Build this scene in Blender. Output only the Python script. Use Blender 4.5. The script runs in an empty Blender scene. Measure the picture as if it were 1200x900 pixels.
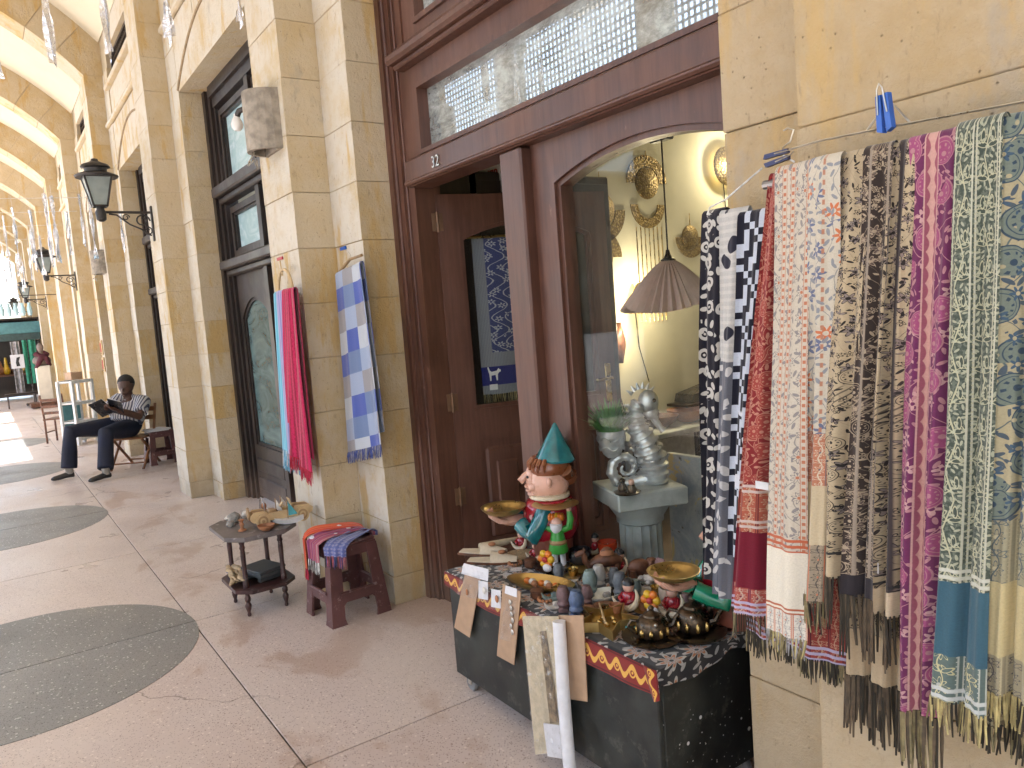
import bpy, bmesh, math, random
from mathutils import Matrix, Vector
from math import sin, cos, pi, sqrt, atan2, radians as RAD
random.seed(7)
SC = bpy.context.scene
COL = SC.collection
# ---------------------------------------------------------------- camera
YAW, PITCH, ROLL, FPX, EYE = 2.54235, -0.0942477, -0.076583, 899.8, 1.5
_f = Vector((cos(PITCH)*cos(YAW), cos(PITCH)*sin(YAW), sin(PITCH)))
_r = Vector((sin(YAW), -cos(YAW), 0)); _u = _r.cross(_f)
CR = cos(ROLL)*_r + sin(ROLL)*_u; CU = -sin(ROLL)*_r + cos(ROLL)*_u; CF = _f
camd = bpy.data.cameras.new('camera'); cam = bpy.data.objects.new('camera', camd); COL.objects.link(cam)
camd.sensor_width = 36.0; camd.lens = FPX/1200*36.0; camd.clip_start = 0.05; camd.clip_end = 900
cam.matrix_world = Matrix(((CR.x, CU.x, -CF.x, 0), (CR.y, CU.y, -CF.y, 0), (CR.z, CU.z, -CF.z, EYE), (0, 0, 0, 1)))
SC.camera = cam
# ---------------------------------------------------------------- sky and sun
SUN_EL, SUN_AZ = 62.0, -78.0      # direction towards the sun (degrees; azimuth from +x, counter-clockwise)
w = bpy.data.worlds.new('World'); SC.world = w; w.use_nodes = True
wn = w.node_tree; bg = wn.nodes['Background']
sky = wn.nodes.new('ShaderNodeTexSky'); sky.sky_type = 'NISHITA'; sky.sun_disc = False
sky.sun_elevation = RAD(SUN_EL); sky.sun_rotation = RAD(90 - SUN_AZ); sky.dust_density = 2.0; sky.air_density = 1.0; sky.ozone_density = 1.0
wn.links.new(sky.outputs[0], bg.inputs[0]); bg.inputs[1].default_value = 0.15
sd = bpy.data.lights.new('sun', 'SUN'); sd.energy = 3.8; sd.angle = RAD(0.53); sd.color = (1, .975, .94)
so = bpy.data.objects.new('sun', sd); COL.objects.link(so); so.location = (-10, -30, 30)
sv = Vector((cos(RAD(SUN_EL))*cos(RAD(SUN_AZ)), cos(RAD(SUN_EL))*sin(RAD(SUN_AZ)), sin(RAD(SUN_EL))))
so.rotation_euler = sv.to_track_quat('Z', 'Y').to_euler()
SC.view_settings.view_transform = 'Standard'; SC.view_settings.look = 'None'; SC.view_settings.gamma = 1
SC.view_settings.use_curve_mapping = False; SC.view_settings.exposure = 3.0
SC.render.engine = 'CYCLES'
try:
    SC.cycles.max_bounces = 10; SC.cycles.diffuse_bounces = 6; SC.cycles.transparent_max_bounces = 16
    SC.cycles.sample_clamp_indirect = 8
except Exception: pass
# photograph pixel (1200x900) -> point of a known plane of the place
def ray(x, y): return CR*((x-600)/FPX) + CU*((450-y)/FPX) + CF
def aty(x, y, Y): d = ray(x, y); t = Y/d.y; return Vector((0, 0, EYE)) + d*t
def atz(x, y, Z): d = ray(x, y); t = (Z-EYE)/d.z; return Vector((0, 0, EYE)) + d*t
def atx(x, y, X): d = ray(x, y); t = X/d.x; return Vector((0, 0, EYE)) + d*t
# ---------------------------------------------------------------- mesh helpers
class MB:
    def __init__(s): s.v = []; s.f = []; s.uv = None
    def add(s, vs, fs):
        o = len(s.v); s.v += [tuple(p) for p in vs]; s.f += [tuple(i+o for i in q) for q in fs]; return s
    def box(s, x0, x1, y0, y1, z0, z1):
        return s.add([(x0,y0,z0),(x1,y0,z0),(x1,y1,z0),(x0,y1,z0),(x0,y0,z1),(x1,y0,z1),(x1,y1,z1),(x0,y1,z1)],
                     [(0,3,2,1),(4,5,6,7),(0,1,5,4),(1,2,6,5),(2,3,7,6),(3,0,4,7)])
    def obox(s, c, d, m=None):
        b = MB().box(-d[0]/2, d[0]/2, -d[1]/2, d[1]/2, -d[2]/2, d[2]/2); c = Vector(c)
        return s.add([(m @ Vector(p) if m else Vector(p)) + c for p in b.v], b.f)
    def cbox(s, c, d, b=.005, m=None):           # box with chamfered edges
        bm = bmesh.new(); bmesh.ops.create_cube(bm, size=1)
        for v in bm.verts: v.co = Vector((v.co.x*d[0], v.co.y*d[1], v.co.z*d[2]))
        bmesh.ops.bevel(bm, geom=list(bm.edges), offset=b, segments=1, affect='EDGES')
        return s.bm(bm, c, m)
    def bm(s, bm, c=(0, 0, 0), m=None):
        c = Vector(c); bm.verts.index_update()
        vs = [(m @ v.co if m else v.co) + c for v in bm.verts]; fs = [[v.index for v in f.verts] for f in bm.faces]; bm.free()
        return s.add(vs, fs)
    def tube(s, path, r, n=8, cap=True, flat=None):
        path = [Vector(p) for p in path]; k = len(path); rs = r if isinstance(r, (list, tuple)) else [r]*k
        vs = []; fs = []; ref = None
        for i, p in enumerate(path):
            t = (path[min(i+1, k-1)] - path[max(i-1, 0)])
            t = t.normalized() if t.length > 1e-9 else Vector((0, 0, 1))
            if ref is None: ref = Vector((0, 0, 1)) if abs(t.z) < .9 else Vector((1, 0, 0))
            a = t.cross(ref); a = a.normalized() if a.length > 1e-6 else t.orthogonal().normalized()
            b = t.cross(a).normalized(); ref = a.cross(t)
            for j in range(n):
                q = 2*pi*j/n; fl = flat if flat else 1
                vs.append(p + a*(rs[i]*cos(q)) + b*(rs[i]*fl*sin(q)))
        for i in range(k-1):
            for j in range(n): fs.append((i*n+j, i*n+(j+1) % n, (i+1)*n+(j+1) % n, (i+1)*n+j))
        if cap: fs.append(tuple(range(n-1, -1, -1))); fs.append(tuple((k-1)*n+j for j in range(n)))
        return s.add(vs, fs)
    def lathe(s, prof, n=16, c=(0, 0, 0), m=None, cap=True):
        vs = []; fs = []; c = Vector(c)
        for r, z in prof:
            for j in range(n):
                q = 2*pi*j/n; p = Vector((r*cos(q), r*sin(q), z)); vs.append((m @ p if m else p) + c)
        k = len(prof)
        for i in range(k-1):
            for j in range(n): fs.append((i*n+j, i*n+(j+1) % n, (i+1)*n+(j+1) % n, (i+1)*n+j))
        if cap:
            if prof[0][0] > 1e-5: fs.append(tuple(range(n-1, -1, -1)))
            if prof[-1][0] > 1e-5: fs.append(tuple((k-1)*n+j for j in range(n)))
        return s.add(vs, fs)
    def ell(s, c, r, n=12, k=8, m=None):
        if not isinstance(r, (tuple, list)): r = (r, r, r)
        vs = []; fs = []; c = Vector(c)
        for i in range(k+1):
            a = -pi/2 + pi*i/k; rr = max(cos(a), 1e-4)
            for j in range(n):
                q = 2*pi*j/n; p = Vector((r[0]*rr*cos(q), r[1]*rr*sin(q), r[2]*sin(a))); vs.append((m @ p if m else p) + c)
        for i in range(k):
            for j in range(n): fs.append((i*n+j, i*n+(j+1) % n, (i+1)*n+(j+1) % n, (i+1)*n+j))
        return s.add(vs, fs)
    def prism(s, poly, d0, d1, ax='z'):
        n = len(poly)
        def P(a, b, d): return {'z': (a, b, d), 'y': (a, d, b), 'x': (d, a, b)}[ax]
        vs = [P(a, b, d0) for a, b in poly] + [P(a, b, d1) for a, b in poly]
        fs = [tuple(range(n-1, -1, -1)), tuple(range(n, 2*n))] + [(i, (i+1) % n, n+(i+1) % n, n+i) for i in range(n)]
        return s.add(vs, fs)
    def ring(s, outer, inner, d0, d1, ax='y'):     # frame between two outlines of equal point count
        n = len(outer)
        def P(a, b, d): return {'z': (a, b, d), 'y': (a, d, b), 'x': (d, a, b)}[ax]
        vs = [P(*q, d0) for q in outer] + [P(*q, d0) for q in inner] + [P(*q, d1) for q in outer] + [P(*q, d1) for q in inner]
        fs = []
        for i in range(n):
            j = (i+1) % n
            fs += [(i, j, n+j, n+i), (2*n+i, 3*n+i, 3*n+j, 2*n+j), (i, 2*n+i, 2*n+j, j), (n+i, n+j, 3*n+j, 3*n+i)]
        return s.add(vs, fs)
    def xf(s, m): s.v = [tuple(m @ Vector(p)) for p in s.v]; return s
    def mesh(s, name, mat=None, smooth=False, sharp=40):
        me = bpy.data.meshes.new(name); me.from_pydata(s.v, [], s.f)
        bm = bmesh.new(); bm.from_mesh(me); bmesh.ops.recalc_face_normals(bm, faces=bm.faces)
        if smooth:
            for e in bm.edges:
                e.smooth = len(e.link_faces) == 2 and e.calc_face_angle(0) < RAD(sharp)
            for f in bm.faces: f.smooth = True
        bm.to_mesh(me); bm.free()
        if mat: me.materials.append(mat)
        return me
    def build(s, name, mat, parent=None, smooth=False, loc=None, rot=None, sharp=40):
        return link(name, s.mesh(name, mat, smooth, sharp), parent, loc, rot)
def link(name, me, parent=None, loc=None, rot=None):
    o = bpy.data.objects.new(name, me); COL.objects.link(o)
    if parent: o.parent = parent
    if loc is not None: o.location = loc
    if rot is not None: o.rotation_euler = rot
    return o
def tag(o, label=None, cat=None, group=None, kind=None):
    if label: o['label'] = label
    if cat: o['category'] = cat
    if group: o['group'] = group
    if kind: o['kind'] = kind
    return o
def thing(name, label, cat, loc=(0, 0, 0), rz=0, group=None):
    o = bpy.data.objects.new(name, None); COL.objects.link(o); o.location = loc; o.rotation_euler = (0, 0, rz)
    o.empty_display_size = .05
    return tag(o, label, cat, group)
def RZ(a): return Matrix.Rotation(a, 3, 'Z')
def RX(a): return Matrix.Rotation(a, 3, 'X')
def RY(a): return Matrix.Rotation(a, 3, 'Y')
def copy_tree(o, parent=None, label=None, loc=None, rz=None):
    c = o.copy(); COL.objects.link(c)
    if parent: c.parent = parent
    if label: c['label'] = label
    if loc is not None: c.location = loc
    if rz is not None: c.rotation_euler = (0, 0, rz)
    for ch in list(o.children): copy_tree(ch, c)
    return c
# ---------------------------------------------------------------- node helpers: expressions become nodes
class T:
    cur = None
def nd(t): return T.cur.nodes.new(t)
def lk(a, b): T.cur.links.new(a, b)
def put(sock, v):
    if isinstance(v, X): lk(v.s, sock)
    elif isinstance(v, bpy.types.NodeSocket): lk(v, sock)
    else:
        if isinstance(v, tuple) and len(v) == 3 and sock.type == 'RGBA': v = (*v, 1)
        sock.default_value = v
def mth(op, *a):
    n = nd('ShaderNodeMath'); n.operation = op
    for i, v in enumerate(a): put(n.inputs[i], v)
    return X(n.outputs[0])
class X:
    def __init__(s, k): s.s = k
    def __add__(a, b): return mth('ADD', a, b)
    __radd__ = __add__
    def __sub__(a, b): return mth('SUBTRACT', a, b)
    def __rsub__(a, b): return mth('SUBTRACT', b, a)
    def __mul__(a, b): return mth('MULTIPLY', a, b)
    __rmul__ = __mul__
    def __truediv__(a, b): return mth('DIVIDE', a, b)
    def __rtruediv__(a, b): return mth('DIVIDE', b, a)
    def __neg__(a): return mth('MULTIPLY', a, -1)
    def __lt__(a, b): return mth('LESS_THAN', a, b)
    def __gt__(a, b): return mth('GREATER_THAN', a, b)
def xsin(a): return mth('SINE', a)
def xcos(a): return mth('COSINE', a)
def xabs(a): return mth('ABSOLUTE', a)
def xfr(a): return mth('FRACT', a)
def xfl(a): return mth('FLOOR', a)
def xmin(a, b): return mth('MINIMUM', a, b)
def xmax(a, b): return mth('MAXIMUM', a, b)
def xsq(a): return mth('SQRT', a)
def xat(a, b): return mth('ARCTAN2', a, b)
def inv(a): return 1 - a
def ss(a, e0, e1):                                  # smooth step
    n = nd('ShaderNodeMapRange'); n.interpolation_type = 'SMOOTHSTEP'
    put(n.inputs[0], a); put(n.inputs[1], e0); put(n.inputs[2], e1); put(n.inputs[3], 0.0); put(n.inputs[4], 1.0)
    return X(n.outputs[0])
def mix(f, a, b):
    n = nd('ShaderNodeMix'); n.data_type = 'RGBA'; put(n.inputs[0], f); put(n.inputs[6], a); put(n.inputs[7], b); return X(n.outputs[2])
def vec(x, y, z=0.0):
    n = nd('ShaderNodeCombineXYZ'); put(n.inputs[0], x); put(n.inputs[1], y); put(n.inputs[2], z); return X(n.outputs[0])
def sep(v):
    n = nd('ShaderNodeSeparateXYZ'); put(n.inputs[0], v); return X(n.outputs[0]), X(n.outputs[1]), X(n.outputs[2])
def noise(v, sc, det=3.0, rough=.55, dist=0.0, col=False):
    n = nd('ShaderNodeTexNoise'); put(n.inputs['Vector'], v); n.inputs['Scale'].default_value = sc
    n.inputs['Detail'].default_value = det; n.inputs['Roughness'].default_value = rough; n.inputs['Distortion'].default_value = dist
    return X(n.outputs[1 if col else 0])
def voro(v, sc, feat='F1', rnd=1.0):
    n = nd('ShaderNodeTexVoronoi'); n.feature = feat; put(n.inputs['Vector'], v); n.inputs['Scale'].default_value = sc
    n.inputs['Randomness'].default_value = rnd
    return n
def vmul(v, a):
    n = nd('ShaderNodeVectorMath'); n.operation = 'MULTIPLY'; put(n.inputs[0], v); n.inputs[1].default_value = a; return X(n.outputs[0])
def wpos(): return X(nd('ShaderNodeNewGeometry').outputs['Position'])
def opos(): return X(nd('ShaderNodeTexCoord').outputs['Object'])
def uvpos(): return X(nd('ShaderNodeTexCoord').outputs['UV'])
def orand(): return X(nd('ShaderNodeObjectInfo').outputs['Random'])
def bump(h, st=.3, d=.01, base=None):
    n = nd('ShaderNodeBump'); n.inputs['Strength'].default_value = st; n.inputs['Distance'].default_value = d
    put(n.inputs['Height'], h)
    if base: put(n.inputs['Normal'], base)
    return X(n.outputs[0])
MATS = {}
def schlick(f0=.04):                                # mirror share of a thin pane, same from both sides
    n = nd('ShaderNodeLayerWeight'); n.inputs[0].default_value = .5
    return mth('POWER', X(n.outputs['Facing']), 5.0)*(1-f0) + f0
def material(name, fn):
    if name in MATS: return MATS[name]
    m = bpy.data.materials.new(name); m.use_nodes = True; T.cur = m.node_tree
    b = m.node_tree.nodes['Principled BSDF']; fn(b); MATS[name] = m; return m
def setp(b, col=None, rough=None, metal=None, norm=None, spec=None, **k):
    if col is not None: put(b.inputs['Base Color'], col)
    if rough is not None: put(b.inputs['Roughness'], rough)
    if metal is not None: put(b.inputs['Metallic'], metal)
    if norm is not None: put(b.inputs['Normal'], norm)
    if spec is not None: put(b.inputs['Specular IOR Level'], spec)
    for a, v in k.items(): put(b.inputs[a.replace('_', ' ')], v)
def plain(name, col, rough=.6, metal=0.0, var=.25, sc=14, bmp=.0, spec=.5, wear=None, coat=0):
    def fn(b):
        p = opos(); n = noise(p, sc, 4)
        dark = tuple(c*(1-var) for c in col); lite = tuple(min(1, c*(1+var*.8)) for c in col)
        c = mix(ss(n, .3, .7), dark, lite)
        if wear: c = mix(ss(noise(p, sc*2.3, 5, .7), .58, .68), c, wear)
        setp(b, c, ss(n, .2, .9)*.2 + (rough-.1), metal, spec=spec)
        if bmp: setp(b, norm=bump(noise(p, sc*3, 4), bmp, .004))
        if coat: b.inputs['Coat Weight'].default_value = coat; b.inputs['Coat Roughness'].default_value = .08
    return material(name, fn)
# ================================================================ materials of the place
def _stone_of(ca, cb, cc, wash, pale):
    def fn(b):
        p = wpos(); r = orand(); n1 = noise(p, 1.7, 4, .6); n2 = noise(p, 7, 5, .65); n3 = noise(vmul(p, (1, 1, .35)), 42, 4, .7)
        base = mix(ss(n1 + r*.40, .45, 1.0), ca, cb)
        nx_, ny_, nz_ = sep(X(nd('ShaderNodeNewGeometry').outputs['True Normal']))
        base = mix(ss(-ny_, .5, .9)*ss(n2 + n1, .75, 1.15)*pale, base, (.60, .575, .52))       # daylit paleness painted on the street-facing faces, with lime bloom
        base = mix(ss(n2, .34, .74)*.5, base, cc)
        base = mix(ss(noise(vmul(p, (2.2, 2.2, .45)), 2.4, 5, .68) + r*.10, .60, .70)*wash, base, (.50, .335, .125))   # ochre wash run down the stone
        base = mix(ss(noise(vmul(p, (1.4, 1.4, .8)), 3.1, 5, .7), .62, .72)*.5, base, (.36, .32, .26))                    # grey weathering
        base = mix(ss(n3, .58, .72)*.5, base, (.25, .19, .12))
        pits = ss(X(voro(p, 46).outputs['Distance']), .0, .17); pm = ss(noise(p, 9, 3), .47, .62)
        base = mix((1 - pits)*pm*.8, base, (.14, .10, .06))
        x_, y_, z_ = sep(p)
        dirt = (1 - ss(z_ + n2*.5, .25, .62))*.55
        base = mix(dirt*ss(n1, .35, .6), base, (.28, .23, .17))
        h = noise(p, 30, 6, .7)*.9 + n2*.9 + noise(p, 160, 3, .7)*.25 - (1-pits)*pm*.7
        setp(b, base, .88, norm=bump(h, .7, .014), spec=.25)
    return fn
def _mortar(b):
    n = noise(wpos(), 40, 4); setp(b, mix(n, (.40, .33, .23), (.52, .44, .32)), .95, norm=bump(n, .4, .01), spec=.1)
def _plaster(b):
    n = noise(wpos(), 2.2, 5, .6); setp(b, mix(n, (.60, .53, .39), (.67, .61, .48)), .9, norm=bump(noise(wpos(), 30, 4), .15, .006), spec=.2)
def _terr(base_a, base_b, chip1, chip2, stain):
    def fn(b):
        p = wpos(); r = orand()
        v = voro(p, 75); d = X(v.outputs['Distance']); cc = X(v.outputs['Color']); cr, cg, cb = sep(cc)
        v2 = voro(p, 190); d2 = X(v2.outputs['Distance']); c2r, c2g, c2b = sep(X(v2.outputs['Color']))
        n = noise(p, 1.1, 4); f = noise(p, 300, 2)
        c = mix(ss(n + r*.3, .35, .85), base_a, base_b)
        c = mix(ss(f, .3, .7)*.22, c, chip1)
        c = mix((c2r > .80)*(1 - ss(d2, .34, .5))*.8, c, chip2)
        c = mix((cr > .86)*(1 - ss(d, .28, .42))*.9, c, chip1)
        c = mix((cg > .90)*(1 - ss(d, .22, .36))*.75, c, chip2)
        rough = .46
        if stain:
            x_, y_, z_ = sep(p)
            nz = noise(vmul(p, (1, 1.5, 1)), 1.25, 6, .62, .4)
            near = ss(y_, .45, 1.1)*.10
            st = ss(nz + near, .60, .68)
            c = mix(st*.45, c, (.33, .20, .12))
            dust = ss(noise(vmul(p, (.8, 1.4, 1)), .9, 5, .65), .47, .75)
            c = mix(dust*.5, c, (.60, .53, .47))
            crack = X(voro(vec(x_ + noise(p, 4, 3)*.35, y_ + noise(p, 5, 3)*.3), .62, 'DISTANCE_TO_EDGE').outputs['Distance'])
            c = mix((1 - ss(crack, .0, .006))*ss(noise(p, .7, 2), .55, .62)*.7, c, (.10, .07, .05))
            rr = ss(noise(p, 2, 4), .3, .8)*.22 + .27
            setp(b, rough=rr)
        else: setp(b, rough=ss(noise(p, 2, 4), .3, .8)*.2 + .34)
        setp(b, c, norm=bump(f*.5 + noise(p, 3, 3)*.2, .06, .004), spec=.4)
    return fn
def _wood(ca, cb, gloss):
    def fn(b):
        p = opos(); g = noise(vmul(p, (38, 38, 3.2)), 1, 4, .6); n = noise(p, 3, 4, .6)
        c = mix(ss(g*.6 + n*.5, .35, .75), ca, cb)
        worn = ss(noise(vmul(p, (9, 9, 2)), 1.4, 6, .75), .64, .70)
        c = mix(worn*.5, c, tuple(min(1, q*2.3+.05) for q in cb))
        x_, y_, z_ = sep(wpos())
        c = mix((1 - ss(z_ + n*.4, .2, .55))*.5, c, (.19, .13, .10))
        setp(b, c, ss(n, .3, .7)*.2 + gloss, norm=bump(g, .16, .004), spec=.5)
    return fn
def _glass(tint, fres_add, rough, haze):
    def fn(b):
        nt = T.cur; out = nt.nodes['Material Output']
        tr = nd('ShaderNodeBsdfTransparent'); tr.inputs[0].default_value = (*tint, 1)
        gl = nd('ShaderNodeBsdfGlossy'); gl.inputs['Roughness'].default_value = rough
        df = nd('ShaderNodeBsdfDiffuse'); df.inputs[0].default_value = (.55, .6, .58, 1)
        m1 = nd('ShaderNodeMixShader'); m2 = nd('ShaderNodeMixShader')
        sm = ss(noise(vmul(opos(), (2.2, 1, 5)), 2.2, 7, .75, .25), .35, .85)*haze + haze*haze*.32
        put(m1.inputs[0], schlick(fres_add)); lk(tr.outputs[0], m1.inputs[1]); lk(gl.outputs[0], m1.inputs[2])
        put(m2.inputs[0], sm); lk(m1.outputs[0], m2.inputs[1]); lk(df.outputs[0], m2.inputs[2]); lk(m2.outputs[0], out.inputs[0])
    return fn
M = {}
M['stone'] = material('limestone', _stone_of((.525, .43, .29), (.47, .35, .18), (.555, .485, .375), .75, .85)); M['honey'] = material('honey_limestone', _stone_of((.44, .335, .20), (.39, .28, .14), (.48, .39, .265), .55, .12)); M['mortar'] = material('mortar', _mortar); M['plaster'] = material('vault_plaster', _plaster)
M['terrazzo'] = material('pink_terrazzo', _terr((.49, .40, .36), (.55, .475, .435), (.70, .62, .55), (.17, .115, .09), True))
M['darkterrazzo'] = material('grey_terrazzo', _terr((.135, .135, .13), (.185, .185, .18), (.52, .53, .50), (.04, .04, .04), False))
M['grout'] = plain('dark_grout', (.10, .08, .07), .9)
M['door'] = material('red_brown_door_wood', _wood((.068, .028, .018), (.125, .055, .036), .32))
M['dkwood'] = material('dark_brown_window_wood', _wood((.012, .008, .007), (.030, .018, .014), .32))
M['glass'] = material('clear_glass', _glass((.97, .985, .97), .012, .01, .02))
M['transom'] = material('dusty_transom_glass', _glass((.30, .34, .34), .50, .012, .85))
def _pane(b):
    p = opos(); n = noise(vmul(p, (1, 1, 2.2)), 3.2, 5, .65, 1.2)
    setp(b, mix(ss(n, .35, .75), (.36, .52, .55), (.58, .72, .76)), .09, norm=bump(noise(p, 5, 2), .03, .01), spec=.8)  # paper behind and sky reflection both painted into the pale blue
M['pane'] = material('papered_sky_pane', _pane)
def _panelow(b):
    p = opos(); n = noise(vmul(p, (1, 1, 2.2)), 2.2, 5, .65, 1.2)
    setp(b, mix(ss(n, .35, .75), (.07, .115, .115), (.17, .25, .25)), .07, norm=bump(noise(p, 5, 2), .03, .01), spec=.8)
M['panelow'] = material('teal_door_pane', _panelow)
M['iron'] = plain('dark_lamp_iron', (.055, .05, .048), .5, .6, .3, 20, .1)
M['street'] = plain('pale_street_paving', (.36, .36, .355), .9, var=.15, sc=2)
M['cream'] = plain('cream_house_paint', (.60, .56, .47), .9, var=.12, sc=3)
# ================================================================ ground, floor
P0, P1, P2 = 1.437, 1.645, 1.90
PER = 3.49
def pil(k): return (-.99 - PER*k, -.52 - PER*k)             # P0 face of pilaster k
def opn(k): return (-3.65 - PER*k, -1.35 - PER*k)           # opening of bay k
tag(MB().box(-420, 420, -420, 420, -.4, -.17).build('ground', M['street']), kind='structure')
fl = tag(MB().box(-42, 24, -4.7, 5.4, -.17, -.006).build('floor', M['grout']), kind='structure')
jx = [-4.25 + 1.72*i for i in range(16, -10, -1)]
yb = [(-4.68, -2.31), (-2.31, -.78), (-.78, .75), (.75, 1.98)]
for i in range(len(jx)-1):
    for a, bb in yb:
        x1, x0 = jx[i], jx[i+1]
        MB().cbox(((x0+x1)/2, (a+bb)/2, -.01), (x1-x0-.007, bb-a-.007, .02), .0015).build('floor_slab', M['terrazzo'], fl)
MB().cbox(((-42+jx[-1])/2, (1.98-4.68)/2, -.01), (jx[-1]+42-.01, 6.66, .02), .0015).build('floor_slab', M['terrazzo'], fl)
for k in range(-1, 4):
    cx = -4.25 - 3.44*k
    for sgn in (1, -1):
        pts = [(cx + sgn*(.004 + .778*sin(pi*i/32)), -.015 + .778*cos(pi*i/32)) for i in range(33)]
        MB().prism(pts, -.004, .0022).build('inlay_half_disc', M['darkterrazzo'], fl)
# ================================================================ the arcade building
bld = thing('arcade_building', 'cream limestone arcade building with pilasters, arched ribs and dark wood shop fronts', 'building')
COURSE = [0, .152] + [.152 + .294*i for i in range(1, 17)]
COURSE = [z for z in COURSE if z < 4.75] + [4.82]
rnd = random.Random(3)
def stone_block(x0, x1, y0, y1, z0, z1, parent, acc=None, mt=None):
    g = .0011; d = rnd.uniform(-.003, .003)
    c = ((x0+x1)/2, (y0+y1)/2 + d, (z0+z1)/2); s = (x1-x0-g*.5, y1-y0, z1-z0-g*2)
    if acc is not None: acc.cbox(c, s, .0024)
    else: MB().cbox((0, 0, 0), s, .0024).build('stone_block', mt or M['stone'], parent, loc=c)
for k in range(-6, 11):
    a, b2 = pil(k)
    core = MB().box(a+.012, b2-.012, P0+.014, 2.3, 0, 4.82).box(a-.348, a+.012, P1+.014, 2.3, 0, 5.26).box(b2-.012, b2+.348, P1+.014, 2.3, 0, 5.26)
    pc = core.build('pilaster', M['mortar'], bld)
    far = k > 5 or k < 0
    acc = MB() if far else None
    if k == 0:
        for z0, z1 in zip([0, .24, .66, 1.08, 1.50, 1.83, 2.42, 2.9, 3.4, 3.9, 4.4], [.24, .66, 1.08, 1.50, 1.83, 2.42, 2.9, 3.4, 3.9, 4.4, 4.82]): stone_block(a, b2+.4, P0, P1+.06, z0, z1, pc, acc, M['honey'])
    for z0, z1 in zip(COURSE[:-1], COURSE[1:]):
        if k != 0: stone_block(a, b2, P0, P1+.06, z0, z1, pc, acc)
        wl = .36
        if k <= 2 or z1 < 3.7:
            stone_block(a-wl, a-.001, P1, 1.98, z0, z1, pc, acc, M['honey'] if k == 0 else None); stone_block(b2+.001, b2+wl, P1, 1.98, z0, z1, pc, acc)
        elif acc is None:
            a2 = MB(); stone_block(a-wl, a-.001, P1, 1.98, z0, z1, pc, a2); stone_block(b2+.001, b2+wl, P1, 1.98, z0, z1, pc, a2)
            tag(a2.build('upper_stone', M['stone'], pc), kind='stuff')
        else:
            stone_block(a-wl, a-.001, P1, 1.98, z0, z1, pc, acc); stone_block(b2+.001, b2+wl, P1, 1.98, z0, z1, pc, acc)
    if acc is not None: tag(acc.build('far_stonework', M['stone'], pc), kind='stuff')
# transverse arches and the vault
OY0, OY1 = -4.56, -4.02
CY, CZ, R0, R1 = -1.29, 2.31, 3.70, 4.14
A0 = math.acos((P0-CY)/R0); A1 = pi*.56
def arcp(R, t): return (CY + R*cos(t), CZ + R*sin(t))
for k in range(-6, 11):
    a, b2 = pil(k)
    n = 10
    core = MB()
    # core as strips of quads, safe for the concave outline
    for i in range(40):
        t0 = A0 + (A1-A0)*i/40; t1 = A0 + (A1-A0)*(i+1)/40
        q = [arcp(R0+.012, t0), arcp(R1+.08, t0), arcp(R1+.08, t1), arcp(R0+.012, t1)]
        core.prism(q, a+.012, b2-.012, 'x')
    ye_, ze_ = arcp(R0, A1); core.box(a+.012, b2-.012, OY0+.06, ye_+.05, ze_+.012, 6.6)
    ar = core.build('rib_arch', M['mortar'], bld)
    acc = MB() if not (1 <= k <= 4) else None
    for i in range(n):
        t0 = A0 + (A1-A0)*i/n; t1 = A0 + (A1-A0)*(i+1)/n; e = .0012
        sub = 3; inn = [arcp(R0, t0+e+(t1-t0-2*e)*j/sub) for j in range(sub+1)]; out = [arcp(R1+.1, t1-e-(t1-t0-2*e)*j/sub) for j in range(sub+1)]
        mb = acc if acc is not None else MB()
        mb.prism(inn+out, a, b2, 'x')
        if acc is None: mb.build('voussoir', M['stone'], ar)
    if acc is not None: tag(acc.build('far_voussoirs', M['stone'], ar), kind='stuff')
    ye_, ze_ = arcp(R0, A1)
    MB().box(a+.002, b2-.002, OY0+.05, ye_-.004, ze_, 6.62).build('flat_rib', M['stone'], ar)
    # haunch between rib and wall
    MB().box(a+.005, b2-.005, P0+.004, P1+.1, 4.823, 5.5).build('haunch_stone', M['stone'], ar)
    a_n = pil(k+1)[1]
    v = MB()
    B0 = math.acos((P1-CY)/R1)
    for i in range(28):
        t0 = B0 + (pi*.62-B0)*i/28; t1 = B0 + (pi*.62-B0)*(i+1)/28
        v.prism([arcp(R1, t0), arcp(R1+.12, t0), arcp(R1+.12, t1), arcp(R1, t1)], a_n, a, 'x')
    ye, ze = arcp(R1, pi*.62)
    if k not in (3, 4, 5): v.box(a_n, a, OY0 + .03, ye, ze, ze+.12)  # unseen outer ceiling left out in far bays to admit sun
    v.build('vault', M['plaster'], bld, smooth=True, sharp=25)
MB().box(-41, 24, -2.3, 9, 6.75, 7.0).box(-11.46, 24, -4.8, -2.3, 6.751, 7.0).box(-41, -21.9, -4.8, -2.3, 6.751, 7.0).build('roof', M['cream'], bld)  # unseen gap made in the outer roof so sun reaches the far floor
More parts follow.
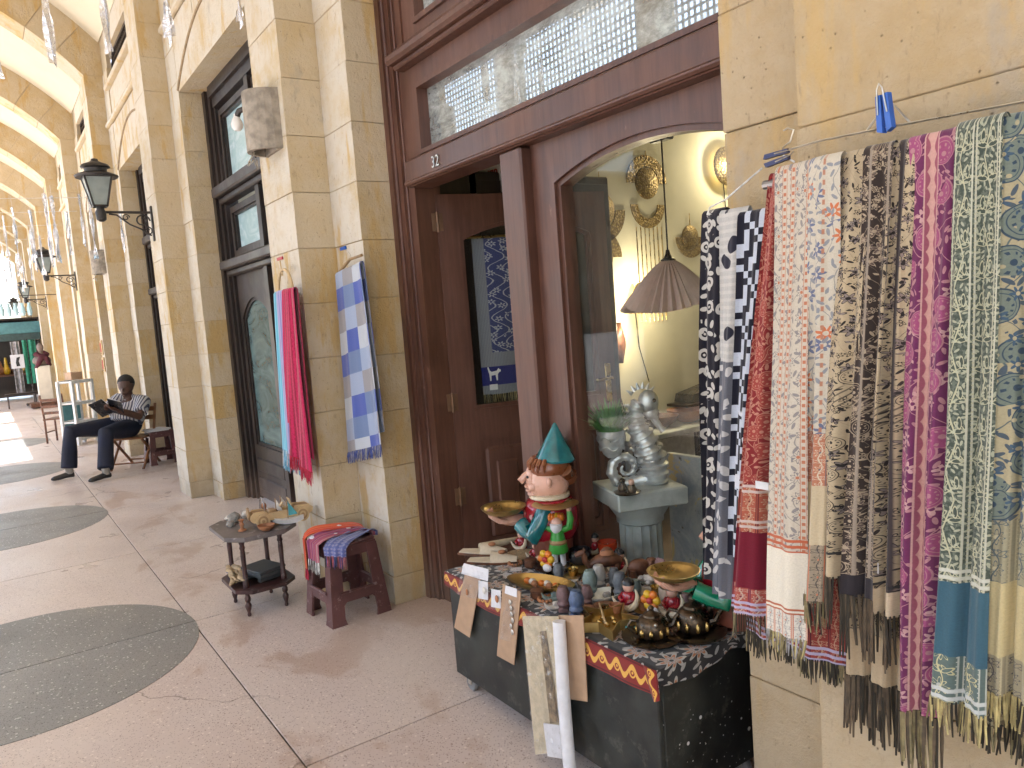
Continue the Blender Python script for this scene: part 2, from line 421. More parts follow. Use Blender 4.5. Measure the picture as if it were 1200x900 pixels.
# wall above each opening: lintel, moulding, apron, upper screen window
screen_me = None
for k in range(0, 10):
    x0, x1 = opn(k)
    w_ = MB()
    g = .002
    nn = 3
    lin = MB().box(x0+.002, x1-.002, P1+.004, 1.97, 3.59, 4.15).build('lintel', M['stone'], bld)
    # engraved flat arch: thin proud fillet following a segmental curve
    pts = []
    for i in range(25):
        s_ = -1 + 2*i/24; pts.append(((x0+x1)/2 + s_*1.14, P1-.002, 3.60 + .38*(1-s_*s_)))
    MB().tube(pts, .011, 6).build('arch_fillet', plain('fillet_stone', (.30, .22, .13), .9), lin)
    for j in (-1, 0, 1):
        MB().box((x0+x1)/2 + j*.42-.004, (x0+x1)/2 + j*.42+.004, P1+.001, P1+.02, 3.99, 4.148).build('lintel_joint', M['mortar'], lin)
    MB().tube([(x0-.3, P1-.008, 4.19), (x1+.3, P1-.008, 4.19)], .035, 10).build('string_moulding', M['stone'], bld, smooth=True)
    MB().box(x0-.02, x1+.02, P1+.012, 1.97, 4.15, 4.55).build('apron_panel', M['stone'], bld)
    MB().cbox(((x0+x1)/2, P1+.13, 4.58), (x1-x0+.1, .36, .05), .012).build('window_sill', M['stone'], bld)
    sc_ = MB().box(x0+.0, x1-.0, 1.90, 1.95, 4.6, 5.02).build('upper_window', plain('dark_void', (.06, .045, .035), .8), bld)
    if screen_me is None:
        s_ = MB(); W = x1-x0; pass
        s_.box(0, W, 0, .05, 0, .05).box(0, W, 0, .05, .34, .40).box(0, .05, 0, .05, .05, .34).box(W-.05, W, 0, .05, .05, .34)
        i = 0; st = .085
        for i in range(1, int((W-.1)/st)+1): s_.box(.05+i*st-.011, .05+i*st+.011, .012, .036, .05, .34)
        for j in range(1, 4): s_.box(.05, W-.05, .014, .034, .05+j*.077-.011, .05+j*.077+.011)
        for i in range(0, int((W-.1)/st)+1):
            for j in range(0, 4): s_.obox((.05+i*st, .024, .05+j*.077), (.05, .03, .05), RY(pi/4))
        screen_me = s_.mesh('turned_screen', M['dkwood'])
    link('turned_screen', screen_me, bld, (x0, P1+.06, 4.606))
    MB().box(x0-.02, x1+.02, P1+.01, 1.97, 4.98, 5.5).build('upper_lintel', M['stone'], bld)
# outer side of the arcade (street side)
OY0, OY1 = -4.56, -4.02
latt_me = None
for k in range(-6, 11):
    a, b2 = pil(k)
    p_ = MB()
    p_.box(a-.12, b2+.12, OY0, OY1+.0, 0, 4.35)
    pr_ = p_.build('street_pier', M['stone'], bld)
    MB().cbox(((a+b2)/2, (OY0+OY1)/2, .18), (.86, .68, .36), .02).build('pier_base', M['stone'], pr_)
    MB().cbox(((a+b2)/2, (OY0+OY1)/2, 4.42), (.84, .66, .16), .03).build('pier_capital', M['stone'], pr_)
    MB().box(a+.06, b2-.06, OY0+.08, OY1-.08, 4.5, 6.7).build('upper_pier', M['stone'], pr_)
    xa, xb = pil(k+1)[1]+.12, a-.12
    if k not in (3, 4, 5): MB().box(xa, xb, OY0+.05, OY1-.05, 4.36, 4.62).build('street_beam', M['stone'], bld)  # beam and parapet left out in far bays to admit sun
    if k not in (3, 4, 5): MB().box(xa, xb, OY0+.05, OY1-.05, 6.2, 6.72).build('street_parapet', M['stone'], bld)
    if latt_me is None:
        W = xb-xa+.36; s_ = MB()
        for i in range(int(W/.105)+1): s_.box(i*.105-.012, i*.105+.012, 0, .03, 0, 1.58)
        for j in range(16): s_.box(0, W, .004, .034, j*.105-.012, j*.105+.012)
        for i in range(int(W/.105)+1):
            for j in range(16): s_.obox((i*.105, .017, j*.105), (.036, .036, .036), RY(pi/4))
        latt_me = s_.mesh('lattice_screen', plain('grey_lattice', (.30, .29, .26), .8))
    if k in (0, 1, 2, 3, 6, 8): link('lattice_screen', latt_me, bld, (xa-.18, -4.3, 4.62))
MB().box(-11.2, 24, -5.85, -4.79, 6.76, 6.98).build('sun_blocking_eave', M['cream'], bld)  # unseen eave, added to keep sun off the near bays
# street-side kerb and houses across the street
tag(MB().cbox((-9, -4.9, -.09), (66, .34, .17), .02).build('kerb', plain('kerb_stone', (.34, .32, .29), .9)), kind='structure')
def house(x0, x1, y0, y1, h, label, col):
    r = thing('street_house', label, 'building', ((x0+x1)/2, (y0+y1)/2, -.17))
    W, D = x1-x0, y1-y0
    MB().box(-W/2, W/2, -D/2, D/2, 0, h).build('wall', col, r)
    MB().cbox((0, 0, h+.15), (W+.6, D+.6, .3), .05).build('roof', plain('roof_slab', (.35, .32, .28), .9), r)
    for fl_ in range(int(h/3.3)):
        for i in range(int(W/3)):
            x = -W/2 + 1.5 + i*3
            wd = MB().cbox((x, D/2+.02, 1.9+fl_*3.3), (1.2, .08, 1.6), .02).build('window', M['dkwood'], r)
            MB().box(x-.5, x+.5, D/2+.06, D/2+.07, 1.2+fl_*3.3, 2.6+fl_*3.3).build('pane', M['pane'], wd)
house(-14.0, 24, -34, -21, 12, 'long cream house across the street opposite the near arcade', M['cream'])
house(-60, -34, -40, -26, 9, 'lower sandy house across the street beyond the gap', plain('sandy_paint', (.46, .36, .24), .9))
# ================================================================ niche windows (dark wood), one per bay
def arch_outline(x0, x1, z0, zs, zp, n=14):
    """closed outline: straight sides, segmental head"""
    pts = [(x0, z0), (x1, z0), (x1, zs)]
    for i in range(1, n):
        s = i/n; x = x1 + (x0-x1)*s; pts.append((x, zs + (zp-zs)*(1-(2*s-1)**2)))
    pts.append((x0, zs)); return pts
def rect_like(x0, x1, z0, z1, n):                 # outline with the same point count, for ring()
    m = n - 4
    pts = [(x0, z0), (x1, z0), (x1, z1)]
    for i in range(1, m+1): pts.append((x1 + (x0-x1)*i/(m+1), z1))
    pts.append((x0, z1)); return pts
def niche_window(k):
    x0, x1 = opn(k); W = x1-x0
    r = MB()
    r.box(0, .08, 0, .16, 0, 3.59).box(.08, .15, .025, .16, 0, 3.59).box(.15, .20, .05, .16, 0, 3.59)
    r.box(W-.08, W, 0, .16, 0, 3.59).box(W-.15, W-.08, .025, .16, 0, 3.59).box(W-.20, W-.15, .05, .16, 0, 3.59)
    r.box(.20, W-.20, .0, .16, 3.50, 3.59).box(.20, W-.20, .03, .16, 3.42, 3.50)
    fr = r.build('window_frame', M['dkwood'], bld, loc=(x0, 1.835, 0))
    for za, zb, nm in ((2.66, 2.75, 'transom_bar'), (2.04, 2.12, 'transom_bar')):
        t = MB().cbox((W/2, .03, (za+zb)/2), (W-.28, .15, zb-za), .012).cbox((W/2, .055, za-.025), (W-.34, .1, .05), .01)
        t.build(nm, M['dkwood'], fr)
    def pane(xa, xb, za, zb, y):
        rr = MB().ring(rect_like(xa-.07, xb+.07, za-.07, zb+.07, 8), rect_like(xa-.02, xb+.02, za-.02, zb+.02, 8), y, y+.06)
        rr.ring(rect_like(xa-.02, xb+.02, za-.02, zb+.02, 8), rect_like(xa, xb, za, zb, 8), y+.018, y+.06)
        rr.build('sash', M['dkwood'], fr)
        MB().box(xa, xb, y+.045, y+.05, za, zb).build('pane', M['pane'], fr)
    xm = W/2
    for xa, xb in ((.31, xm-.10), (xm+.10, W-.31)):
        pane(xa, xb, 2.80, 3.32, .06); pane(xa, xb, 2.22, 2.50, .07)
    MB().box(xm-.045, xm+.045, .035, .16, 0, 3.42).build('mullion', M['dkwood'], fr)
    for sx in (0, 1):
        xa, xb = (.215, xm-.05) if sx == 0 else (xm+.05, W-.215)
        ia, ib = xa+.065, xb-.065
        o1 = arch_outline(ia, ib, .50, 1.62, 1.78); n = len(o1)
        d = MB().ring(rect_like(xa, xb, .03, 2.02, n), o1, .07, .12)
        o2 = arch_outline(ia+.025, ib-.025, .525, 1.60, 1.755)
        d.ring(o1, o2, .085, .12)
        lf = d.build('door_leaf', M['dkwood'], fr)
        MB().prism(o2, .100, .106, 'y').build('pane', M['panelow'], fr)
        for za, zb in ((.10, .22), (.27, .39)):
            MB().cbox(((ia+ib)/2, .068, (za+zb)/2), (ib-ia, .03, zb-za), .012).build('door_panel', M['dkwood'], fr)
    return fr
nw = niche_window(1)
for k in range(2, 9):
    c = copy_tree(nw, bld); c.location.x = opn(k)[0]
# ================================================================ the shop front of the near bay
X0, X1 = opn(0)
sf = MB()
sf.box(X0+.001, X0+.045, 1.825, 2.0, .0, 3.585).box(X0+.045, X0+.10, 1.85, 2.0, 0, 3.585).box(X0+.10, X0+.175, 1.875, 2.02, 0, 3.585)
sf.tube([(X0+.05, 1.848, 0), (X0+.05, 1.848, 3.58)], .012, 6).tube([(X0+.105, 1.872, 0), (X0+.105, 1.872, 3.58)], .009, 6)
front = sf.build('shop_frame', M['door'], bld)
MB().box(X1-.045, X1-.001, 1.825, 2.0, 0, 3.585).box(X1-.09, X1-.045, 1.85, 2.0, 0, 3.585).build('right_jamb', M['door'], front)
XL, XR = X0+.175, X1-.09
MB().cbox(((XL+XR)/2, 1.905, 2.215), (XR-XL+.002, .15, .13), .01).cbox(((XL+XR)/2, 1.90, 2.165), (XR-XL+.001, .17, .022), .008).build('transom_bar', M['door'], front)
tf = MB()
gx0, gx1 = XL+.12, XR-.06
tf.ring(rect_like(XL, XR, 2.281, 2.715, 8), rect_like(gx0-.03, gx1+.03, 2.30-.005, 2.63, 8), 1.875, 1.96)
tf.ring(rect_like(gx0-.03, gx1+.03, 2.295, 2.63, 8), rect_like(gx0, gx1, 2.315, 2.605, 8), 1.865, 1.95)
tf.build('transom_sash', M['door'], front)
MB().box(gx0, gx1, 1.925, 1.932, 2.315, 2.605).build('transom_pane', M['transom'], front)
MB().cbox(((XL+XR)/2, 1.885, 2.765), (XR-XL+.08, .20, .05), .014).cbox(((XL+XR)/2, 1.90, 2.73), (XR-XL+.04, .16, .026), .008).cbox(((XL+XR)/2, 1.90, 2.805), (XR-XL+.03, .15, .03), .01).build('cornice', M['door'], front)
uf = MB()
uf.ring(rect_like(XL, XR, 2.822, 3.585, 8), rect_like(XL+.13, XR-.08, 2.90, 3.5, 8), 1.885, 1.96)
uf.ring(rect_like(XL+.13, XR-.08, 2.90, 3.5, 8), rect_like(XL+.155, XR-.105, 2.925, 3.475, 8), 1.87, 1.95)
uf.build('upper_sash', M['door'], front)
MB().box(XL+.155, XR-.105, 1.925, 1.932, 2.925, 3.475).build('upper_pane', M['transom'], front)
MXL = -2.665
MB().cbox((MXL+.075, 1.925, 1.075), (.15, .17, 2.145), .008).build('mullion', M['door'], front)
wx0, wx1 = MXL+.152, XR
ga, gb = -2.355, XR-.035
o1 = arch_outline(ga-.02, gb+.02, .26, 1.98, 2.06, 24); o2 = arch_outline(ga, gb, .28, 1.965, 2.04, 24)
ww = MB().ring(rect_like(wx0, wx1, .0, 2.149, len(o1)), o1, 1.89, 1.97)
ww.ring(o1, o2, 1.905, 1.965)
ww.build('display_window_sash', M['door'], front)
MB().prism(o2, 1.938, 1.944, 'y').build('display_pane', M['glass'], front)
# house number
def text_mesh(txt, size, depth, mat, name, parent=None, spacing=1.0):
    cu = bpy.data.curves.new(name, 'FONT'); cu.body = txt; cu.size = size; cu.extrude = depth; cu.align_x = 'CENTER'; cu.space_character = spacing
    cu.resolution_u = 3
    o = bpy.data.objects.new(name, cu); COL.objects.link(o)
    me = bpy.data.meshes.new_from_object(o.evaluated_get(bpy.context.evaluated_depsgraph_get()))
    bpy.data.objects.remove(o); me.materials.clear(); me.materials.append(mat)
    return link(name, me, parent)
M['brass'] = plain('aged_brass', (.52, .36, .13), .30, 1.0, .35, 22)
M['nickel'] = plain('pale_metal', (.55, .53, .48), .35, 1.0, .2, 22)
n_ = text_mesh('32', .075, .004, M['nickel'], 'house_number', front)
n_.location = (-3.16, 1.826, 2.192); n_.rotation_euler = (pi/2, 0, 0)
# open left leaf
HX, HY, HA = XL+.005, 1.985, RAD(76)
leaf = MB()
LW, LH = .965, 2.12
oo = arch_outline(.115, LW-.10, 1.0, 1.90, 1.985, 16)
lo = MB().ring(rect_like(0, LW, .86, LH, len(oo)), oo, 0, .045)
lo.ring(oo, arch_outline(.135, LW-.12, 1.02, 1.885, 1.965, 16), .008, .037)
lo.box(0, .115, 0, .045, .04, .86).box(LW-.10, LW, 0, .045, .04, .86).box(.115, LW-.10, 0, .045, .04, .22).box(LW/2-.04, LW/2+.05, 0, .045, .22, .86)
lf = lo.build('door_leaf', M['door'], bld, loc=(HX, HY, 0), rot=(0, 0, HA))
MB().box(.135, LW-.12, .02, .026, 1.02, 1.89).prism(arch_outline(.135, LW-.12, 1.885, 1.886, 1.965, 16), .02, .026, 'y').build('door_pane', M['glass'], lf)
for xa, xb in ((.115, LW/2-.04), (LW/2+.05, LW-.10)):
    m_ = MB().box(xa, xb, .015, .030, .22, .86)
    m_.cbox(((xa+xb)/2, .022, .54), (xb-xa-.09, .042, .50), .018).cbox(((xa+xb)/2, .022, .54), (xb-xa-.19, .058, .36), .016)
    m_.ring(rect_like(xa, xb, .22, .86, 8), rect_like(xa+.03, xb-.03, .25, .83, 8), .004, .041)
    m_.build('door_panel', M['door'], lf)
MB().cbox((LW-.05, -.006, 1.06), (.035, .012, .22), .004).tube([(LW-.05, -.012, 1.09), (LW-.05, -.055, 1.09), (LW-.15, -.06, 1.085)], .009, 8).build('door_handle', M['brass'], lf, smooth=True)
for z in (.55, 1.05, 1.98):
    MB().box(-.028, .03, -.004, .002, z-.045, z+.045).tube([(0, -.008, z-.05), (0, -.008, z+.05)], .008, 8).build('hinge', plain('tarnished_hinge', (.16, .09, .05), .5, .5), lf)
MB().box(X0+.003, X0+.02, 2.021, 2.345, 0, 3.2).build('dark_reveal_board', M['dkwood'], bld); MB().box(X1-.02, X1-.003, 2.001, 2.345, 0, 3.2).build('dark_reveal_board', M['dkwood'], bld)  # added dark boards stand in for the shade inside the doorway
# ================================================================ inside the shop
M['wallpaint'] = plain('pale_cream_wall', (.60, .575, .47), .85, var=.08, sc=2.5)
room = MB()
room.box(-4.25, -4.1, 2.32, 5.4, 0, 3.3).box(-4.1, -.8, 5.3, 5.4, 0, 3.3).box(-.9, -.8, 2.32, 5.3, 0, 3.3).box(-4.1, -.9, 2.0, 5.3, 3.2, 3.3)
room.box(-4.1, X0+.02, 2.301, 2.34, 0, 3.2).box(X1-.02, -.9, 2.301, 2.34, 0, 3.2)
room.build('shop_room', M['wallpaint'], bld)
MB().box(-4.1, -.9, 1.99, 5.3, -.002, .012).build('shop_floor', plain('shop_floor_tile', (.22, .16, .12), .4, var=.3, sc=6), bld)
# ================================================================ printed and woven cloth
def cloth(name, fn, rough=.85):
    def f(b):
        u, v, _ = sep(uvpos()); c = fn(u, v)
        fz = noise(vec(u, v), 260, 3, .7); c = mix(ss(fz, .35, .75)*.30, c, mix(.5, c, (.02, .02, .02)))
        fold = noise(vec(u, v*.25), 9, 3)
        setp(b, c, rough, norm=bump(fz*.6 + fold*.8, .22, .004), spec=.15, Sheen_Weight=.25, Sheen_Roughness=.5)
    return material(name, f)
def scat(u, v, sc, seed=0.0, rnd=.85, ax=1.0):
    n = voro(vec(u + seed, v*ax), sc, 'F1', rnd); px_, py_, _ = sep(X(n.outputs['Position'])); r, g, b = sep(X(n.outputs['Color']))
    a = u + seed - px_; c = v - py_/ax; t = r*6.283
    return a*xcos(t) - c*xsin(t), a*xsin(t) + c*xcos(t), g, b
def flower(a, b, r, n=6.0, sharp=.0012):
    rad = xsq(a*a + b*b); e = (xcos(xat(a, b)*n)*.30 + .70)*r
    return ss(e - rad, 0.0, sharp), ss(sharp*1.6 - xabs(e - rad), 0.0, sharp), ss(r*.30 - rad, 0.0, sharp), rad
def leaf(a, b, l, w): return ss(1 - (a/l)*(a/l) - (b/w)*(b/w), 0.0, .25)
def paisley(a, b, r):
    """curled drop drawn as nested outlines"""
    th = xat(a, b + r*.3); rad = xsq(a*a + (b + r*.3)*(b + r*.3)); e = r*(.62 + .50*xsin(th*.5 + .6)*xsin(th*.5 + .6))
    d = rad/e
    lines = ss(.055 - xabs(d - .93), 0.0, .03) + ss(.035 - xabs(d - .72), 0.0, .03) + ss(xcos(th*9.0), .3, .6)*ss(.10 - xabs(d - .52), 0.0, .04) + ss(.20 - d, 0.0, .04)
    return ss(1 - d, 0.0, .06), xmin(lines, 1.0)
def vine(u, v, fu, fv, amp, w): return ss(w - xabs(xsin(u*fu + amp*xsin(v*fv) + noise(vec(u, v), 18, 2)*1.5)), 0.0, .08)
def dots(u, v, f, r): a = xfr(u*f)-.5; b = xfr(v*f)-.5; return ss(r - xsq(a*a + b*b), 0.0, .08)
def zig(u, v, f, amp, w): return ss(w - xabs(u - amp*xabs(xfr(v*f)*2 - 1)), 0.0, w*.4)
def sec(v, v0, c, c2): return mix(ss(v, v0, v0+.0015), c, c2)      # from v0 downwards use c2
def stripes(v, v0, n, w, c, cc):
    for i in range(n): c = mix(ss(w - xabs(v - v0 - i*w*3.2), 0.0, w*.4), c, cc)
    return c
def ornament(u, v, g, i1, i2, f=26.0):
    """woven border: flower heads, paired leaves on a wavy stem, fine edge lines"""
    cw = 1/f; a = (xfr(u*f)-.5)*cw; b = (xfr(v*f*.8)-.5)*cw*1.25; a2 = xabs(a); b2 = (xfr(v*f*.8 + .5)-.5)*cw*1.25
    fm, fo, fc, _ = flower(a, b, cw*.30, 8.0, .0009)
    c = mix(fo, g, i1); c = mix(fc, c, i2)
    for bb, t in ((b2, .6), (b2, -.6)):
        x_ = (a2 - cw*.20); l1 = x_*cos(t) + bb*sin(t); l2 = bb*cos(t) - x_*sin(t); q = 1 - (l1/(cw*.24))*(l1/(cw*.24)) - (l2/(cw*.085))*(l2/(cw*.085))
        c = mix(ss(q, 0.0, .2)*.85, c, i1); c = mix(ss(q, .45, .6), c, g)
    c = mix(ss(.0014 - xabs(a - cw*.10*xsin(v*f*5.0)), 0.0, .0008), c, i1)
    c = mix(ss(.0012 - xabs(a2 - cw*.44), 0.0, .0006), c, i2); return mix(dots(u, v, f*6, .17)*ss(a2, cw*.36, cw*.38), c, i2)
def beige_black(g, i1, i2, seed):
    def fn(u0, v0):
        u = u0*1.35; v = v0*1.35
        c = mix(vine(u, v, 40, 24, 1.7, .06), g, i1)
        a, b, r1, r2 = scat(u, v, 20, seed); fm, fo, fc, rad = flower(a, b, .0135 + r1*.006, 6.0)
        c = mix(fm*(r2 > .25), c, i2); c = mix(fo*(r2 > .25), c, i1); c = mix(fc*(r2 > .25), c, i1)
        a, b, r1, r2 = scat(u, v, 40, seed+3); c = mix(leaf(a, b, .009, .0030)*(r2 > .35), c, i1)
        c = mix(vine(v*.8, u, 52, 60, 1.3, .05)*.8, c, i1)
        a, b, r1, r2 = scat(u, v, 34, seed+5); f2 = flower(a, b, .0085, 5.0); c = mix(f2[1]*(r1 > .4), c, i1); c = mix(f2[2]*(r1 > .4), c, i1)
        pm, pr = paisley(*[q for q in scat(u, v, 12, seed+7)[:2]], .030)
        low = ss(v0, .46, .50); c = mix(pm*low, c, g); c = mix(pm*pr*low, c, i1)
        c = mix(ss(v0, .52, .53)*(1 - ss(v0, .57, .58))*ss(xsin((u + v)*330), .5, .7)*.7, c, i1)
        return c
    return fn
def fn_red(u, v):
    g = (.21, .020, .022); pk = (.44, .20, .14); a, b, r1, r2 = scat(u, v, 22, 1.3, .6); pm, pr = paisley(a, b, .022)
    c = mix(vine(u, v, 120, 80, 1.6, .16), g, pk); a2, b2, r1, r2 = scat(u, v, 60, 4.3, .7); c = mix(leaf(a2, b2, .0075, .003), c, pk); c = mix(pm, c, (.30, .05, .04)); c = mix(pm*pr, c, pk)
    c = sec(v, .68, c, ornament(u, v, (.38, .10, .06), (.50, .34, .22), (.16, .03, .03), 34)); c = stripes(v, .68, 2, .004, c, (.55, .45, .40))
    c = stripes(v, .765, 2, .004, c, (.55, .45, .40)); c = sec(v, .79, c, (.155, .008, .022)); c = sec(v, .93, c, ornament(u, v, (.36, .08, .06), (.50, .36, .28), (.14, .02, .05), 40))
    return stripes(v, .968, 3, .004, c, (.42, .38, .52))
def fn_ivory(u, v):
    g = (.50, .445, .36); ik = (.19, .18, .19); og = (.43, .16, .09); c = g
    a, b, r1, r2 = scat(u, v, 46, .7, .5); c = mix(leaf(a, b, .0085, .0034)*.85, c, ik)
    c = mix(vine(u, v, 75, 48, 2.2, .12)*.8, c, ik); a, b, r1, r2 = scat(u, v, 24, 3.7, .5); fm, fo, fc, _ = flower(a, b, .013, 8.0); c = mix(fm, c, g); c = mix(fo, c, ik); c = mix(fc, c, og)
    for u0 in (.028, .052, .104, .128):
        st = ss(.0062 - xabs(u - u0), 0, .0006); c = mix(st, c, g); c = mix(st*ss(xsin(v*420), -.1, .3)*ss(.0042 - xabs(u - u0), 0, .0008), c, og); c = mix(ss(.0008 - xabs(xabs(u - u0) - .0062), 0, .0004), c, og)
    c = stripes(v, .775, 3, .004, c, (.45, .11, .05)); c = sec(v, .80, c, (.68, .63, .52)); c = stripes(v, .93, 2, .003, c, (.40, .12, .06))
    return sec(v, .94, c, ornament(u, v, (.62, .58, .50), (.30, .28, .27), (.50, .16, .08), 36))
def fn_whiteblue(u, v):
    g = (.52, .47, .38); a, b, r1, r2 = scat(u, v, 19, 5.5); fm, fo, fc, _ = flower(a, b, .020, 7.0)
    c = mix(fm*(r1 > .35), g, (.13, .15, .24)); c = mix(fm*(r1 < .18), c, (.52, .16, .07)); c = mix(fc, c, g)
    c = mix(vine(u, v, 60, 30, 1.6, .08), c, (.20, .21, .23)); a, b, r1, r2 = scat(u, v, 42, 8.5); c = mix(leaf(a, b, .009, .0035), c, (.24, .25, .27))
    c = mix(ss(.03 - xabs(xfr(u*11)-.5), 0, .015)*ss(xsin(v*300), -.3, .2), c, (.42, .20, .13))
    c = sec(v, .60, c, ornament(u, v, (.42, .17, .10), (.58, .50, .38), (.15, .14, .16), 32)); c = sec(v, .72, c, (.50, .41, .27)); c = sec(v, .86, c, ornament(u, v, (.30, .24, .17), (.08, .07, .06), (.45, .16, .09), 30))
    return c
def fn_beige(u, v):
    c = beige_black((.43, .345, .225), (.022, .018, .017), (.22, .18, .165), 2.0)(u, v)
    c = stripes(v, .935, 1, .004, c, (.03, .03, .03)); return sec(v, .945, c, (.50, .40, .26))
def fn_brown(u, v):
    c = beige_black((.035, .024, .020), (.34, .27, .19), (.10, .07, .06), 9.0)(u, v)
    c = mix(ss(.10 - xabs(xfr(u*26)-.5), 0, .04), c, (.27, .22, .17)); return sec(v, .945, c, (.022, .018, .022))
def fn_beige2(u, v):
    c = beige_black((.43, .345, .225), (.028, .022, .02), (.23, .18, .16), 4.4)(u, v)
    c = mix(ss(.10 - xabs(xfr(u*9 + .2)-.5), 0, .03), c, (.05, .04, .04)); c = stripes(v, .93, 1, .004, c, (.03, .03, .03)); return sec(v, .94, c, (.52, .42, .29))
def fn_purple(u_, v_):
    u = u_*1.4; v = v_*1.4
    g = (.135, .026, .085); pk = (.40, .20, .22); a, b, r1, r2 = scat(u, v, 11, 3.1, .6); pm, pr = paisley(a, b, .036)
    c = mix(vine(u, v, 50, 34, 1.8, .11), g, pk); a3, b3, r1, r2 = scat(u, v, 44, 9.1, .7); c = mix(leaf(a3, b3, .010, .004)*(r1 > .3), c, pk)
    a2, b2, r1, r2 = scat(u, v, 19, 6.1, .7); fm, fo, fc, _ = flower(a2, b2, .017, 5.0); c = mix(fm*(r1 > .4), c, (.50, .30, .29)); c = mix(fc*(r1 > .4), c, g)
    c = mix(pm, c, (.30, .07, .16)); c = mix(pm*pr, c, pk)
    u, v = u_, v_; k = xabs(u - .040); pet = ss(.0075 - k - .004*xabs(xsin(v*120)), 0, .001); c = mix(ss(.0095 - k, 0, .001), c, (.30, .09, .13)); c = mix(pet, c, (.55, .32, .28)); return mix(ss(.0012 - xabs(k - .010), 0, .0006), c, (.55, .34, .30))
def fn_green(u, v):
    g = (.058, .074, .060); ik = (.44, .43, .29); f = 21.0; cw = 1/f; a = (xfr(u*f)-.5)*cw; a2 = xabs(a); ch = cw*1.1; b = (xfr(v/ch)-.5)*ch
    c = mix(ss(noise(vec(u, v), 150, 2), .45, .6)*.35, g, (.25, .28, .22))
    for t, oy in ((.75, 0.0), (-.2, .008), (1.5, -.006)):
        x_ = a2 - cw*.22; y_ = b - oy; l1 = x_*cos(t) + y_*sin(t); l2 = y_*cos(t) - x_*sin(t); q = 1 - (l1/(cw*.26))*(l1/(cw*.26)) - (l2/(cw*.10))*(l2/(cw*.10)); c = mix(ss(q, 0.0, .25), c, ik); c = mix(ss(q, .40, .60), c, g)
    c = mix(ss(.0016 - xabs(a - cw*.16*(xabs(xfr(v/ch*.5)*2-1)-.5)*2), 0, .0008), c, ik); a3, b3, r1, r2 = scat(u, v, 80, 2.2, .6); c = mix(leaf(a3, b3, .0055, .0022)*.8, c, (.40, .41, .30))
    c = mix(ss(.0016 - xabs(a2 - cw*.44), 0, .0007), c, (.46, .46, .36)); c = mix(dots(u, v, 130, .22)*ss(a2, cw*.40, cw*.41), c, ik)
    c = stripes(v, .755, 2, .004, c, (.52, .52, .44)); c = sec(v, .775, c, (.042, .105, .145)); c = sec(v, .91, c, ornament(u, v, (.10, .14, .13), (.52, .48, .27), (.40, .42, .36), 20))
    return stripes(v, .975, 3, .0045, c, (.50, .52, .50))
def fn_cream(u, v):
    g = (.47, .41, .26); a, b, r1, r2 = scat(u, v, 14, 7.7, .6); pm, pr = paisley(a, b, .036); c = mix(vine(u, v, 40, 26, 1.9, .09), g, (.10, .14, .15))
    a5, b5, r5, q5 = scat(u, v, 44, 3.3); c = mix(leaf(a5, b5, .011, .004), c, (.09, .12, .15)); c = mix(pm, c, (.20, .24, .20)); c = mix(pm*pr, c, (.05, .08, .12)); a, b, r1, r2 = scat(u, v, 26, 1.7); fm, fo, fc, _ = flower(a, b, .014, 6.0); c = mix(fm*(r1 > .45), c, (.07, .12, .18)); c = mix(fc, c, g)
    c = sec(v, .68, c, ornament(u, v, (.36, .33, .22), (.10, .13, .14), (.52, .46, .30), 22)); c = sec(v, .79, c, (.58, .49, .27)); c = sec(v, .925, c, ornament(u, v, (.34, .30, .20), (.10, .09, .09), (.50, .44, .28), 24)); return c
def fn_bwflor(u, v):
    g = (.013, .012, .02); W_ = (.47, .45, .41); a, b, r1, r2 = scat(u, v, 17, .4, .55); rad = xsq(a*a*1.5 + b*b); c = mix(ss(.0185 - rad, 0, .001), g, W_); c = mix(ss(.0095 - rad, 0, .001), c, g); c = mix(ss(.0042 - rad, 0, .001), c, W_)
    a, b, r1, r2 = scat(u, v, 30, 5.0, .8); return mix(leaf(a, b, .012, .0065)*(r1 > .35), c, W_)
def fn_grey(u, v):
    up = mix(ss(xsin(v*330), 0, .5)*.6, (.46, .45, .43), (.58, .56, .52)); a, b, r1, r2 = scat(u, v, 9, 1.1); rad = xsq(a*a*1.6 + b*b); up = mix(ss(.024 - rad, 0, .002), up, (.02, .02, .035))
    lo = (.13, .135, .16); a, b, r1, r2 = scat(u, v, 24, 3.3, .7); lo = mix(leaf(a, b, .016, .0085)*(r1 > .25), lo, (.52, .51, .50)); return sec(v, .37, up, lo)
def fn_hound(u, v):
    f = 26.0; a = xfl(u*f*2); b = xfl(v*f*2); q = xfr((a + b)*.25); r = xfr((a*3 + b)*.125); k = (q < .5)*(r > .3) + (q > .7)*(r > .55)
    c = mix(ss(k, .2, .8), (.012, .012, .022), (.50, .54, .62)); a2, b2_, r1, r2 = scat(u, v, 8, 1); return mix(ss(v, .55, .56)*ss(.03 - xsq(a2*a2 + b2_*b2_*2), 0, .002), c, (.60, .62, .68))
def fn_redlow(u, v): return stripes(v, .97, 4, .004, ornament(u, v, (.28, .05, .04), (.48, .30, .20), (.10, .02, .03), 30), (.42, .38, .52))
def fn_tan(u, v): return sec(v, .90, beige_black((.33, .27, .18), (.03, .025, .02), (.13, .1, .09), 1)(u, v), (.43, .33, .21))
def fn_dark(u, v): return beige_black((.05, .045, .035), (.30, .26, .15), (.16, .12, .07), 5)(u, v)
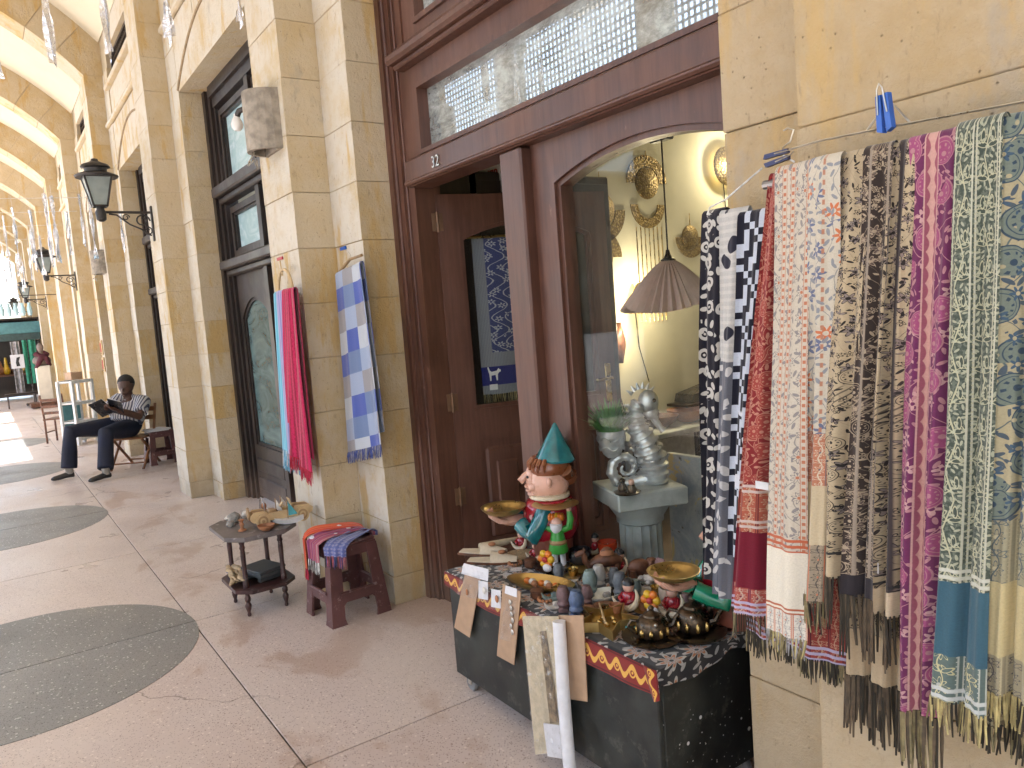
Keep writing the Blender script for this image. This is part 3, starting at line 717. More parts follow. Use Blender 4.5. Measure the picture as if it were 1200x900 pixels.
def sheet(name, f, nu, nv, mat, parent=None, uvs=None):
    vs = []; uv = []
    for j in range(nv+1):
        for i in range(nu+1):
            p, q = f(i/nu, j/nv); vs.append(p); uv.append(q)
    fs = [(j*(nu+1)+i, j*(nu+1)+i+1, (j+1)*(nu+1)+i+1, (j+1)*(nu+1)+i) for j in range(nv) for i in range(nu)]
    me = bpy.data.meshes.new(name); me.from_pydata(vs, [], fs); l = me.uv_layers.new(name='UVMap')
    for lp in me.loops: l.data[lp.index].uv = uv[lp.vertex_index]
    me.polygons.foreach_set('use_smooth', [True]*len(me.polygons)); me.materials.append(mat)
    return link(name, me, parent)
def fringe(parent, f, n, length, mats, rr, spread=.006, thick=.0016, knots=True):
    """threads hanging from the lower hem; f(s) -> point"""
    mb = [MB() for _ in mats]
    for i in range(n):
        s = (i + rr.uniform(.1, .9))/n; p = Vector(f(s)); L = length*rr.uniform(.75, 1.12); dx, dy = rr.uniform(-1, 1)*spread, rr.uniform(-1, 1)*spread - .002
        m = rr.choice(mb)
        m.tube([p + Vector((0, 0, .004)), p + Vector((dx*.3, dy*.5, -L*.4)), p + Vector((dx, dy, -L))], [thick, thick*1.15, thick*.7], 4)
    for m, mt in zip(mb, mats):
        if m.v: tag(m.build('fringe', mt, parent), kind='stuff')
def hang(name, label, tl, tr, bl, br, y, pleats, mat, fr, frlen, seed, ztop=1.72, amp=.012, group=None, back=.8, wide=1.3, nf=None, ft=.0016, slope=0, cat='scarf', diag=0):
    """scarf folded over a bar at ztop: tl, tr = x of the upper corners, bl, br = (x, z) of the lower corners"""
    rr = random.Random(seed); ph = [rr.uniform(0, 6.28) for _ in range(4)]; L = ztop - (bl[1]+br[1])/2; W = ((tr-tl)+(br[0]-bl[0]))/2
    r = thing(name, label, cat, ((tl+tr)/2, y, min(bl[1], br[1]) - frlen), 0, group); o = Vector(r.location); rad = .011
    def fold(s, t):
        a = amp*(.30 + .9*min(1, t*1.6))
        return a*(sin(2*pi*pleats*s + ph[0] + .9*sin(t*2.2+ph[1])) + .45*sin(2*pi*pleats*2.3*s + ph[2] + t*1.3)) + .006*sin(t*5+ph[3]+s*2)
    def front(s, t):
        zb = bl[1] + (br[1]-bl[1])*s; x = (tl + (tr-tl)*s)*(1-t) + (bl[0] + (br[0]-bl[0])*s)*t
        z = ztop + (zb - ztop)*t
        x += (.30*amp)*cos(2*pi*pleats*s + ph[0])*t
        return Vector((x, y - .013 + fold(s, t) - .012*t, z))
    def F(s, q):
        if q < .30:                                     # back half, upwards
            t = (1 - q/.30)*back; p = front(s, t); p.y = y + .014 + .35*fold(s, t); return p - o, (s*W*wide, -t)
        if q < .38:
            a = pi*(q-.30)/.08; p = front(s, 0); yy = p.y
            return Vector((p.x, (yy + y+.014)/2 - (yy - y - .014)/2*(-cos(a)) , ztop + rad*sin(a))) - o if False else Vector((p.x, (y+.014) + (yy - y - .014)*(q-.30)/.08, ztop + rad*sin(a))) - o, (s*W*wide, 0)
        t = (q-.38)/.62; return front(s, t) - o, (s*W*wide, t)
    nu = max(10, int(pleats*12)); sheet('cloth', F, nu, 72, mat, r)
    if fr: fringe(r, lambda s: front(s, 1) - o, nf or max(10, int(W*430)), frlen, fr, rr, thick=ft)
    return r
TH = {n: plain('thread_'+n, c, .9, var=.3, sc=60) for n, c in dict(dark=(.035, .028, .018), brown=(.10, .072, .045), olive=(.22, .18, .09), gold=(.46, .38, .17), white=(.62, .62, .60), blue=(.05, .07, .22), red=(.40, .02, .05), cyan=(.10, .33, .50), grey=(.28, .27, .27), orange=(.55, .12, .04), pink=(.42, .12, .15)).items()}
GRP = 'scarves hanging from the bar on the stone pilaster'
def px_scarf(name, label, t0, t1, b0, b1, pyb, y, pleats, fn, fr, frpx, seed, wide=1.3, nf=None, ft=.0016, pyb2=None, amp=.011, back=.8, ztop=1.722, grp=GRP):
    def tx(p): return aty(p, 203-(p-912)*.15, y).x
    A, B = aty(b0, pyb, y), aty(b1, pyb2 or pyb, y); zb = A.z if pyb2 is None else None
    if pyb2 is None: zl = zr = (A.z + B.z)/2
    else: zl, zr = A.z, B.z
    return hang(name, label, tx(t0), tx(t1), (A.x, zl), (B.x, zr), y, pleats, cloth('cloth_'+str(seed), fn), [TH[q] for q in fr], frpx/900*1.6, seed, ztop, amp, grp, back, wide, nf, ft)
px_scarf('paisley_scarf', 'dark red paisley scarf with plain crimson end, leftmost on the bar', 903, 920, 860, 908, 718, 1.325, 1.2, fn_red, ('dark', 'olive', 'dark'), 26, 1)
px_scarf('ornamental_scarf', 'ivory scarf with orange and grey woven ornament and plain ivory end band', 912, 957, 905, 951, 742, 1.275, 1.0, fn_ivory, ('olive', 'gold', 'grey'), 20, 2, amp=.006)
px_scarf('floral_scarf', 'off-white floral scarf with slate blue and orange blossoms beside the ivory one', 953, 990, 947, 978, 700, 1.272, 1.2, fn_whiteblue, ('brown', 'dark', 'olive'), 30, 3)
px_scarf('floral_scarf', 'beige scarf with black flowers and vines, wider of the two beige ones', 986, 1026, 970, 1006, 673, 1.285, 1.2, fn_beige, ('brown', 'dark'), 44, 4, ft=.0024)
px_scarf('floral_scarf', 'dark brown floral scarf with beige stripes between the two beige scarves', 1018, 1050, 1001, 1036, 696, 1.279, 1.1, fn_brown, ('dark', 'brown'), 60, 5, ft=.0026)
px_scarf('floral_scarf', 'narrow beige and black floral scarf next to the purple one', 1046, 1080, 1034, 1066, 718, 1.290, 1.5, fn_beige2, ('brown', 'dark'), 52, 6, ft=.0026)
px_scarf('paisley_scarf', 'purple scarf with pink paisley and a pink stripe', 1068, 1142, 1064, 1106, 830, 1.285, 1.8, fn_purple, ('brown', 'olive', 'dark'), 56, 7, ft=.0028)
px_scarf('leaf_patterned_scarf', 'dark green scarf with pale leaf pattern and plain teal end', 1126, 1182, 1097, 1166, 820, 1.262, 1.6, fn_green, ('gold', 'dark', 'gold', 'olive'), 26, 8, amp=.009, ft=.002)
px_scarf('paisley_scarf', 'cream scarf with blue paisley and plain straw yellow end, rightmost on the bar', 1174, 1290, 1160, 1262, 815, 1.285, 2.6, fn_cream, ('gold', 'dark', 'gold'), 28, 9, amp=.013, ft=.002)
px_scarf('ornamental_scarf', 'red ornamental scarf hanging behind the ivory one with sloping dark fringe', 925, 1004, 884, 1002, 735, 1.365, 2.0, fn_redlow, ('dark', 'dark', 'olive'), 24, 10, pyb2=786, ft=.002)
px_scarf('plain_ended_scarf', 'tan ended scarf hanging lowest behind the beige ones with long brown fringe', 990, 1070, 996, 1068, 795, 1.36, 2.2, fn_tan, ('brown', 'dark'), 62, 11, ft=.003)
px_scarf('fringed_scarf', 'dark olive scarf behind the green and cream ones showing its black fringe', 1120, 1280, 1160, 1290, 838, 1.36, 3.0, fn_dark, ('dark', 'olive', 'dark'), 26, 12, pyb2=880, ft=.002)
# bar, line, hangers and pegs
bar0, bar1 = aty(905, 200, 1.325).x - .02, .55
tag(MB().tube([(bar0, 1.325, 1.712), (bar1, 1.325, 1.712)], .009, 10).build('hanging_bar', plain('bar_steel', (.35, .35, .35), .35, .9)), 'steel bar under the folded tops of the scarves', 'bar')
wl = thing('hanging_wire', 'thin steel wire stretched along the pilaster above the scarves', 'wire', (-.95, 1.35, 1.75))
wp = [aty(905, 181, 1.33), aty(960, 165, 1.34), aty(1035, 150, 1.36), aty(1200, 119, 1.37), Vector((.5, 1.40, 1.80))]
MB().tube([p - wl.location for p in wp], .0022, 6).build('wire', M['nickel'], wl, smooth=True)
tp = aty(1042, 117, 1.385)
MB().tube([aty(1015, 154, 1.375) - wl.location, tp - wl.location, aty(1068, 145, 1.38) - wl.location], .0022, 6).build('wire_triangle', M['nickel'], wl)
def peg(label, p, rot, sc, mat):
    r = thing('clothes_peg', label, 'peg', p, 0, None); r.rotation_euler = rot
    for s in (-1, 1):
        MB().prism([(s*.004, -.035*sc), (s*.016*sc, -.03*sc), (s*.013*sc, .035*sc), (s*.002, .035*sc)], -.006*sc, .006*sc, 'y').build('jaw', mat, r)
    MB().tube([(-.010*sc, -.007*sc, .0), (-.006*sc, -.009*sc, .045*sc), (.0, -.009*sc, .055*sc), (.006*sc, -.009*sc, .045*sc), (.010*sc, -.007*sc, 0)], .0016*sc, 6).build('spring', M['nickel'], r, smooth=True)
    return r
M['bluepl'] = plain('blue_plastic', (.02, .10, .42), .35, var=.15)
M['navypl'] = plain('navy_plastic', (.015, .02, .08), .4, var=.2)
peg('blue plastic clothes peg clipped on the wire above the beige scarves', aty(1037, 133, 1.355), (0, RAD(-4), RAD(-10)), .95, M['bluepl'])
peg('navy plastic clothes peg lying sideways at the left end of the wire', aty(910, 185, 1.33), (0, RAD(86), 0), .8, M['navypl'])
hg = thing('wire_hanger', 'white wire hanger at the left end of the bar holding black and white scarves', 'hanger', aty(905, 180, 1.40))
h0 = Vector(hg.location)
def hp(x, y, Y): return aty(x, y, Y) - h0
MB().tube([hp(918, 153, 1.36), hp(923, 150, 1.36), hp(930, 152, 1.36), hp(926, 166, 1.36), hp(918, 172, 1.36), hp(917, 182, 1.37)], .0018, 6).build('hook', M['nickel'], hg, smooth=True)
MB().tube([hp(893, 197, 1.50), hp(850, 234, 1.50), hp(832, 243, 1.50), hp(829, 251, 1.50)], .0022, 6).build('arm', TH['white'], hg, smooth=True)
MB().tube([hp(829, 251, 1.50), hp(905, 251, 1.50)], .0035, 6).build('bottom_rail', TH['white'], hg, smooth=True)
MB().tube([hp(918, 182, 1.40), hp(931, 190, 1.40)], .0020, 6).build('short_arm', TH['white'], hg)
def trio(name, label, t0, t1, b0, b1, pyt, pyb, y, pl, fn, seed, amp=.010, wide=1.25):
    A, B = aty(b0, pyb, y), aty(b1, pyb, y); zt = aty((t0+t1)/2, pyt, y).z
    hang(name, label, aty(t0, pyt, y).x, aty(t1, pyt, y).x, (A.x, A.z), (B.x, A.z), y, pl, cloth('cloth_'+str(seed), fn), None, .01, seed, zt, amp, 'monochrome scarves beside the shop window', .9, wide)
trio('floral_scarf', 'black scarf printed with white ringed blossoms beside the shop window', 826, 853, 827, 850, 250, 672, 1.515, 1.1, fn_bwflor, 21)
trio('leaf_patterned_scarf', 'grey scarf with white leaves, longest of the three monochrome ones', 846, 878, 842, 868, 249, 692, 1.495, 1.3, fn_grey, 22)
trio('checked_scarf', 'black and pale blue dogtooth scarf next to the red paisley one', 868, 905, 858, 893, 251, 648, 1.475, 1.2, fn_hound, 23)
# price tags
def ptag(name, label, p, w_, h_, rz, rx=0):
    o = MB().cbox((0, 0, 0), (w_, .0012, h_), .0003).build(name, plain('tag_card', (.62, .62, .62), .7, var=.1, sc=60)); o.location = p; o.rotation_euler = (rx, 0, rz)
    return tag(o, label, 'price tag')
ptag('price_tag', 'white paper tag on the end of the dark brown scarf', aty(1025, 665, 1.262), .015, .020, 0)
ptag('price_tag', 'white label stitched across the dark red paisley scarf', aty(893, 569, 1.272), .032, .016, 0)
# ================================================================ things along the arcade
M['plasticbrown'] = plain('brown_moulded_plastic', (.105, .042, .040), .45, var=.25, sc=9, bmp=.05, wear=(.26, .18, .17))
def stool(label, loc, rz, h=.43, wt=.27, wb=.355, group=None):
    r = thing('plastic_stool', label, 'stool', loc, rz, group)
    t = MB().cbox((0, 0, h-.012), (wt, wt, .024), .008)
    for i in range(4): t.obox((0, 0, h-.042), (.001, .001, .001))
    t = MB().cbox((0, 0, h-.012), (wt, wt, .024), .008)
    t.ring([(-wt/2, -wt/2), (wt/2, -wt/2), (wt/2, wt/2), (-wt/2, wt/2)], [(-wt/2+.008, -wt/2+.008), (wt/2-.008, -wt/2+.008), (wt/2-.008, wt/2-.008), (-wt/2+.008, wt/2-.008)], h-.075, h-.02, 'z')
    t.build('seat', M['plasticbrown'], r)
    def at(sx, sy, z, ins=0):
        f = z/h; k = wb/2 + (wt/2-wb/2)*f - ins; return Vector((sx*k, sy*k, z))
    for sx in (-1, 1):
        for sy in (-1, 1):
            m = MB(); w0, w1 = .072, .058
            vs = []
            for z in (0, .03, h-.03):
                c = at(sx, sy, z); w_ = w0 + (w1-w0)*z/h + (.010 if z < .02 else 0)
                for dx, dy in ((0, 0), (-sx*w_, 0), (-sx*w_, -sy*.012), (-sx*.012, -sy*.012), (-sx*.012, -sy*w_), (0, -sy*w_)):
                    vs.append((c.x+dx, c.y+dy, z))
            fs = []
            for l in (0, 6):
                for i in range(6): fs.append((l+i, l+(i+1) % 6, l+6+(i+1) % 6, l+6+i))
            fs += [(5, 4, 3, 0), (3, 2, 1, 0), (12, 15, 16, 17), (12, 13, 14, 15)]
            m.add(vs, fs).build('leg', M['plasticbrown'], r)
    for ax in (0, 1):
        for sg in (-1, 1):
            z0, z1 = h*.27, h*.40; k = at(1, 1, (z0+z1)/2).x - .006; l = k - .045
            poly = [(-l, z0-.03), (-l+.03, z0), (l-.03, z0), (l, z0-.03), (l, z1), (-l, z1)]
            m = MB().prism(poly, -.006, .006, 'y')
            m.tube([(-l, -.008, z1), (l, -.008, z1)], .007, 6)
            m.xf((Matrix.Translation((0, sg*k, 0)) if ax == 0 else Matrix.Translation((sg*k, 0, 0)) @ Matrix.Rotation(pi/2, 4, 'Z')))
            m.build('rail', M['plasticbrown'], r)
    return r
st = stool('brown plastic stool with folded scarves beside the shop pilaster', (-3.765, 1.425, 0), RAD(3), .405, .255, .33)
def draped(name, label, cx, cy, w_, l0, l1, ang, fn, fr, seed, zt, lift=.01, pleats=3):
    """cloth lying over the stool seat and hanging down at one or both ends"""
    rr = random.Random(seed); c = Vector((cx, cy, zt)); r = thing(name, label, 'scarf', c, ang); h2 = .135; ph = rr.uniform(0, 6)
    def F(s, t):
        x = (s-.5)*w_*(1 + .10*sin(t*3)); q = -l0 + (l0 + 2*h2 + l1)*t - h2; k = .006*sin(s*pleats*6.28+ph) + .004*sin(s*17+t*4)
        e = .02
        if q < -h2: y, z = -h2 - e*.9 - k - .01*(abs(q)-h2), -(abs(q)-h2)
        elif q > h2: y, z = h2 + e*.9 + k, -(q-h2)
        else: y, z = q*1.08, lift + k*.8 + .012*(1-(q/h2)**4) - .012*(q/h2)**6
        return Vector((x, y, z + lift*.5)), (s*w_*1.2, t)
    sheet('cloth', F, 26, 40, cloth('cloth_'+str(seed), fn), r)
    if fr: fringe(r, lambda s: F(s, 0)[0], int(w_*420), .055, [TH[q] for q in fr], rr, spread=.005)
    return r
def fn_orange(u, v): return mix(ss(xsin(u*300), -.3, .6)*.6, (.62, .11, .035), (.46, .05, .05))
def fn_stripe(u, v):
    s_ = ss(xsin(u*340 + xsin(u*90)*2), -.2, .4); return mix(s_, (.36, .09, .13), mix(ss(xsin(u*120), 0, .4), (.44, .24, .26), (.24, .05, .14)))
def fn_bluepl(u, v): return mix(ss(xsin(u*260)*.5 + xsin(v*120)*.5, -.1, .5), (.10, .12, .30), (.22, .22, .36))
sx, sy = -3.765, 1.425
A14 = RAD(3)
def stp(a, b): return (sx + a*cos(A14) - b*sin(A14), sy + a*sin(A14) + b*cos(A14))
draped('folded_scarf', 'orange red scarf draped over the left end of the brown stool', *stp(-.085, 0.0), .115, .17, .03, A14 - .45, fn_orange, ('orange', 'red'), 31, .405, .016)
draped('folded_scarf', 'pink and mauve striped scarf draped over the middle of the brown stool', *stp(.01, -.005), .135, .10, .02, A14 - .05, fn_stripe, ('grey', 'white', 'brown', 'blue'), 32, .405, .012)
draped('folded_scarf', 'blue checked scarf draped over the right end of the brown stool', *stp(.095, .01), .125, .05, .03, A14 + .55, fn_bluepl, ('blue', 'pink', 'dark'), 33, .405, .010)
tag(MB().ell((0, 0, 0), (.025, .04, .035)).build('rolled_scarf', plain('white_cotton', (.6, .6, .66), .8), smooth=True, loc=(*stp(-.062, -.12), .395)), 'rolled white cloth between the orange and the striped scarf', 'cloth')
for i, (a, b) in enumerate(((-.06, .02), (.03, .03), (.07, -.06))):
    o = MB().cbox((0, 0, 0), (.022, .014, .0015), .0004).build('price_tag', MATS['tag_card'], None, loc=(*stp(a, b), .447)); o.rotation_euler = (.1, .1, .5+i)
    tag(o, ['tiny white tag on the orange scarf of the stool', 'tiny white tag on the striped scarf of the stool', 'tiny white tag on the blue checked scarf of the stool'][i], 'price tag')
# ---- small turned side table
M['turned'] = plain('dark_turned_wood', (.052, .022, .020), .38, var=.4, sc=12, bmp=.08, wear=(.16, .12, .11))
TA = 0.0
sd_ = thing('side_table', 'small dark turned-leg side table with wares beside the brown stool', 'table', (-4.235, 1.105, 0), TA)
tw, td, tht = .48, .38, .45
def octo(w_, d_, c): return [(-w_/2+c, -d_/2), (w_/2-c, -d_/2), (w_/2, -d_/2+c), (w_/2, d_/2-c), (w_/2-c, d_/2), (-w_/2+c, d_/2), (-w_/2, d_/2-c), (-w_/2, -d_/2+c)]
top_ = MB().prism(octo(tw, td, .08), tht-.02, tht).prism(octo(tw-.03, td-.03, .075), tht-.03, tht-.02).build('table_top', plain('dusty_table_top', (.14, .12, .115), .5, var=.35, sc=10, wear=(.35, .33, .32)), sd_)
MB().prism(octo(tw-.06, td-.06, .07), .135, .155).build('shelf', M['turned'], sd_)
lp = [(.008, 0), (.011, .008), (.008, .02), (.015, .045), (.017, .06), (.010, .075), (.016, .085), (.016, .10), (.011, .112), (.013, .13), (.016, .15), (.016, .19), (.013, .20), (.012, .26), (.014, .33), (.012, .36), (.016, .37), (.012, .385), (.016, .40), (.016, .425)]
for ax_ in (-1, 1):
    for ay in (-1, 1): MB().lathe(lp, 12, (ax_*.135, ay*.10, 0)).build('leg', M['turned'], sd_, smooth=True)
def st2w(a, b, z): return Vector((-4.235 + a, 1.105 + b, z - (.02 if z < .3 else 0)))
# wooden toy car
M['palewood'] = plain('pale_plywood', (.50, .36, .19), .6, var=.15, sc=20)
M['palewood_dk'] = plain('burnt_plywood', (.30, .19, .09), .6, var=.2, sc=20)
cq0, cq1 = atz(306, 617, tht), atz(352, 608, tht); cpos = (cq0+cq1)/2
car = thing('toy_car', 'pale wooden toy roadster with disc wheels on the small side table', 'toy car', (cpos.x, cpos.y, tht), atan2((cq1-cq0).y, (cq1-cq0).x)); car.scale = (1.4, 1.4, 1.5)
body = [(-.105, .022), (.105, .022), (.118, .030), (.122, .044), (.104, .056), (.055, .060), (.045, .050), (-.05, .048), (-.06, .058), (-.10, .060), (-.115, .048), (-.115, .03)]
for s_ in (-1, 1): MB().prism(body, s_*.028-.004, s_*.028+.004, 'y').build('side_panel', M['palewood'], car)
MB().box(-.10, .10, -.024, .024, .022, .034).box(.055, .105, -.024, .024, .045, .055).box(-.10, -.06, -.024, .024, .045, .054).build('chassis', M['palewood_dk'], car)
MB().cbox((-.03, 0, .047), (.03, .044, .02), .004).build('seat', M['palewood_dk'], car)
MB().obox((.04, 0, .072), (.003, .05, .028), RY(-.3)).build('windscreen', M['palewood'], car)
MB().tube([(.025, .0, .05), (.01, .0, .066)], .002, 6).lathe([(.001, 0), (.011, 0), (.011, .003), (.001, .003)], 10, (.008, 0, .067), RY(-.8)).build('steering_wheel', M['palewood'], car)
for wx in (-.072, .078):
    for s_ in (-1, 1):
        wv = MB().lathe([(.0, -.004), (.026, -.004), (.026, .004), (.0, .004)], 18, (wx, s_*.038, .026), RX(pi/2)).build('wheel', M['palewood'], car)
        MB().lathe([(.012, -.0046), (.019, -.0046), (.019, .0046), (.012, .0046)], 18, (wx, s_*.038, .026), RX(pi/2), cap=False).lathe([(.0, -.006), (.006, -.006), (.006, .006), (.0, .006)], 10, (wx, s_*.038, .026), RX(pi/2)).build('hub', M['palewood_dk'], wv)
MB().lathe([(.0, -.003), (.022, -.003), (.022, .003), (.0, .003)], 16, (-.118, 0, .055), RY(pi/2)).build('spare_wheel', M['palewood_dk'], car)
# other wares on it
def turned(name, label, cat, p, prof, mat, n=14): return tag(MB().lathe(prof, n).build(name, mat, smooth=True, loc=p), label, cat)
M['terra'] = plain('terracotta', (.34, .15, .07), .7, var=.25)
M['shell'] = plain('shell_white', (.58, .55, .50), .5, var=.25, sc=30, bmp=.2)
M['greyrock'] = plain('grey_rock', (.25, .24, .22), .8, var=.4, sc=30, bmp=.3)
turned('candlestick', 'little terracotta candlestick at the near corner of the side table', 'candlestick', atz(284, 622, tht), [(.022, 0), (.022, .006), (.010, .012), (.008, .025), (.013, .035), (.008, .045), (.012, .055), (.016, .06), (.012, .062)], M['terra'])
def rock(name, label, cat, p, s, mat, seed, grp=None):
    bm_ = bmesh.new(); bmesh.ops.create_icosphere(bm_, subdivisions=2, radius=1); rr = random.Random(seed)
    for v in bm_.verts: v.co *= rr.uniform(.78, 1.15)
    for v in bm_.verts: v.co = Vector((v.co.x*s[0], v.co.y*s[1], v.co.z*s[2] + s[2]*.85))*1.25
    return tag(MB().bm(bm_).build(name, mat, loc=p), label, cat, grp)
for i, (a, b, s, m, l) in enumerate(((-.20, .02, (.03, .018, .016), 'shell', 'whitish shell at the back left corner of the side table'), (-.13, -.06, (.035, .028, .025), 'greyrock', 'grey stone in the middle left of the side table'), (-.19, -.06, (.026, .028, .018), 'shell', 'small pale shell at the left edge of the side table'), (-.08, .03, (.028, .025, .026), 'terra', 'reddish stone behind the candlestick on the side table'), (-.06, -.10, (.024, .02, .014), 'greyrock', 'flat grey pebble next to the candlestick on the side table'))):
    rock('shell' if m == 'shell' else 'stone', l, 'stone', st2w(a, b, tht), s, M[m], 50+i)
def cone_pack(name, label, p, h, mat, rz):   # twisted clear wrap
    m = MB(); k = 9
    vs = []
    for j in range(5):
        rr_ = [.018, .022, .012, .006, .016][j]
        for i in range(k): a = 2*pi*i/k; q = rr_*(1 + .35*sin(i*2.6+j)); vs.append((q*cos(a), q*sin(a), h*j/4 + .006*sin(i*3+j)))
    fs = [(j*k+i, j*k+(i+1) % k, (j+1)*k+(i+1) % k, (j+1)*k+i) for j in range(4) for i in range(k)]
    return tag(m.add(vs, fs).build(name, mat, loc=p, rot=(0, .15, rz)), label, 'bag')
def _film(b):
    nt = T.cur; out = nt.nodes['Material Output']; tr = nd('ShaderNodeBsdfTransparent'); gl = nd('ShaderNodeBsdfGlossy'); gl.inputs['Roughness'].default_value = .12
    df = nd('ShaderNodeBsdfDiffuse'); df.inputs[0].default_value = (.75, .77, .78, 1); m1 = nd('ShaderNodeMixShader'); m2 = nd('ShaderNodeMixShader')
    nb = bump(noise(opos(), 40, 3, .5, .8), .5, .004); put(gl.inputs['Normal'], nb)
    put(m1.inputs[0], schlick(.05)); lk(tr.outputs[0], m1.inputs[1]); lk(gl.outputs[0], m1.inputs[2])
    put(m2.inputs[0], ss(noise(opos(), 45, 4, .7), .55, .7)*.22); lk(m1.outputs[0], m2.inputs[1]); lk(df.outputs[0], m2.inputs[2]); lk(m2.outputs[0], out.inputs[0])
M['film'] = material('clear_film', _film)
cone_pack('wrapped_shell', 'clear wrapped packet standing behind the toy car bonnet', st2w(.0, -.05, tht), .10, M['film'], .3)
bk = thing('wire_basket', 'grey wire basket with tall handle on the side table', 'basket', st2w(-.06, .08, tht), TA)
MB().tube([(-.05 + .05*(1-cos(pi*i/14)), 0, .02 + .105*sin(pi*i/14)) for i in range(15)], .0035, 6).build('handle', plain('grey_wire', (.30, .29, .28), .5, .4), bk, smooth=True)
MB().lathe([(.03, 0), (.045, .012), (.05, .03), (.047, .03), (.042, .014), (.0, .004)], 16).build('bowl', plain('grey_wicker', (.28, .26, .23), .8, var=.4, sc=60, bmp=.5), bk, smooth=True)
# boats / craft pile behind the car
M['teal'] = plain('teal_paint', (.03, .22, .25), .4, var=.3)
M['whitep'] = plain('white_paint', (.62, .63, .62), .5, var=.12, sc=30)
M['redp'] = plain('red_paint', (.36, .03, .03), .4, var=.3)
for i, (a, b, m, l) in enumerate(((.06, .12, 'teal', 'teal painted model boat behind the toy car'), (.16, .15, 'whitep', 'white painted model boat at the far end of the side table'), (.02, .16, 'redp', 'red painted model boat beside the basket on the side table'))):
    bt = thing('model_boat', l, 'model boat', st2w(a, b, tht), TA + .6 + i*.5); bt.scale = (1.5, 1.5, 1.3)
    hull = MB(); n = 9
    for j in range(n):
        t = j/(n-1)*2-1; w_ = .018*(1-t*t)**.6 + .0008
        hull.v += [(t*.055, -w_, .024 + .01*t*t), (t*.055, -w_*.5, .002+.012*t*t), (t*.055, w_*.5, .002+.012*t*t), (t*.055, w_, .024+.01*t*t)]
    hull.f += [(j*4+q, j*4+(q+1) % 4, j*4+4+(q+1) % 4, j*4+4+q) for j in range(n-1) for q in range(4)]
    hull.build('hull', M[m], bt, smooth=True)
    MB().tube([(0, 0, .02), (0, 0, .10)], .0018, 6).build('mast', M['palewood_dk'], bt)
    MB().prism([(.003, .035), (.035, .04), (.004, .095)], -.0008, .0008, 'y').build('sail', M['shell'] if i != 1 else M['teal'], bt)
for i, (a, b, m, l) in enumerate(((-.17, .10, 'whitep', 'small white dish at the back left of the side table'), (.19, .02, 'terra', 'small terracotta dish at the right edge of the side table'), (-.02, .13, 'greyrock', 'small grey dish at the back of the side table'))):
    tag(MB().lathe([(.02, 0), (.038, .014), (.045, .03), (.042, .03), (.034, .014), (0, .006)], 16).build('small_dish', M[m], smooth=True, loc=st2w(a, b, tht)), l, 'dish')
for i, (a, b, l) in enumerate(((-.10, .10, 'carved sphinx-like brown figure behind the stones on the side table'), (.10, .10, 'carved brown figure behind the toy car seat'))):
    r = thing('carved_figure', l, 'figurine', st2w(a, b, tht), i*1.1); MB().lathe([(.022, 0), (.026, .02), (.016, .045), (.012, .05)], 12).ell((0, 0, .066), (.017, .016, .019)).build('body', M['turned'] if i else M['terra'], r, smooth=True); MB().cbox((0, 0, .004), (.06, .05, .008), .002).build('plinth', M['palewood_dk'], r)
# lower shelf: boxes, palm pieces
M['blackbox'] = plain('black_card', (.05, .056, .058), .55, var=.3)
M['bluebag'] = plain('blue_packet', (.10, .14, .34), .4, var=.3)
bx_ = thing('flat_box', 'black flat box lying on the lower shelf of the side table', 'box', st2w(.03, .02, .175), TA+.3)
MB().cbox((0, 0, .040), (.20, .16, .022), .004).build('base', M['blackbox'], bx_); MB().cbox((0, 0, .058), (.205, .165, .014), .004).build('lid', M['blackbox'], bx_)
for s_ in (-1, 1): MB().cbox((s_*.06, 0, .015), (.03, .13, .03), .003).build('tray_foot', M['blackbox'], bx_)
o = MB().cbox((0, 0, 0), (.08, .06, .035), .012).build('packet', M['bluebag'], loc=st2w(-.15, -.09, .193)); o.rotation_euler = (0, .1, .2+TA); tag(o, 'shiny blue packet on the lower shelf of the side table', 'packet')
rr = random.Random(12)
for i in range(14):
    a0, b0 = rr.uniform(-.07, .08), rr.uniform(-.145, -.085); an = rr.uniform(-.5, .5); L = rr.uniform(.14, .21)
    pts = [(L*(t-.5), .006*sin(t*5+i), .004*sin(t*7+i)) for t in (0, .25, .5, .75, 1)]
    o = MB().tube(pts, [.009, .016, .018, .013, .004], 7, flat=.5).build('palm_piece', plain('dry_palm', (.42, .31, .18), .8, var=.3, sc=40, bmp=.3), smooth=True, loc=st2w(a0, b0, .190 + .011*(i % 5))); o.rotation_euler = (rr.uniform(-.2, .2), rr.uniform(-.1, .1), TA+an)
    tag(o, 'dry tan piece of palm wood heaped on the lower shelf', 'wood piece', 'palm wood pieces on the lower shelf')
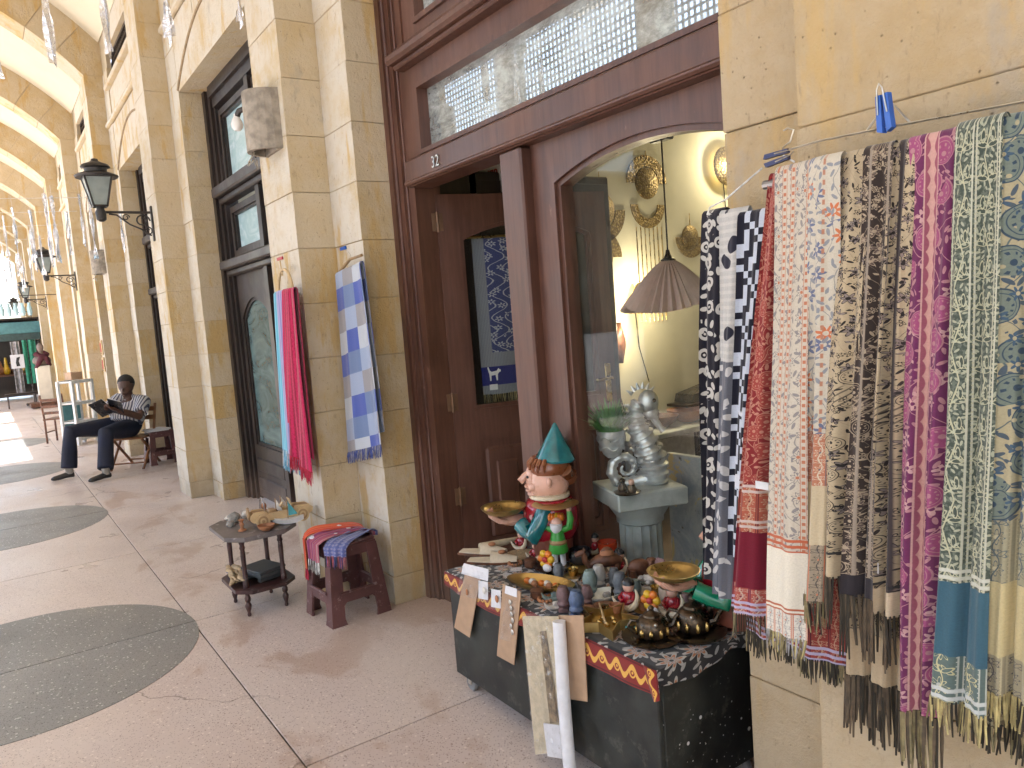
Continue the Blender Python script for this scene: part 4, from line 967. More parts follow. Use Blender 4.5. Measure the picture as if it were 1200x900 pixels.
# ---- scarves hung on the pilaster
def hung_scarf(name, label, xl, xr, ztop, zbl, zbr, y, fn, fr, frlen, seed, pleats=2.0, amp=.012, skew=0, wide=1.3, xbl=None, xbr=None, furry=False, slope=0, nf=None):
    rr = random.Random(seed); r = thing(name, label, 'scarf', ((xl+xr)/2, y, min(zbl, zbr)-frlen)); o = Vector(r.location); ph = [rr.uniform(0, 6) for _ in range(3)]
    xbl = xl if xbl is None else xbl; xbr = xr if xbr is None else xbr
    def P(s, t, back):
        x = (xl+(xr-xl)*s)*(1-t) + (xbl+(xbr-xbl)*s)*t; z = (ztop + slope*(s-.5))*(1-t) + (zbl+(zbr-zbl)*s)*t
        f = amp*(.4+.7*t)*(sin(6.283*pleats*s+ph[0]+.8*sin(3*t+ph[1])) + .4*sin(6.283*2.4*pleats*s+ph[2]))
        return Vector((x, y + (f if not back else .022 + .4*f), z))
    def F(s, q):
        if q < .28: t = (1-q/.28)*.93; return P(s, t, True) - o, (s*(xr-xl)*wide, t)
        if q < .36: t = (q-.28)/.08; p = P(s, 0, False)*t + P(s, 0, True)*(1-t); p.z += .014*sin(pi*t); return p - o, (s*(xr-xl)*wide, 0)
        t = (q-.36)/.64; return P(s, t, False) - o, (s*(xr-xl)*wide, t)
    sheet('cloth', F, max(12, int(pleats*12)), 64, cloth('cloth_'+str(seed), fn), r)
    fringe(r, lambda s: P(s, 1, False) - o, nf or int((xbr-xbl)*300)+8, frlen, [TH[q] for q in fr], rr, spread=.008, thick=.0019)
    return r
def fn_plaid(u, v):
    col = xfl(u*7.0); row = xfl(v*8.2 + .35); k = xfr(col*.46 + row*.31)
    c = mix(ss(k, .20, .21), (.30, .37, .52), (.035, .075, .36)); c = mix(ss(k, .40, .41), c, (.27, .26, .27)); c = mix(ss(k, .62, .63), c, (.12, .19, .36)); c = mix(ss(k, .82, .83), c, (.46, .50, .55))
    return mix(ss(xsin(u*900)*xsin(v*900), -.2, .4)*.25, c, (.30, .30, .34))
def fn_pink(u, v): return mix(ss(noise(vec(u, v*.5), 130, 3, .7) + xsin(u*260)*.15, .35, .65), (.26, .004, .035), (.50, .015, .085))
def fn_lav(u, v): return mix(ss(xsin(u*200), -.2, .5), (.24, .22, .44), (.36, .33, .50))
def fn_sky(u, v): return mix(ss(xsin(u*200), -.2, .5), (.08, .36, .52), (.18, .48, .60))
yq = P0-.05
def X0y(px_, py_): return aty(px_, py_, yq).x
zt = aty(330, 343, yq).z; zb = aty(350, 530, yq).z
hung_scarf('hanging_scarf', 'sky blue scarf, left of the three on the wooden ring hanger', X0y(319, 343), X0y(328, 343), zt, aty(334, 528, yq).z, aty(334, 528, yq).z, yq+.005, fn_sky, ('cyan', 'cyan', 'white'), .11, 41, 1.0, .008, xbl=X0y(328, 528), xbr=X0y(342, 528))
hung_scarf('hanging_scarf', 'lavender scarf between the sky blue and the crimson one', X0y(326, 343), X0y(337, 343), zt, zb-.02, zb-.02, yq-.012, fn_lav, ('grey', 'cyan', 'pink'), .10, 42, 1.0, .008, xbl=X0y(340, 528), xbr=X0y(355, 528))
hung_scarf('hanging_scarf', 'crimson crinkled scarf on the wooden ring hanger', X0y(337, 345), X0y(352, 345), zt, zb+.02, zb-.08, yq-.03, fn_pink, ('red', 'red'), .07, 43, 2.0, .014, xbl=X0y(342, 528), xbr=X0y(370, 545))
M['rosewood'] = plain('red_label', (.42, .02, .03), .5)
rh = thing('ring_hanger', 'pale wooden ring hanger with a red label on the near pilaster', 'hanger', aty(328, 303, P0-.004))
h0 = Vector(rh.location)
MB().cbox((0, 0, 0), (.09, .008, .016), .002).build('label_clip', M['rosewood'], rh)
MB().tube([aty(328, 306, yq) - h0, aty(331, 323, yq) - h0], .004, 6).build('stem', M['palewood'], rh)
cc = aty(335, 343, yq) - h0
MB().tube([cc + Vector((-.115*cos(pi*i/12), 0, .125*sin(pi*i/12))) for i in range(13)], .0085, 8).build('ring', M['palewood'], rh, smooth=True)
yq2 = P1-.06
zt2 = aty(410, 318, yq2).z
hung_scarf('plaid_scarf', 'blue grey plaid scarf hanging from a blue peg on the near pilaster', aty(394, 328, yq2).x, aty(423, 303, yq2).x, aty(408, 316, yq2).z, aty(412, 532, yq2).z, aty(446, 520, yq2).z, yq2-.005, fn_plaid, ('blue', 'grey', 'blue'), .055, 44, 1.3, .010, xbl=aty(408, 530, yq2).x, xbr=aty(450, 520, yq2).x, slope=.03)
bh = thing('wooden_hanger', 'wooden hanger under a blue peg on the near pilaster', 'hanger', aty(402, 291, P1-.006)); h0 = Vector(bh.location)
MB().cbox((0, 0, 0), (.075, .010, .018), .003).build('peg', M['bluepl'], bh)
MB().tube([aty(407, 294, yq2) - h0, aty(411, 300, yq2) - h0], .003, 6).build('hook', M['nickel'], bh)
MB().tube([aty(397, 320, yq2+.012) - h0, aty(410, 304, yq2+.012) - h0, aty(424, 299, yq2+.012) - h0], .0075, 8).build('bow', M['palewood_dk'], bh, smooth=True)
# ---- stone wall light with bare bulb
M['concrete'] = plain('rough_concrete', (.29, .25, .20), .9, var=.3, sc=18, bmp=.5)
M['bulbglass'] = plain('frosted_bulb', (.72, .70, .66), .25, var=.05)
def wall_light(label, xc, z0, z1, w_, y, bulb=True):
    r = thing('wall_light', label, 'lamp', (xc, y, z0)); h = z1-z0
    n = 12; pts = [(w_/2*cos(pi + pi*i/n), -.0 + .15*sin(pi+pi*i/n)) for i in range(n+1)]
    inn = [(q[0]*.86, q[1]*.82) for q in pts]
    m = MB()
    for i in range(n):
        a, b = pts[i], pts[i+1]; c, d = inn[i], inn[i+1]
        m.prism([a, b, d, c], 0, h)
    m.build('shade', M['concrete'], r)
    MB().box(-w_*.43, w_*.43, -.02, -.002, .0, h).build('back_plate', M['concrete'], r)
    if bulb:
        b = MB().tube([(-w_*.45, -.10, h*.83), (-w_*.56, -.13, h*.80), (-w_*.62, -.14, h*.72)], .016, 8).build('socket', M['iron'], r)
        MB().lathe([(.0, -.062), (.018, -.058), (.03, -.042), (.033, -.024), (.026, -.004), (.015, .016), (.013, .03)], 14, (-w_*.63, -.143, h*.66)).build('bulb', M['bulbglass'], r, smooth=True)
    MB().tube([(-.05, -.10, .01), (-.06, -.13, -.04), (-.02, -.15, -.07), (.02, -.13, -.05), (.01, -.11, -.09), (.04, -.12, -.05)], .005, 6).build('wire', M['nickel'], r, smooth=True)
    return r
a_, b_ = pil(1)
wall_light('concrete half-round wall light with a bare bulb on the near pilaster', (a_+b_)/2+.05, 2.45, 2.76, .26, P0-.002)
a_, b_ = pil(3)
wall_light('small concrete half-round wall light on the pilaster behind the seated man', (a_+b_)/2, 2.38, 2.68, .30, P0-.002, False)
# ---- lanterns on iron brackets
M['lampglass'] = plain('smoky_lamp_glass', (.26, .30, .29), .15, var=.15, sc=6)
def lantern(label, k):
    a, b = pil(k); r = thing('wall_lantern', label, 'lamp', ((a+b)/2, P0, 2.36), 0, 'iron wall lanterns along the arcade')
    MB().cbox((0, -.01, .18), (.05, .02, .38), .006).build('wall_plate', M['iron'], r)
    br = MB().tube([(0, -.02, .30), (0, -.46, .30)], .014, 8)
    def spiral(c, r0, t0, t1, sg): return [(0, c[0] + sg*r0*(1-.62*i/18)*cos(t0+(t1-t0)*i/18), c[1] + r0*(1-.62*i/18)*sin(t0+(t1-t0)*i/18)) for i in range(19)]
    br.tube(spiral((-.10, .21), .07, 0, 8.2, 1), .008, 6); br.tube(spiral((-.06, .10), .045, 1.5, 9, -1), .007, 6)
    br.tube([(0, -.03, .05), (0, -.12, .12), (0, -.22, .17), (0, -.33, .27), (0, -.40, .28)], .009, 6); br.tube(spiral((-.25, .245), .035, 0, 7.5, 1), .006, 6)
    br.build('bracket', M['iron'], r, smooth=True)
    y0 = -.47
    MB().lathe([(.02, .20), (.045, .22), (.05, .30), (.035, .33), (.04, .36)], 12, (0, y0, 0)).build('socket_cup', M['iron'], r, smooth=True)
    n = 4; zb_, zt_, rb, rt = .36, .66, .085, .17
    cage = MB(); 
    for i in range(n):
        t = pi/4 + i*pi/2
        cage.tube([(rb*cos(t), y0+rb*sin(t), zb_), (rt*cos(t), y0+rt*sin(t), zt_)], .010, 6)
    for rr_, z in ((rb, zb_), (rt, zt_)):
        cage.tube([(rr_*cos(pi/4+i*pi/2), y0+rr_*sin(pi/4+i*pi/2), z) for i in range(5)], .011, 6)
    cage.build('cage', M['iron'], r)
    for i in range(4):
        t, t2 = pi/4+i*pi/2, pi/4+(i+1)*pi/2
        q = [Vector((rb*cos(t), y0+rb*sin(t), zb_)), Vector((rb*cos(t2), y0+rb*sin(t2), zb_)), Vector((rt*cos(t2), y0+rt*sin(t2), zt_)), Vector((rt*cos(t), y0+rt*sin(t), zt_))]
        c = Vector((0, y0, (zb_+zt_)/2)); q2 = [c + (p-c)*.955 for p in q]
        MB().add(q+q2, [(0, 1, 2, 3), (7, 6, 5, 4), (0, 4, 5, 1), (1, 5, 6, 2), (2, 6, 7, 3), (3, 7, 4, 0)]).build('glass', M['lampglass'], r)
    MB().lathe([(.19, .655), (.20, .675), (.15, .70), (.10, .715), (.105, .75), (.135, .765), (.12, .79), (.06, .815), (.035, .83), (.03, .85), (.0, .86)], 16, (0, y0, 0)).build('cap', M['iron'], r, smooth=True)
    return r
lan = lantern('iron wall lantern on the pilaster nearest the seated man, largest in view', 2)
lan.location.z = 2.40; lan.scale = (.84, .9, .84)
for k, l in ((4, 'iron wall lantern second from the front, above the white cabinet'), (6, 'iron wall lantern third from the front along the arcade'), (8, 'iron wall lantern farthest down the arcade')):
    c = copy_tree(lan, None, l); c.location.x = sum(pil(k))/2
# ---- foil streamers on strings
def _foil(b): setp(b, (.90, .90, .92), .22, 1.0, norm=bump(noise(opos(), 22, 4, .6, 1.0), .7, .02))
M['foil'] = material('silver_foil', _foil)
def streamer(label, p, L, w_, seed, grp):
    rr = random.Random(seed); r = thing('foil_streamer', label, 'decoration', p, rr.uniform(0, 3), grp); n = 14; tw_ = rr.uniform(1.5, 4)*rr.choice((-1, 1)); ph = rr.uniform(0, 6); m = MB(); m2 = MB()
    for mm, k in ((m, 0), (m2, 1)):
        vs = []
        for i in range(n+1):
            t = i/n; a = tw_*t + ph + k*1.5; q = w_*(.5 + .28*sin(t*9+ph+k) + (.35*max(0, t-.8)/.2)); z = -L*t*(1 if k == 0 else .93)
            vs += [(q*cos(a), q*sin(a), z), (.25*w_*cos(a+1.6)+.01*k, .25*w_*sin(a+1.6), z), (-q*cos(a), -q*sin(a), z + .02*sin(i*2.1))]
        fs = []
        for i in range(n): fs += [(i*3, i*3+1, i*3+4, i*3+3), (i*3+1, i*3+2, i*3+5, i*3+4)]
        mm.add(vs, fs).build('foil_strip', M['foil'], r)
    MB().tube([(0, 0, 0), (0, 0, .12)], .002, 4).build('string_loop', TH['white'], r)
    return r
FG = 'silver foil streamers hung across the arcade'
near = [(62, 75, -4.6, .62, 'at the upper left, longest one with a flared end'), (129, 70, -4.6, .62, 'second from the left along the top edge of the view'), (200, 50, -4.6, .55, 'in front of the first window lintel at the top edge'), (283, 30, -4.6, .45, 'third nearest, overlapping the stone above the first window'), (361, 11, -4.6, .45, 'nearest the shop door, its tip just below the top edge'), (0, 92, -4.6, .5, 'cut by the left edge of the view')]
for i, (a, b, xx, L, l) in enumerate(near):
    p = atx(a, b, xx); streamer('foil streamer ' + l, p + Vector((0, 0, L)), L, .034, 60+i, FG)
tag(MB().tube([(-4.6, -3.9, 3.9), (-4.6, -1.5, 3.55), (-4.6, .3, 3.45), (-4.6, 1.0, 3.52), (-4.6, 1.42, 3.62)], .002, 4).build('streamer_string', TH['white']), 'thin white string carrying the nearest foil streamers', 'string')
for row, (xx, n, pyb, L) in enumerate(((-10.2, 8, 300, .6), (-13.4, 6, 315, .55), (-16.6, 6, 330, .55), (-20.0, 5, 345, .55))):
    for i in range(n):
        px_ = [[20, 42, 60, 70, 84, 100, 113, 146], [10, 24, 40, 52, 62, 68], [6, 14, 22, 30, 38, 44], [4, 10, 16, 22, 28]][row][i]
        p = atx(px_, pyb + ((i*37) % 23) - 12, xx); L_ = L*(.7 + ((i*13+row*7) % 10)*.06)
        streamer('silver foil streamer, %s from the left in the %s row down the arcade' % (['first', 'second', 'third', 'fourth', 'fifth', 'sixth', 'seventh', 'eighth'][i], ['first distant', 'second distant', 'third distant', 'farthest'][row]), p + Vector((0, 0, L_)), L_, .032, 80+row*10+i, 'foil streamers of the %s row' % ['first distant', 'second distant', 'third distant', 'farthest'][row])
    z = atx(40, pyb-60, xx).z
    tag(MB().tube([(xx, -3.9, z+.4), (xx, 0, z+.05), (xx, P0, z+.1)], .003, 4).build('streamer_string', TH['white']), 'string carrying the %s row of foil streamers' % ['first distant', 'second distant', 'third distant', 'farthest'][row], 'string')
# ================================================================ the display chest in the doorway and its wares
TX0, TX1, TY0, TY1, TZ = -2.63, -1.485, 1.42, 1.85, .49
def _chest(specks):
    def fn(b):
        p = wpos(); n = noise(p, 5, 5, .65); c = mix(ss(n, .35, .7), (.008, .009, .009), (.036, .040, .034))
        c = mix(ss(noise(p, 16, 5, .7), .56, .68)*.5, c, (.085, .085, .068))
        if specks:
            q_ = sep(p); p2 = vec(q_[1], q_[2]); v = voro(p2, 34); d = X(v.outputs['Distance']); r, g, bb = sep(X(v.outputs['Color'])); c = mix((r > .72)*(1 - ss(d, g*.20, g*.20 + .05)), c, (.62, .63, .60))
            v = voro(p2, 90); d = X(v.outputs['Distance']); r, g, bb = sep(X(v.outputs['Color'])); c = mix((r > .84)*(1 - ss(d, .14, .24))*ss(noise(p, 4, 2), .45, .6), c, (.55, .56, .54))
        else:
            v = voro(vmul(p, (1, 1, 3)), 7); d = X(v.outputs['Distance']); r, g, bb = sep(X(v.outputs['Color'])); c = mix((r > .72)*(1 - ss(d, .02, .05)), c, (.50, .46, .42))
        setp(b, c, ss(n, .3, .7)*.25 + .38, norm=bump(noise(p, 26, 4), .2, .004), spec=.4)
    return fn
M['chest'] = material('worn_black_board', _chest(False)); M['chestend'] = material('paint_specked_board', _chest(True))
ch = thing('display_chest', 'worn black wheeled chest standing in the shop doorway under the souvenirs', 'chest', ((TX0+TX1)/2, (TY0+TY1)/2, 0))
c0 = Vector(ch.location); hx, hy = (TX1-TX0)/2, (TY1-TY0)/2
MB().cbox((0, -hy+.009, .275), (2*hx-.002, .018, .40), .003).build('front_board', M['chest'], ch)
tag(MB().cbox((hx-.009, .0005, .275), (.018, 2*hy-.037, .40), .003).build('end_board', M['chestend'], ch), 'end board specked with white paint')
MB().cbox((-hx+.009, .0005, .275), (.018, 2*hy-.037, .40), .003).build('end_board', M['chest'], ch)
MB().cbox((0, hy-.009, .275), (2*hx-.002, .018, .40), .003).build('back_board', M['chest'], ch)
MB().cbox((0, 0, .482), (2*hx, 2*hy, .014), .003).build('top_board', M['chest'], ch)
MB().cbox((0, 0, .082), (2*hx-.04, 2*hy-.04, .012), .003).build('bottom_board', M['chest'], ch)
M['grubber'] = plain('grey_rubber', (.20, .20, .20), .6)
for ax_ in (-1, 1):
    for ay in (-1, 1):
        c = MB().lathe([(.0, -.011), (.030, -.011), (.034, -.006), (.034, .006), (.030, .011), (.0, .011)], 20, (ax_*(hx-.045), ay*(hy-.045), .034), RX(pi/2) if ay < 0 else RX(pi/2)).build('caster_wheel', M['grubber'], ch, smooth=True)
        MB().box(ax_*(hx-.045)-.012, ax_*(hx-.045)+.012, ay*(hy-.045)-.016, ay*(hy-.045)-.0125, .03, .076).box(ax_*(hx-.045)-.02, ax_*(hx-.045)+.02, ay*(hy-.045)-.02, ay*(hy-.045)+.02, .07, .076).build('caster_fork', M['nickel'], c)
# cloth on top
def fn_kh(u, v):       # u along the chest (m), v across (0 front hem .. )
    red = (.20, .018, .015); yel = (.66, .36, .07)
    w1 = xabs(v - .034 - .014*xsin(u*95)); sc_ = ss(.0085 - w1, 0, .0015)
    a = (xfr(u*15.1 + .25)-.5)/15.1; b = v - .034; cur = ss(.003 - xabs(xsq(a*a + b*b) - .011), 0, .0015); dot = ss(.0045 - xsq(a*a + b*b), 0, .0015)
    band = mix(xmin(sc_ + cur + dot, 1.0), red, yel)
    band = mix(ss(.0028 - xabs(xabs(v-.034) - .029), 0, .0008), band, (.10, .012, .012))
    g = (.018, .017, .018); a, b, r1, r2 = scat(u, v, 9, .3, .3); fm, fo, fc, rad = flower(a, b, .050, 8.0, .002)
    t = mix(fm, g, (.42, .41, .38)); f2 = flower(a, b, .036, 8.0, .002); t = mix(f2[0], t, (.40, .16, .07)); f3 = flower(a, b, .024, 8.0, .002); t = mix(f3[0], t, (.36, .34, .32)); t = mix(f3[2], t, g)
    a, b, r1, r2 = scat(u, v, 21, 1.9, .6); t = mix(leaf(a, b, .020, .007)*(1 - fm), t, (.36, .35, .33))
    t = mix(ss(xabs(u - .55), .60, .62), t, t)
    return mix(ss(v, .066, .068), band, t)
ck = cloth('applique_cloth', fn_kh, .8)
tc = thing('table_cloth', 'dark applique cloth with red and yellow scroll border over the black chest', 'cloth', ((TX0+TX1)/2, TY0, TZ))
def clothF(s, t):
    u = s*1.17; x = -hx - .012 + (2*hx+.024)*s; hem = -.045 - .022*abs(sin(s*5.2+.4)) - .012*sin(s*2.1)
    k = .003*sin(s*40) + .002*sin(s*23+1)
    if t < .22: q = t/.22; return Vector((x, -.010 - .006*(1-q) + k*.6*(1-q), .004 + hem*(1-q))), (u, .068*q)
    q = (t-.22)/.78; return Vector((x, -.008 + (2*hy+.004)*q, .0045 + .0012*sin(s*30)*sin(q*9))), (u, .068 + q*.40)
sheet('cloth', clothF, 90, 40, ck, tc)
def endF(s, t):          # drop at the right end
    y = -.008 + (2*hy+.006)*s; z = .004 - t*(.035 + .03*abs(sin(s*4+.3)))
    return Vector((hx + .012 + .004*sin(s*25)*t, y, z)), (1.17 + t*.08, .068 + s*.40)
sheet('end_drop', endF, 40, 8, ck, tc)
# corner flap of the red border
f0, f1, f2, f3 = aty(690+78, 772, 1.404), aty(790, 800, 1.404), aty(782, 806, 1.402), aty(757, 778, 1.402)
def flapF(s, t):
    a = Vector((hx-.035, -.016, .006)); b = Vector((hx+.014, -.010, .006)); c = Vector((hx+.030, -.02, -.070)); d = Vector((hx+.006, -.022, -.082))
    return (a*(1-s)+b*s)*(1-t) + (d*(1-s)+c*s)*t + Vector((0, -.005*sin(pi*s), 0)), (t*.11, s*.068)
sheet('corner_flap', flapF, 8, 12, ck, tc)
# ---- cards and packets hanging off the front
M['card'] = plain('brown_cardboard', (.40, .26, .16), .8, var=.1, sc=25, bmp=.05)
M['white'] = plain('white_paper', (.66, .66, .68), .75, var=.06, sc=40)
def panel(name, mat, cor, Y, th, parent=None, lean=.0):
    ps = [aty(x, y, Y + (lean if i in (2, 3) else 0)) for i, (x, y) in enumerate(cor)]; o = parent and Vector(parent.location) or Vector()
    n = Vector((0, -th, 0)); vs = [p - o for p in ps] + [p + n - o for p in ps]
    return MB().add(vs, [(0, 1, 2, 3), (7, 6, 5, 4), (0, 4, 5, 1), (1, 5, 6, 2), (2, 6, 7, 3), (3, 7, 4, 0)]).build(name, mat, parent)
def pack(name, label, cat, loc): return thing(name, label, cat, loc)
k1 = pack('card_packet', 'narrow cardboard card with a film packet at the left end of the chest', 'packet', aty(548, 740, 1.40))
panel('backing_card', M['card'], [(546, 668), (566, 664), (551, 747), (533, 735)], 1.403, .003, k1)
panel('header_label', M['white'], [(544, 660), (573, 667), (572, 681), (541, 672)], 1.399, .002, k1)
panel('film', M['film'], [(541, 670), (563, 677), (559, 702), (536, 696)], 1.397, .004, k1)
MB().ell(aty(547, 694, 1.394) - Vector(k1.location), (.006, .004, .013)).build('pendant', M['terra'], k1, smooth=True)
k2 = pack('card_packet', 'cardboard card with silver trinkets in film, middle of the chest front', 'packet', aty(598, 775, 1.40))
panel('backing_card', M['card'], [(590, 684), (611, 694), (603, 779), (583, 768)], 1.403, .003, k2)
panel('header_label', M['white'], [(593, 686), (606, 690), (606, 700), (592, 695)], 1.399, .002, k2)
panel('film', M['film'], [(593, 700), (606, 704), (599, 752), (586, 748)], 1.397, .004, k2)
rr = random.Random(5)
for i in range(6):
    p = aty(rr.uniform(592, 601), 706 + i*7, 1.394) - Vector(k2.location); MB().ell(p, (.008, .003, .010)).build('trinket', M['nickel'], k2, smooth=True)
for (a, b, l, m_) in ((567, 690, 'small clear packet with a white shell between the two hanging cards', 'shell'), (582, 700, 'small clear packet with a brown scarab between the two hanging cards', 'terra')):
    k = pack('film_packet', l, 'packet', aty(a, b, 1.402)); panel('film', M['film'], [(a-7, b-22), (a+7, b-18), (a+6, b+16), (a-7, b+13)], 1.402, .006, k)
    panel('insert_card', M['white'], [(a-6, b-10), (a+5, b-8), (a+5, b+13), (a-6, b+11)], 1.401, .0015, k); MB().ell(aty(a, b+2, 1.392) - Vector(k.location), (.010, .004, .014)).build('trinket', M[m_], k, smooth=True)
k3 = pack('card_packet', 'tall cardboard card behind the papyrus pack on the chest front', 'packet', aty(670, 815, 1.395))
panel('backing_card', M['card'], [(655, 721), (684, 721), (689, 822), (662, 818)], 1.398, .003, k3)
k4 = pack('papyrus_pack', 'long clear pack of papyrus sheets with a white roll hung on the chest front', 'packet', aty(640, 880, 1.38))
M['papyrus'] = plain('papyrus_sheet', (.50, .42, .28), .8, var=.2, sc=30, bmp=.15)
panel('papyrus_sheet', M['papyrus'], [(613, 722), (655, 722), (664, 880), (628, 884)], 1.390, .003, k4, -.02)
panel('papyrus_strip', plain('printed_strip', (.20, .14, .07), .7, var=.7, sc=45), [(633, 740), (640, 739), (654, 846), (645, 848)], 1.384, .0015, k4, -.02)
tag(panel('info_leaflet', M['white'], [(637, 847), (656, 850), (659, 889), (642, 886)], 1.366, .0015, k4), 'small printed white leaflet')
p0, p1 = aty(655, 728, 1.372) - Vector(k4.location), aty(668, 905, 1.345) - Vector(k4.location)
MB().tube([p0, (p0+p1)/2 + Vector((0, -.003, 0)), p1], .0205, 14).build('paper_roll', M['white'], k4, smooth=True)
panel('film', M['film'], [(612, 719), (645, 719), (660, 890), (626, 890)], 1.372, .002, k4, -.02)
# ---- wares standing on the chest
Z0 = TZ + .0065
def TP(x, y): p = atz(x, y, Z0); return Vector((p.x, p.y, Z0))
FACE = atan2(-CR.y, -CR.x)          # facing left in the view
M['skin'] = plain('painted_skin', (.62, .36, .27), .3, var=.12, coat=.4)
M['hairbrown'] = plain('painted_brown_hair', (.19, .060, .022), .3, var=.3, coat=.5)
M['glossred'] = plain('gloss_red', (.28, .010, .022), .22, var=.3, coat=.6)
M['glossteal'] = plain('gloss_teal', (.008, .155, .18), .18, var=.3, coat=.8)
M['glossgreen'] = plain('gloss_green', (.005, .22, .12), .18, var=.3, coat=.8)
M['gold'] = plain('dull_gold', (.48, .33, .12), .34, .85, var=.25, sc=12)
M['ivory'] = plain('ivory_glaze', (.58, .50, .36), .3, var=.1)
M['darkb'] = plain('dark_bronze', (.085, .062, .042), .32, .85, var=.5, sc=30)
M['blackg'] = plain('black_glaze', (.016, .016, .018), .3, var=.2)
M['carved'] = plain('carved_brown_wood', (.115, .045, .022), .5, var=.5, sc=30, bmp=.3)
M['orange'] = plain('orange_enamel', (.62, .17, .02), .35, var=.3)
M['yellow'] = plain('yellow_enamel', (.62, .38, .02), .35, var=.2)
M['fgreen'] = plain('leaf_green_enamel', (.04, .30, .04), .4, var=.3)
M['bluest'] = plain('blue_stone', (.075, .115, .21), .5, var=.5, sc=40, bmp=.2)
M['greyst'] = plain('slate_stone', (.12, .135, .15), .6, var=.5, sc=40, bmp=.2)
M['greenst'] = plain('sea_green_stone', (.17, .23, .22), .5, var=.4, sc=40, bmp=.2)
M['violetst'] = plain('mauve_stone', (.17, .10, .10), .6, var=.5, sc=40, bmp=.2)
M['cat'] = plain('grey_glaze', (.34, .33, .31), .35, var=.3)
def bowlprof(r, h, t=.006): return [(r*.35, 0), (r*.42, .004), (r*.75, h*.35), (r*.95, h*.8), (r, h), (r-t*.6, h), (r*.9-t, h*.75), (r*.68, h*.38), (r*.3, h*.14), (0, h*.12)]
def open_hand(par, c, d, up, s, mat):
    """palm and five curled fingers under a bowl; c wrist, d pointing direction, up bowl side"""
    d = d.normalized(); side = d.cross(up).normalized(); m = MB()
    m.tube([c - d*.02*s, c + d*.03*s, c + d*.055*s], [.026*s, .034*s, .028*s], 10, flat=.6)
    for i in range(4):
        o = c + d*.05*s + side*((i-1.5)*.017*s); L = [.9, 1.05, 1.0, .8][i]*s
        m.tube([o, o + d*.03*L + up*.004*s, o + d*.052*L + up*.022*s, o + d*.058*L + up*.040*s], [.010*s, .0095*s, .009*s, .006*s], 8)
    o = c + side*.030*s; m.tube([o, o + side*.018*s + d*.02*s + up*.01*s, o + side*.022*s + d*.036*s + up*.028*s], [.012*s, .010*s, .007*s], 8)
    return m.build('hand', mat, par, smooth=True)
def big_figure(label, p, rz, coat_m, sleeve_m, hat_m, hold=.16):
    r = thing('bowl_bearer_statue', label, 'statue', p, rz)
    MB().lathe([(.075, 0), (.08, .02), (.082, .06), (.086, .10)], 20).build('pedestal', plain('statue_base', (.17, .05, .03), .4), r, smooth=True)
    MB().lathe([(.090, .09), (.108, .12), (.114, .165), (.108, .215), (.092, .245), (.066, .258)], 24, m=Matrix.Diagonal((1.0, .9, 1)).to_3x3()).build('coat', coat_m, r, smooth=True)
    MB().lathe([(.070, .248), (.082, .256), (.080, .268), (.062, .272)], 20).build('collar', M['ivory'], r, smooth=True)
    hd = MB().lathe([(.058, .262), (.074, .275), (.080, .30), (.078, .34), (.070, .375), (.055, .40), (.0, .415)], 24, m=Matrix.Diagonal((1.02, .88, 1)).to_3x3())
    hd.ell((.070, 0, .335), (.022, .035, .05))                       # brow and cheeks
    hd.ell((.062, .026, .305), (.024, .022, .02)).ell((.062, -.026, .305), (.024, .022, .02))
    hd.tube([(.072, 0, .36), (.094, 0, .345), (.108, 0, .33), (.100, 0, .322)], [.012, .014, .017, .012], 10)     # nose
    hd.ell((.085, 0, .303), (.014, .024, .007)).ell((.080, 0, .287), (.014, .024, .008)).ell((.066, 0, .272), (.022, .03, .014))  # lips, chin
    for s_ in (-1, 1): hd.ell((.005, s_*.072, .325), (.012, .010, .020))
    hd.build('head', M['skin'], r, smooth=True)
    for s_ in (-1, 1): MB().ell((.084, s_*.024, .345), (.006, .008, .006)).build('eye', M['blackg'], r, smooth=True)
    ha = MB().lathe([(.078, .352), (.083, .367), (.082, .392), (.068, .41), (.04, .42)], 24, (-.008, 0, 0), Matrix.Diagonal((1.0, .95, 1)).to_3x3())
    ha.tube([(-.06, -.05, .37), (-.078, 0, .33), (-.06, .05, .37)], [.03, .04, .03], 10)
    for i in range(9):
        a = -1.2 + 2.4*i/8; ha.tube([(.066*cos(a)-.01, .066*sin(a), .415), (.081*cos(a)-.008, .078*sin(a), .395), (.084*cos(a)-.008, .081*sin(a-.12), .366)], [.008, .011, .006], 7)
    ha.build('hair', M['hairbrown'], r, smooth=True)
    MB().lathe([(.078, .398), (.081, .406), (.060, .448), (.030, .502), (.006, .548), (.0, .55)], 20, (-.014, 0, 0), RY(-.05)).build('hat', hat_m, r, smooth=True)
    sh = Vector((.03, -.075, .225)); el = Vector((.085, -.085, .12)); wr = Vector((hold-.035, -.03, .165))
    MB().tube([sh, sh*.5+el*.5 + Vector((0, -.01, 0)), el, el*.5+wr*.5, wr], [.030, .033, .034, .034, .034], 12).ell(el, (.038, .035, .042)).build('sleeve', sleeve_m, r, smooth=True)
    open_hand(r, wr, Vector((1, .15, .05)), Vector((0, 0, 1)), 1.15, M['skin'])
    sh = Vector((.03, .075, .225)); el = Vector((.085, .085, .12)); wr = Vector((hold-.035, .03, .160))
    MB().tube([sh, sh*.5+el*.5 + Vector((0, .01, 0)), el, el*.5+wr*.5, wr], [.030, .033, .034, .034, .034], 12).build('sleeve', sleeve_m, r, smooth=True)
    b = MB().lathe(bowlprof(.092, .036), 28, (hold+.028, 0, .195)).build('bowl', M['gold'], r, smooth=True)
    return r
gpos = Vector((-2.43, 1.80, TZ+.008))
big_figure('large red-coated statue with teal pointed hat holding out a gold bowl', gpos, FACE + RAD(4), M['glossred'], M['glossteal'], M['glossteal'])
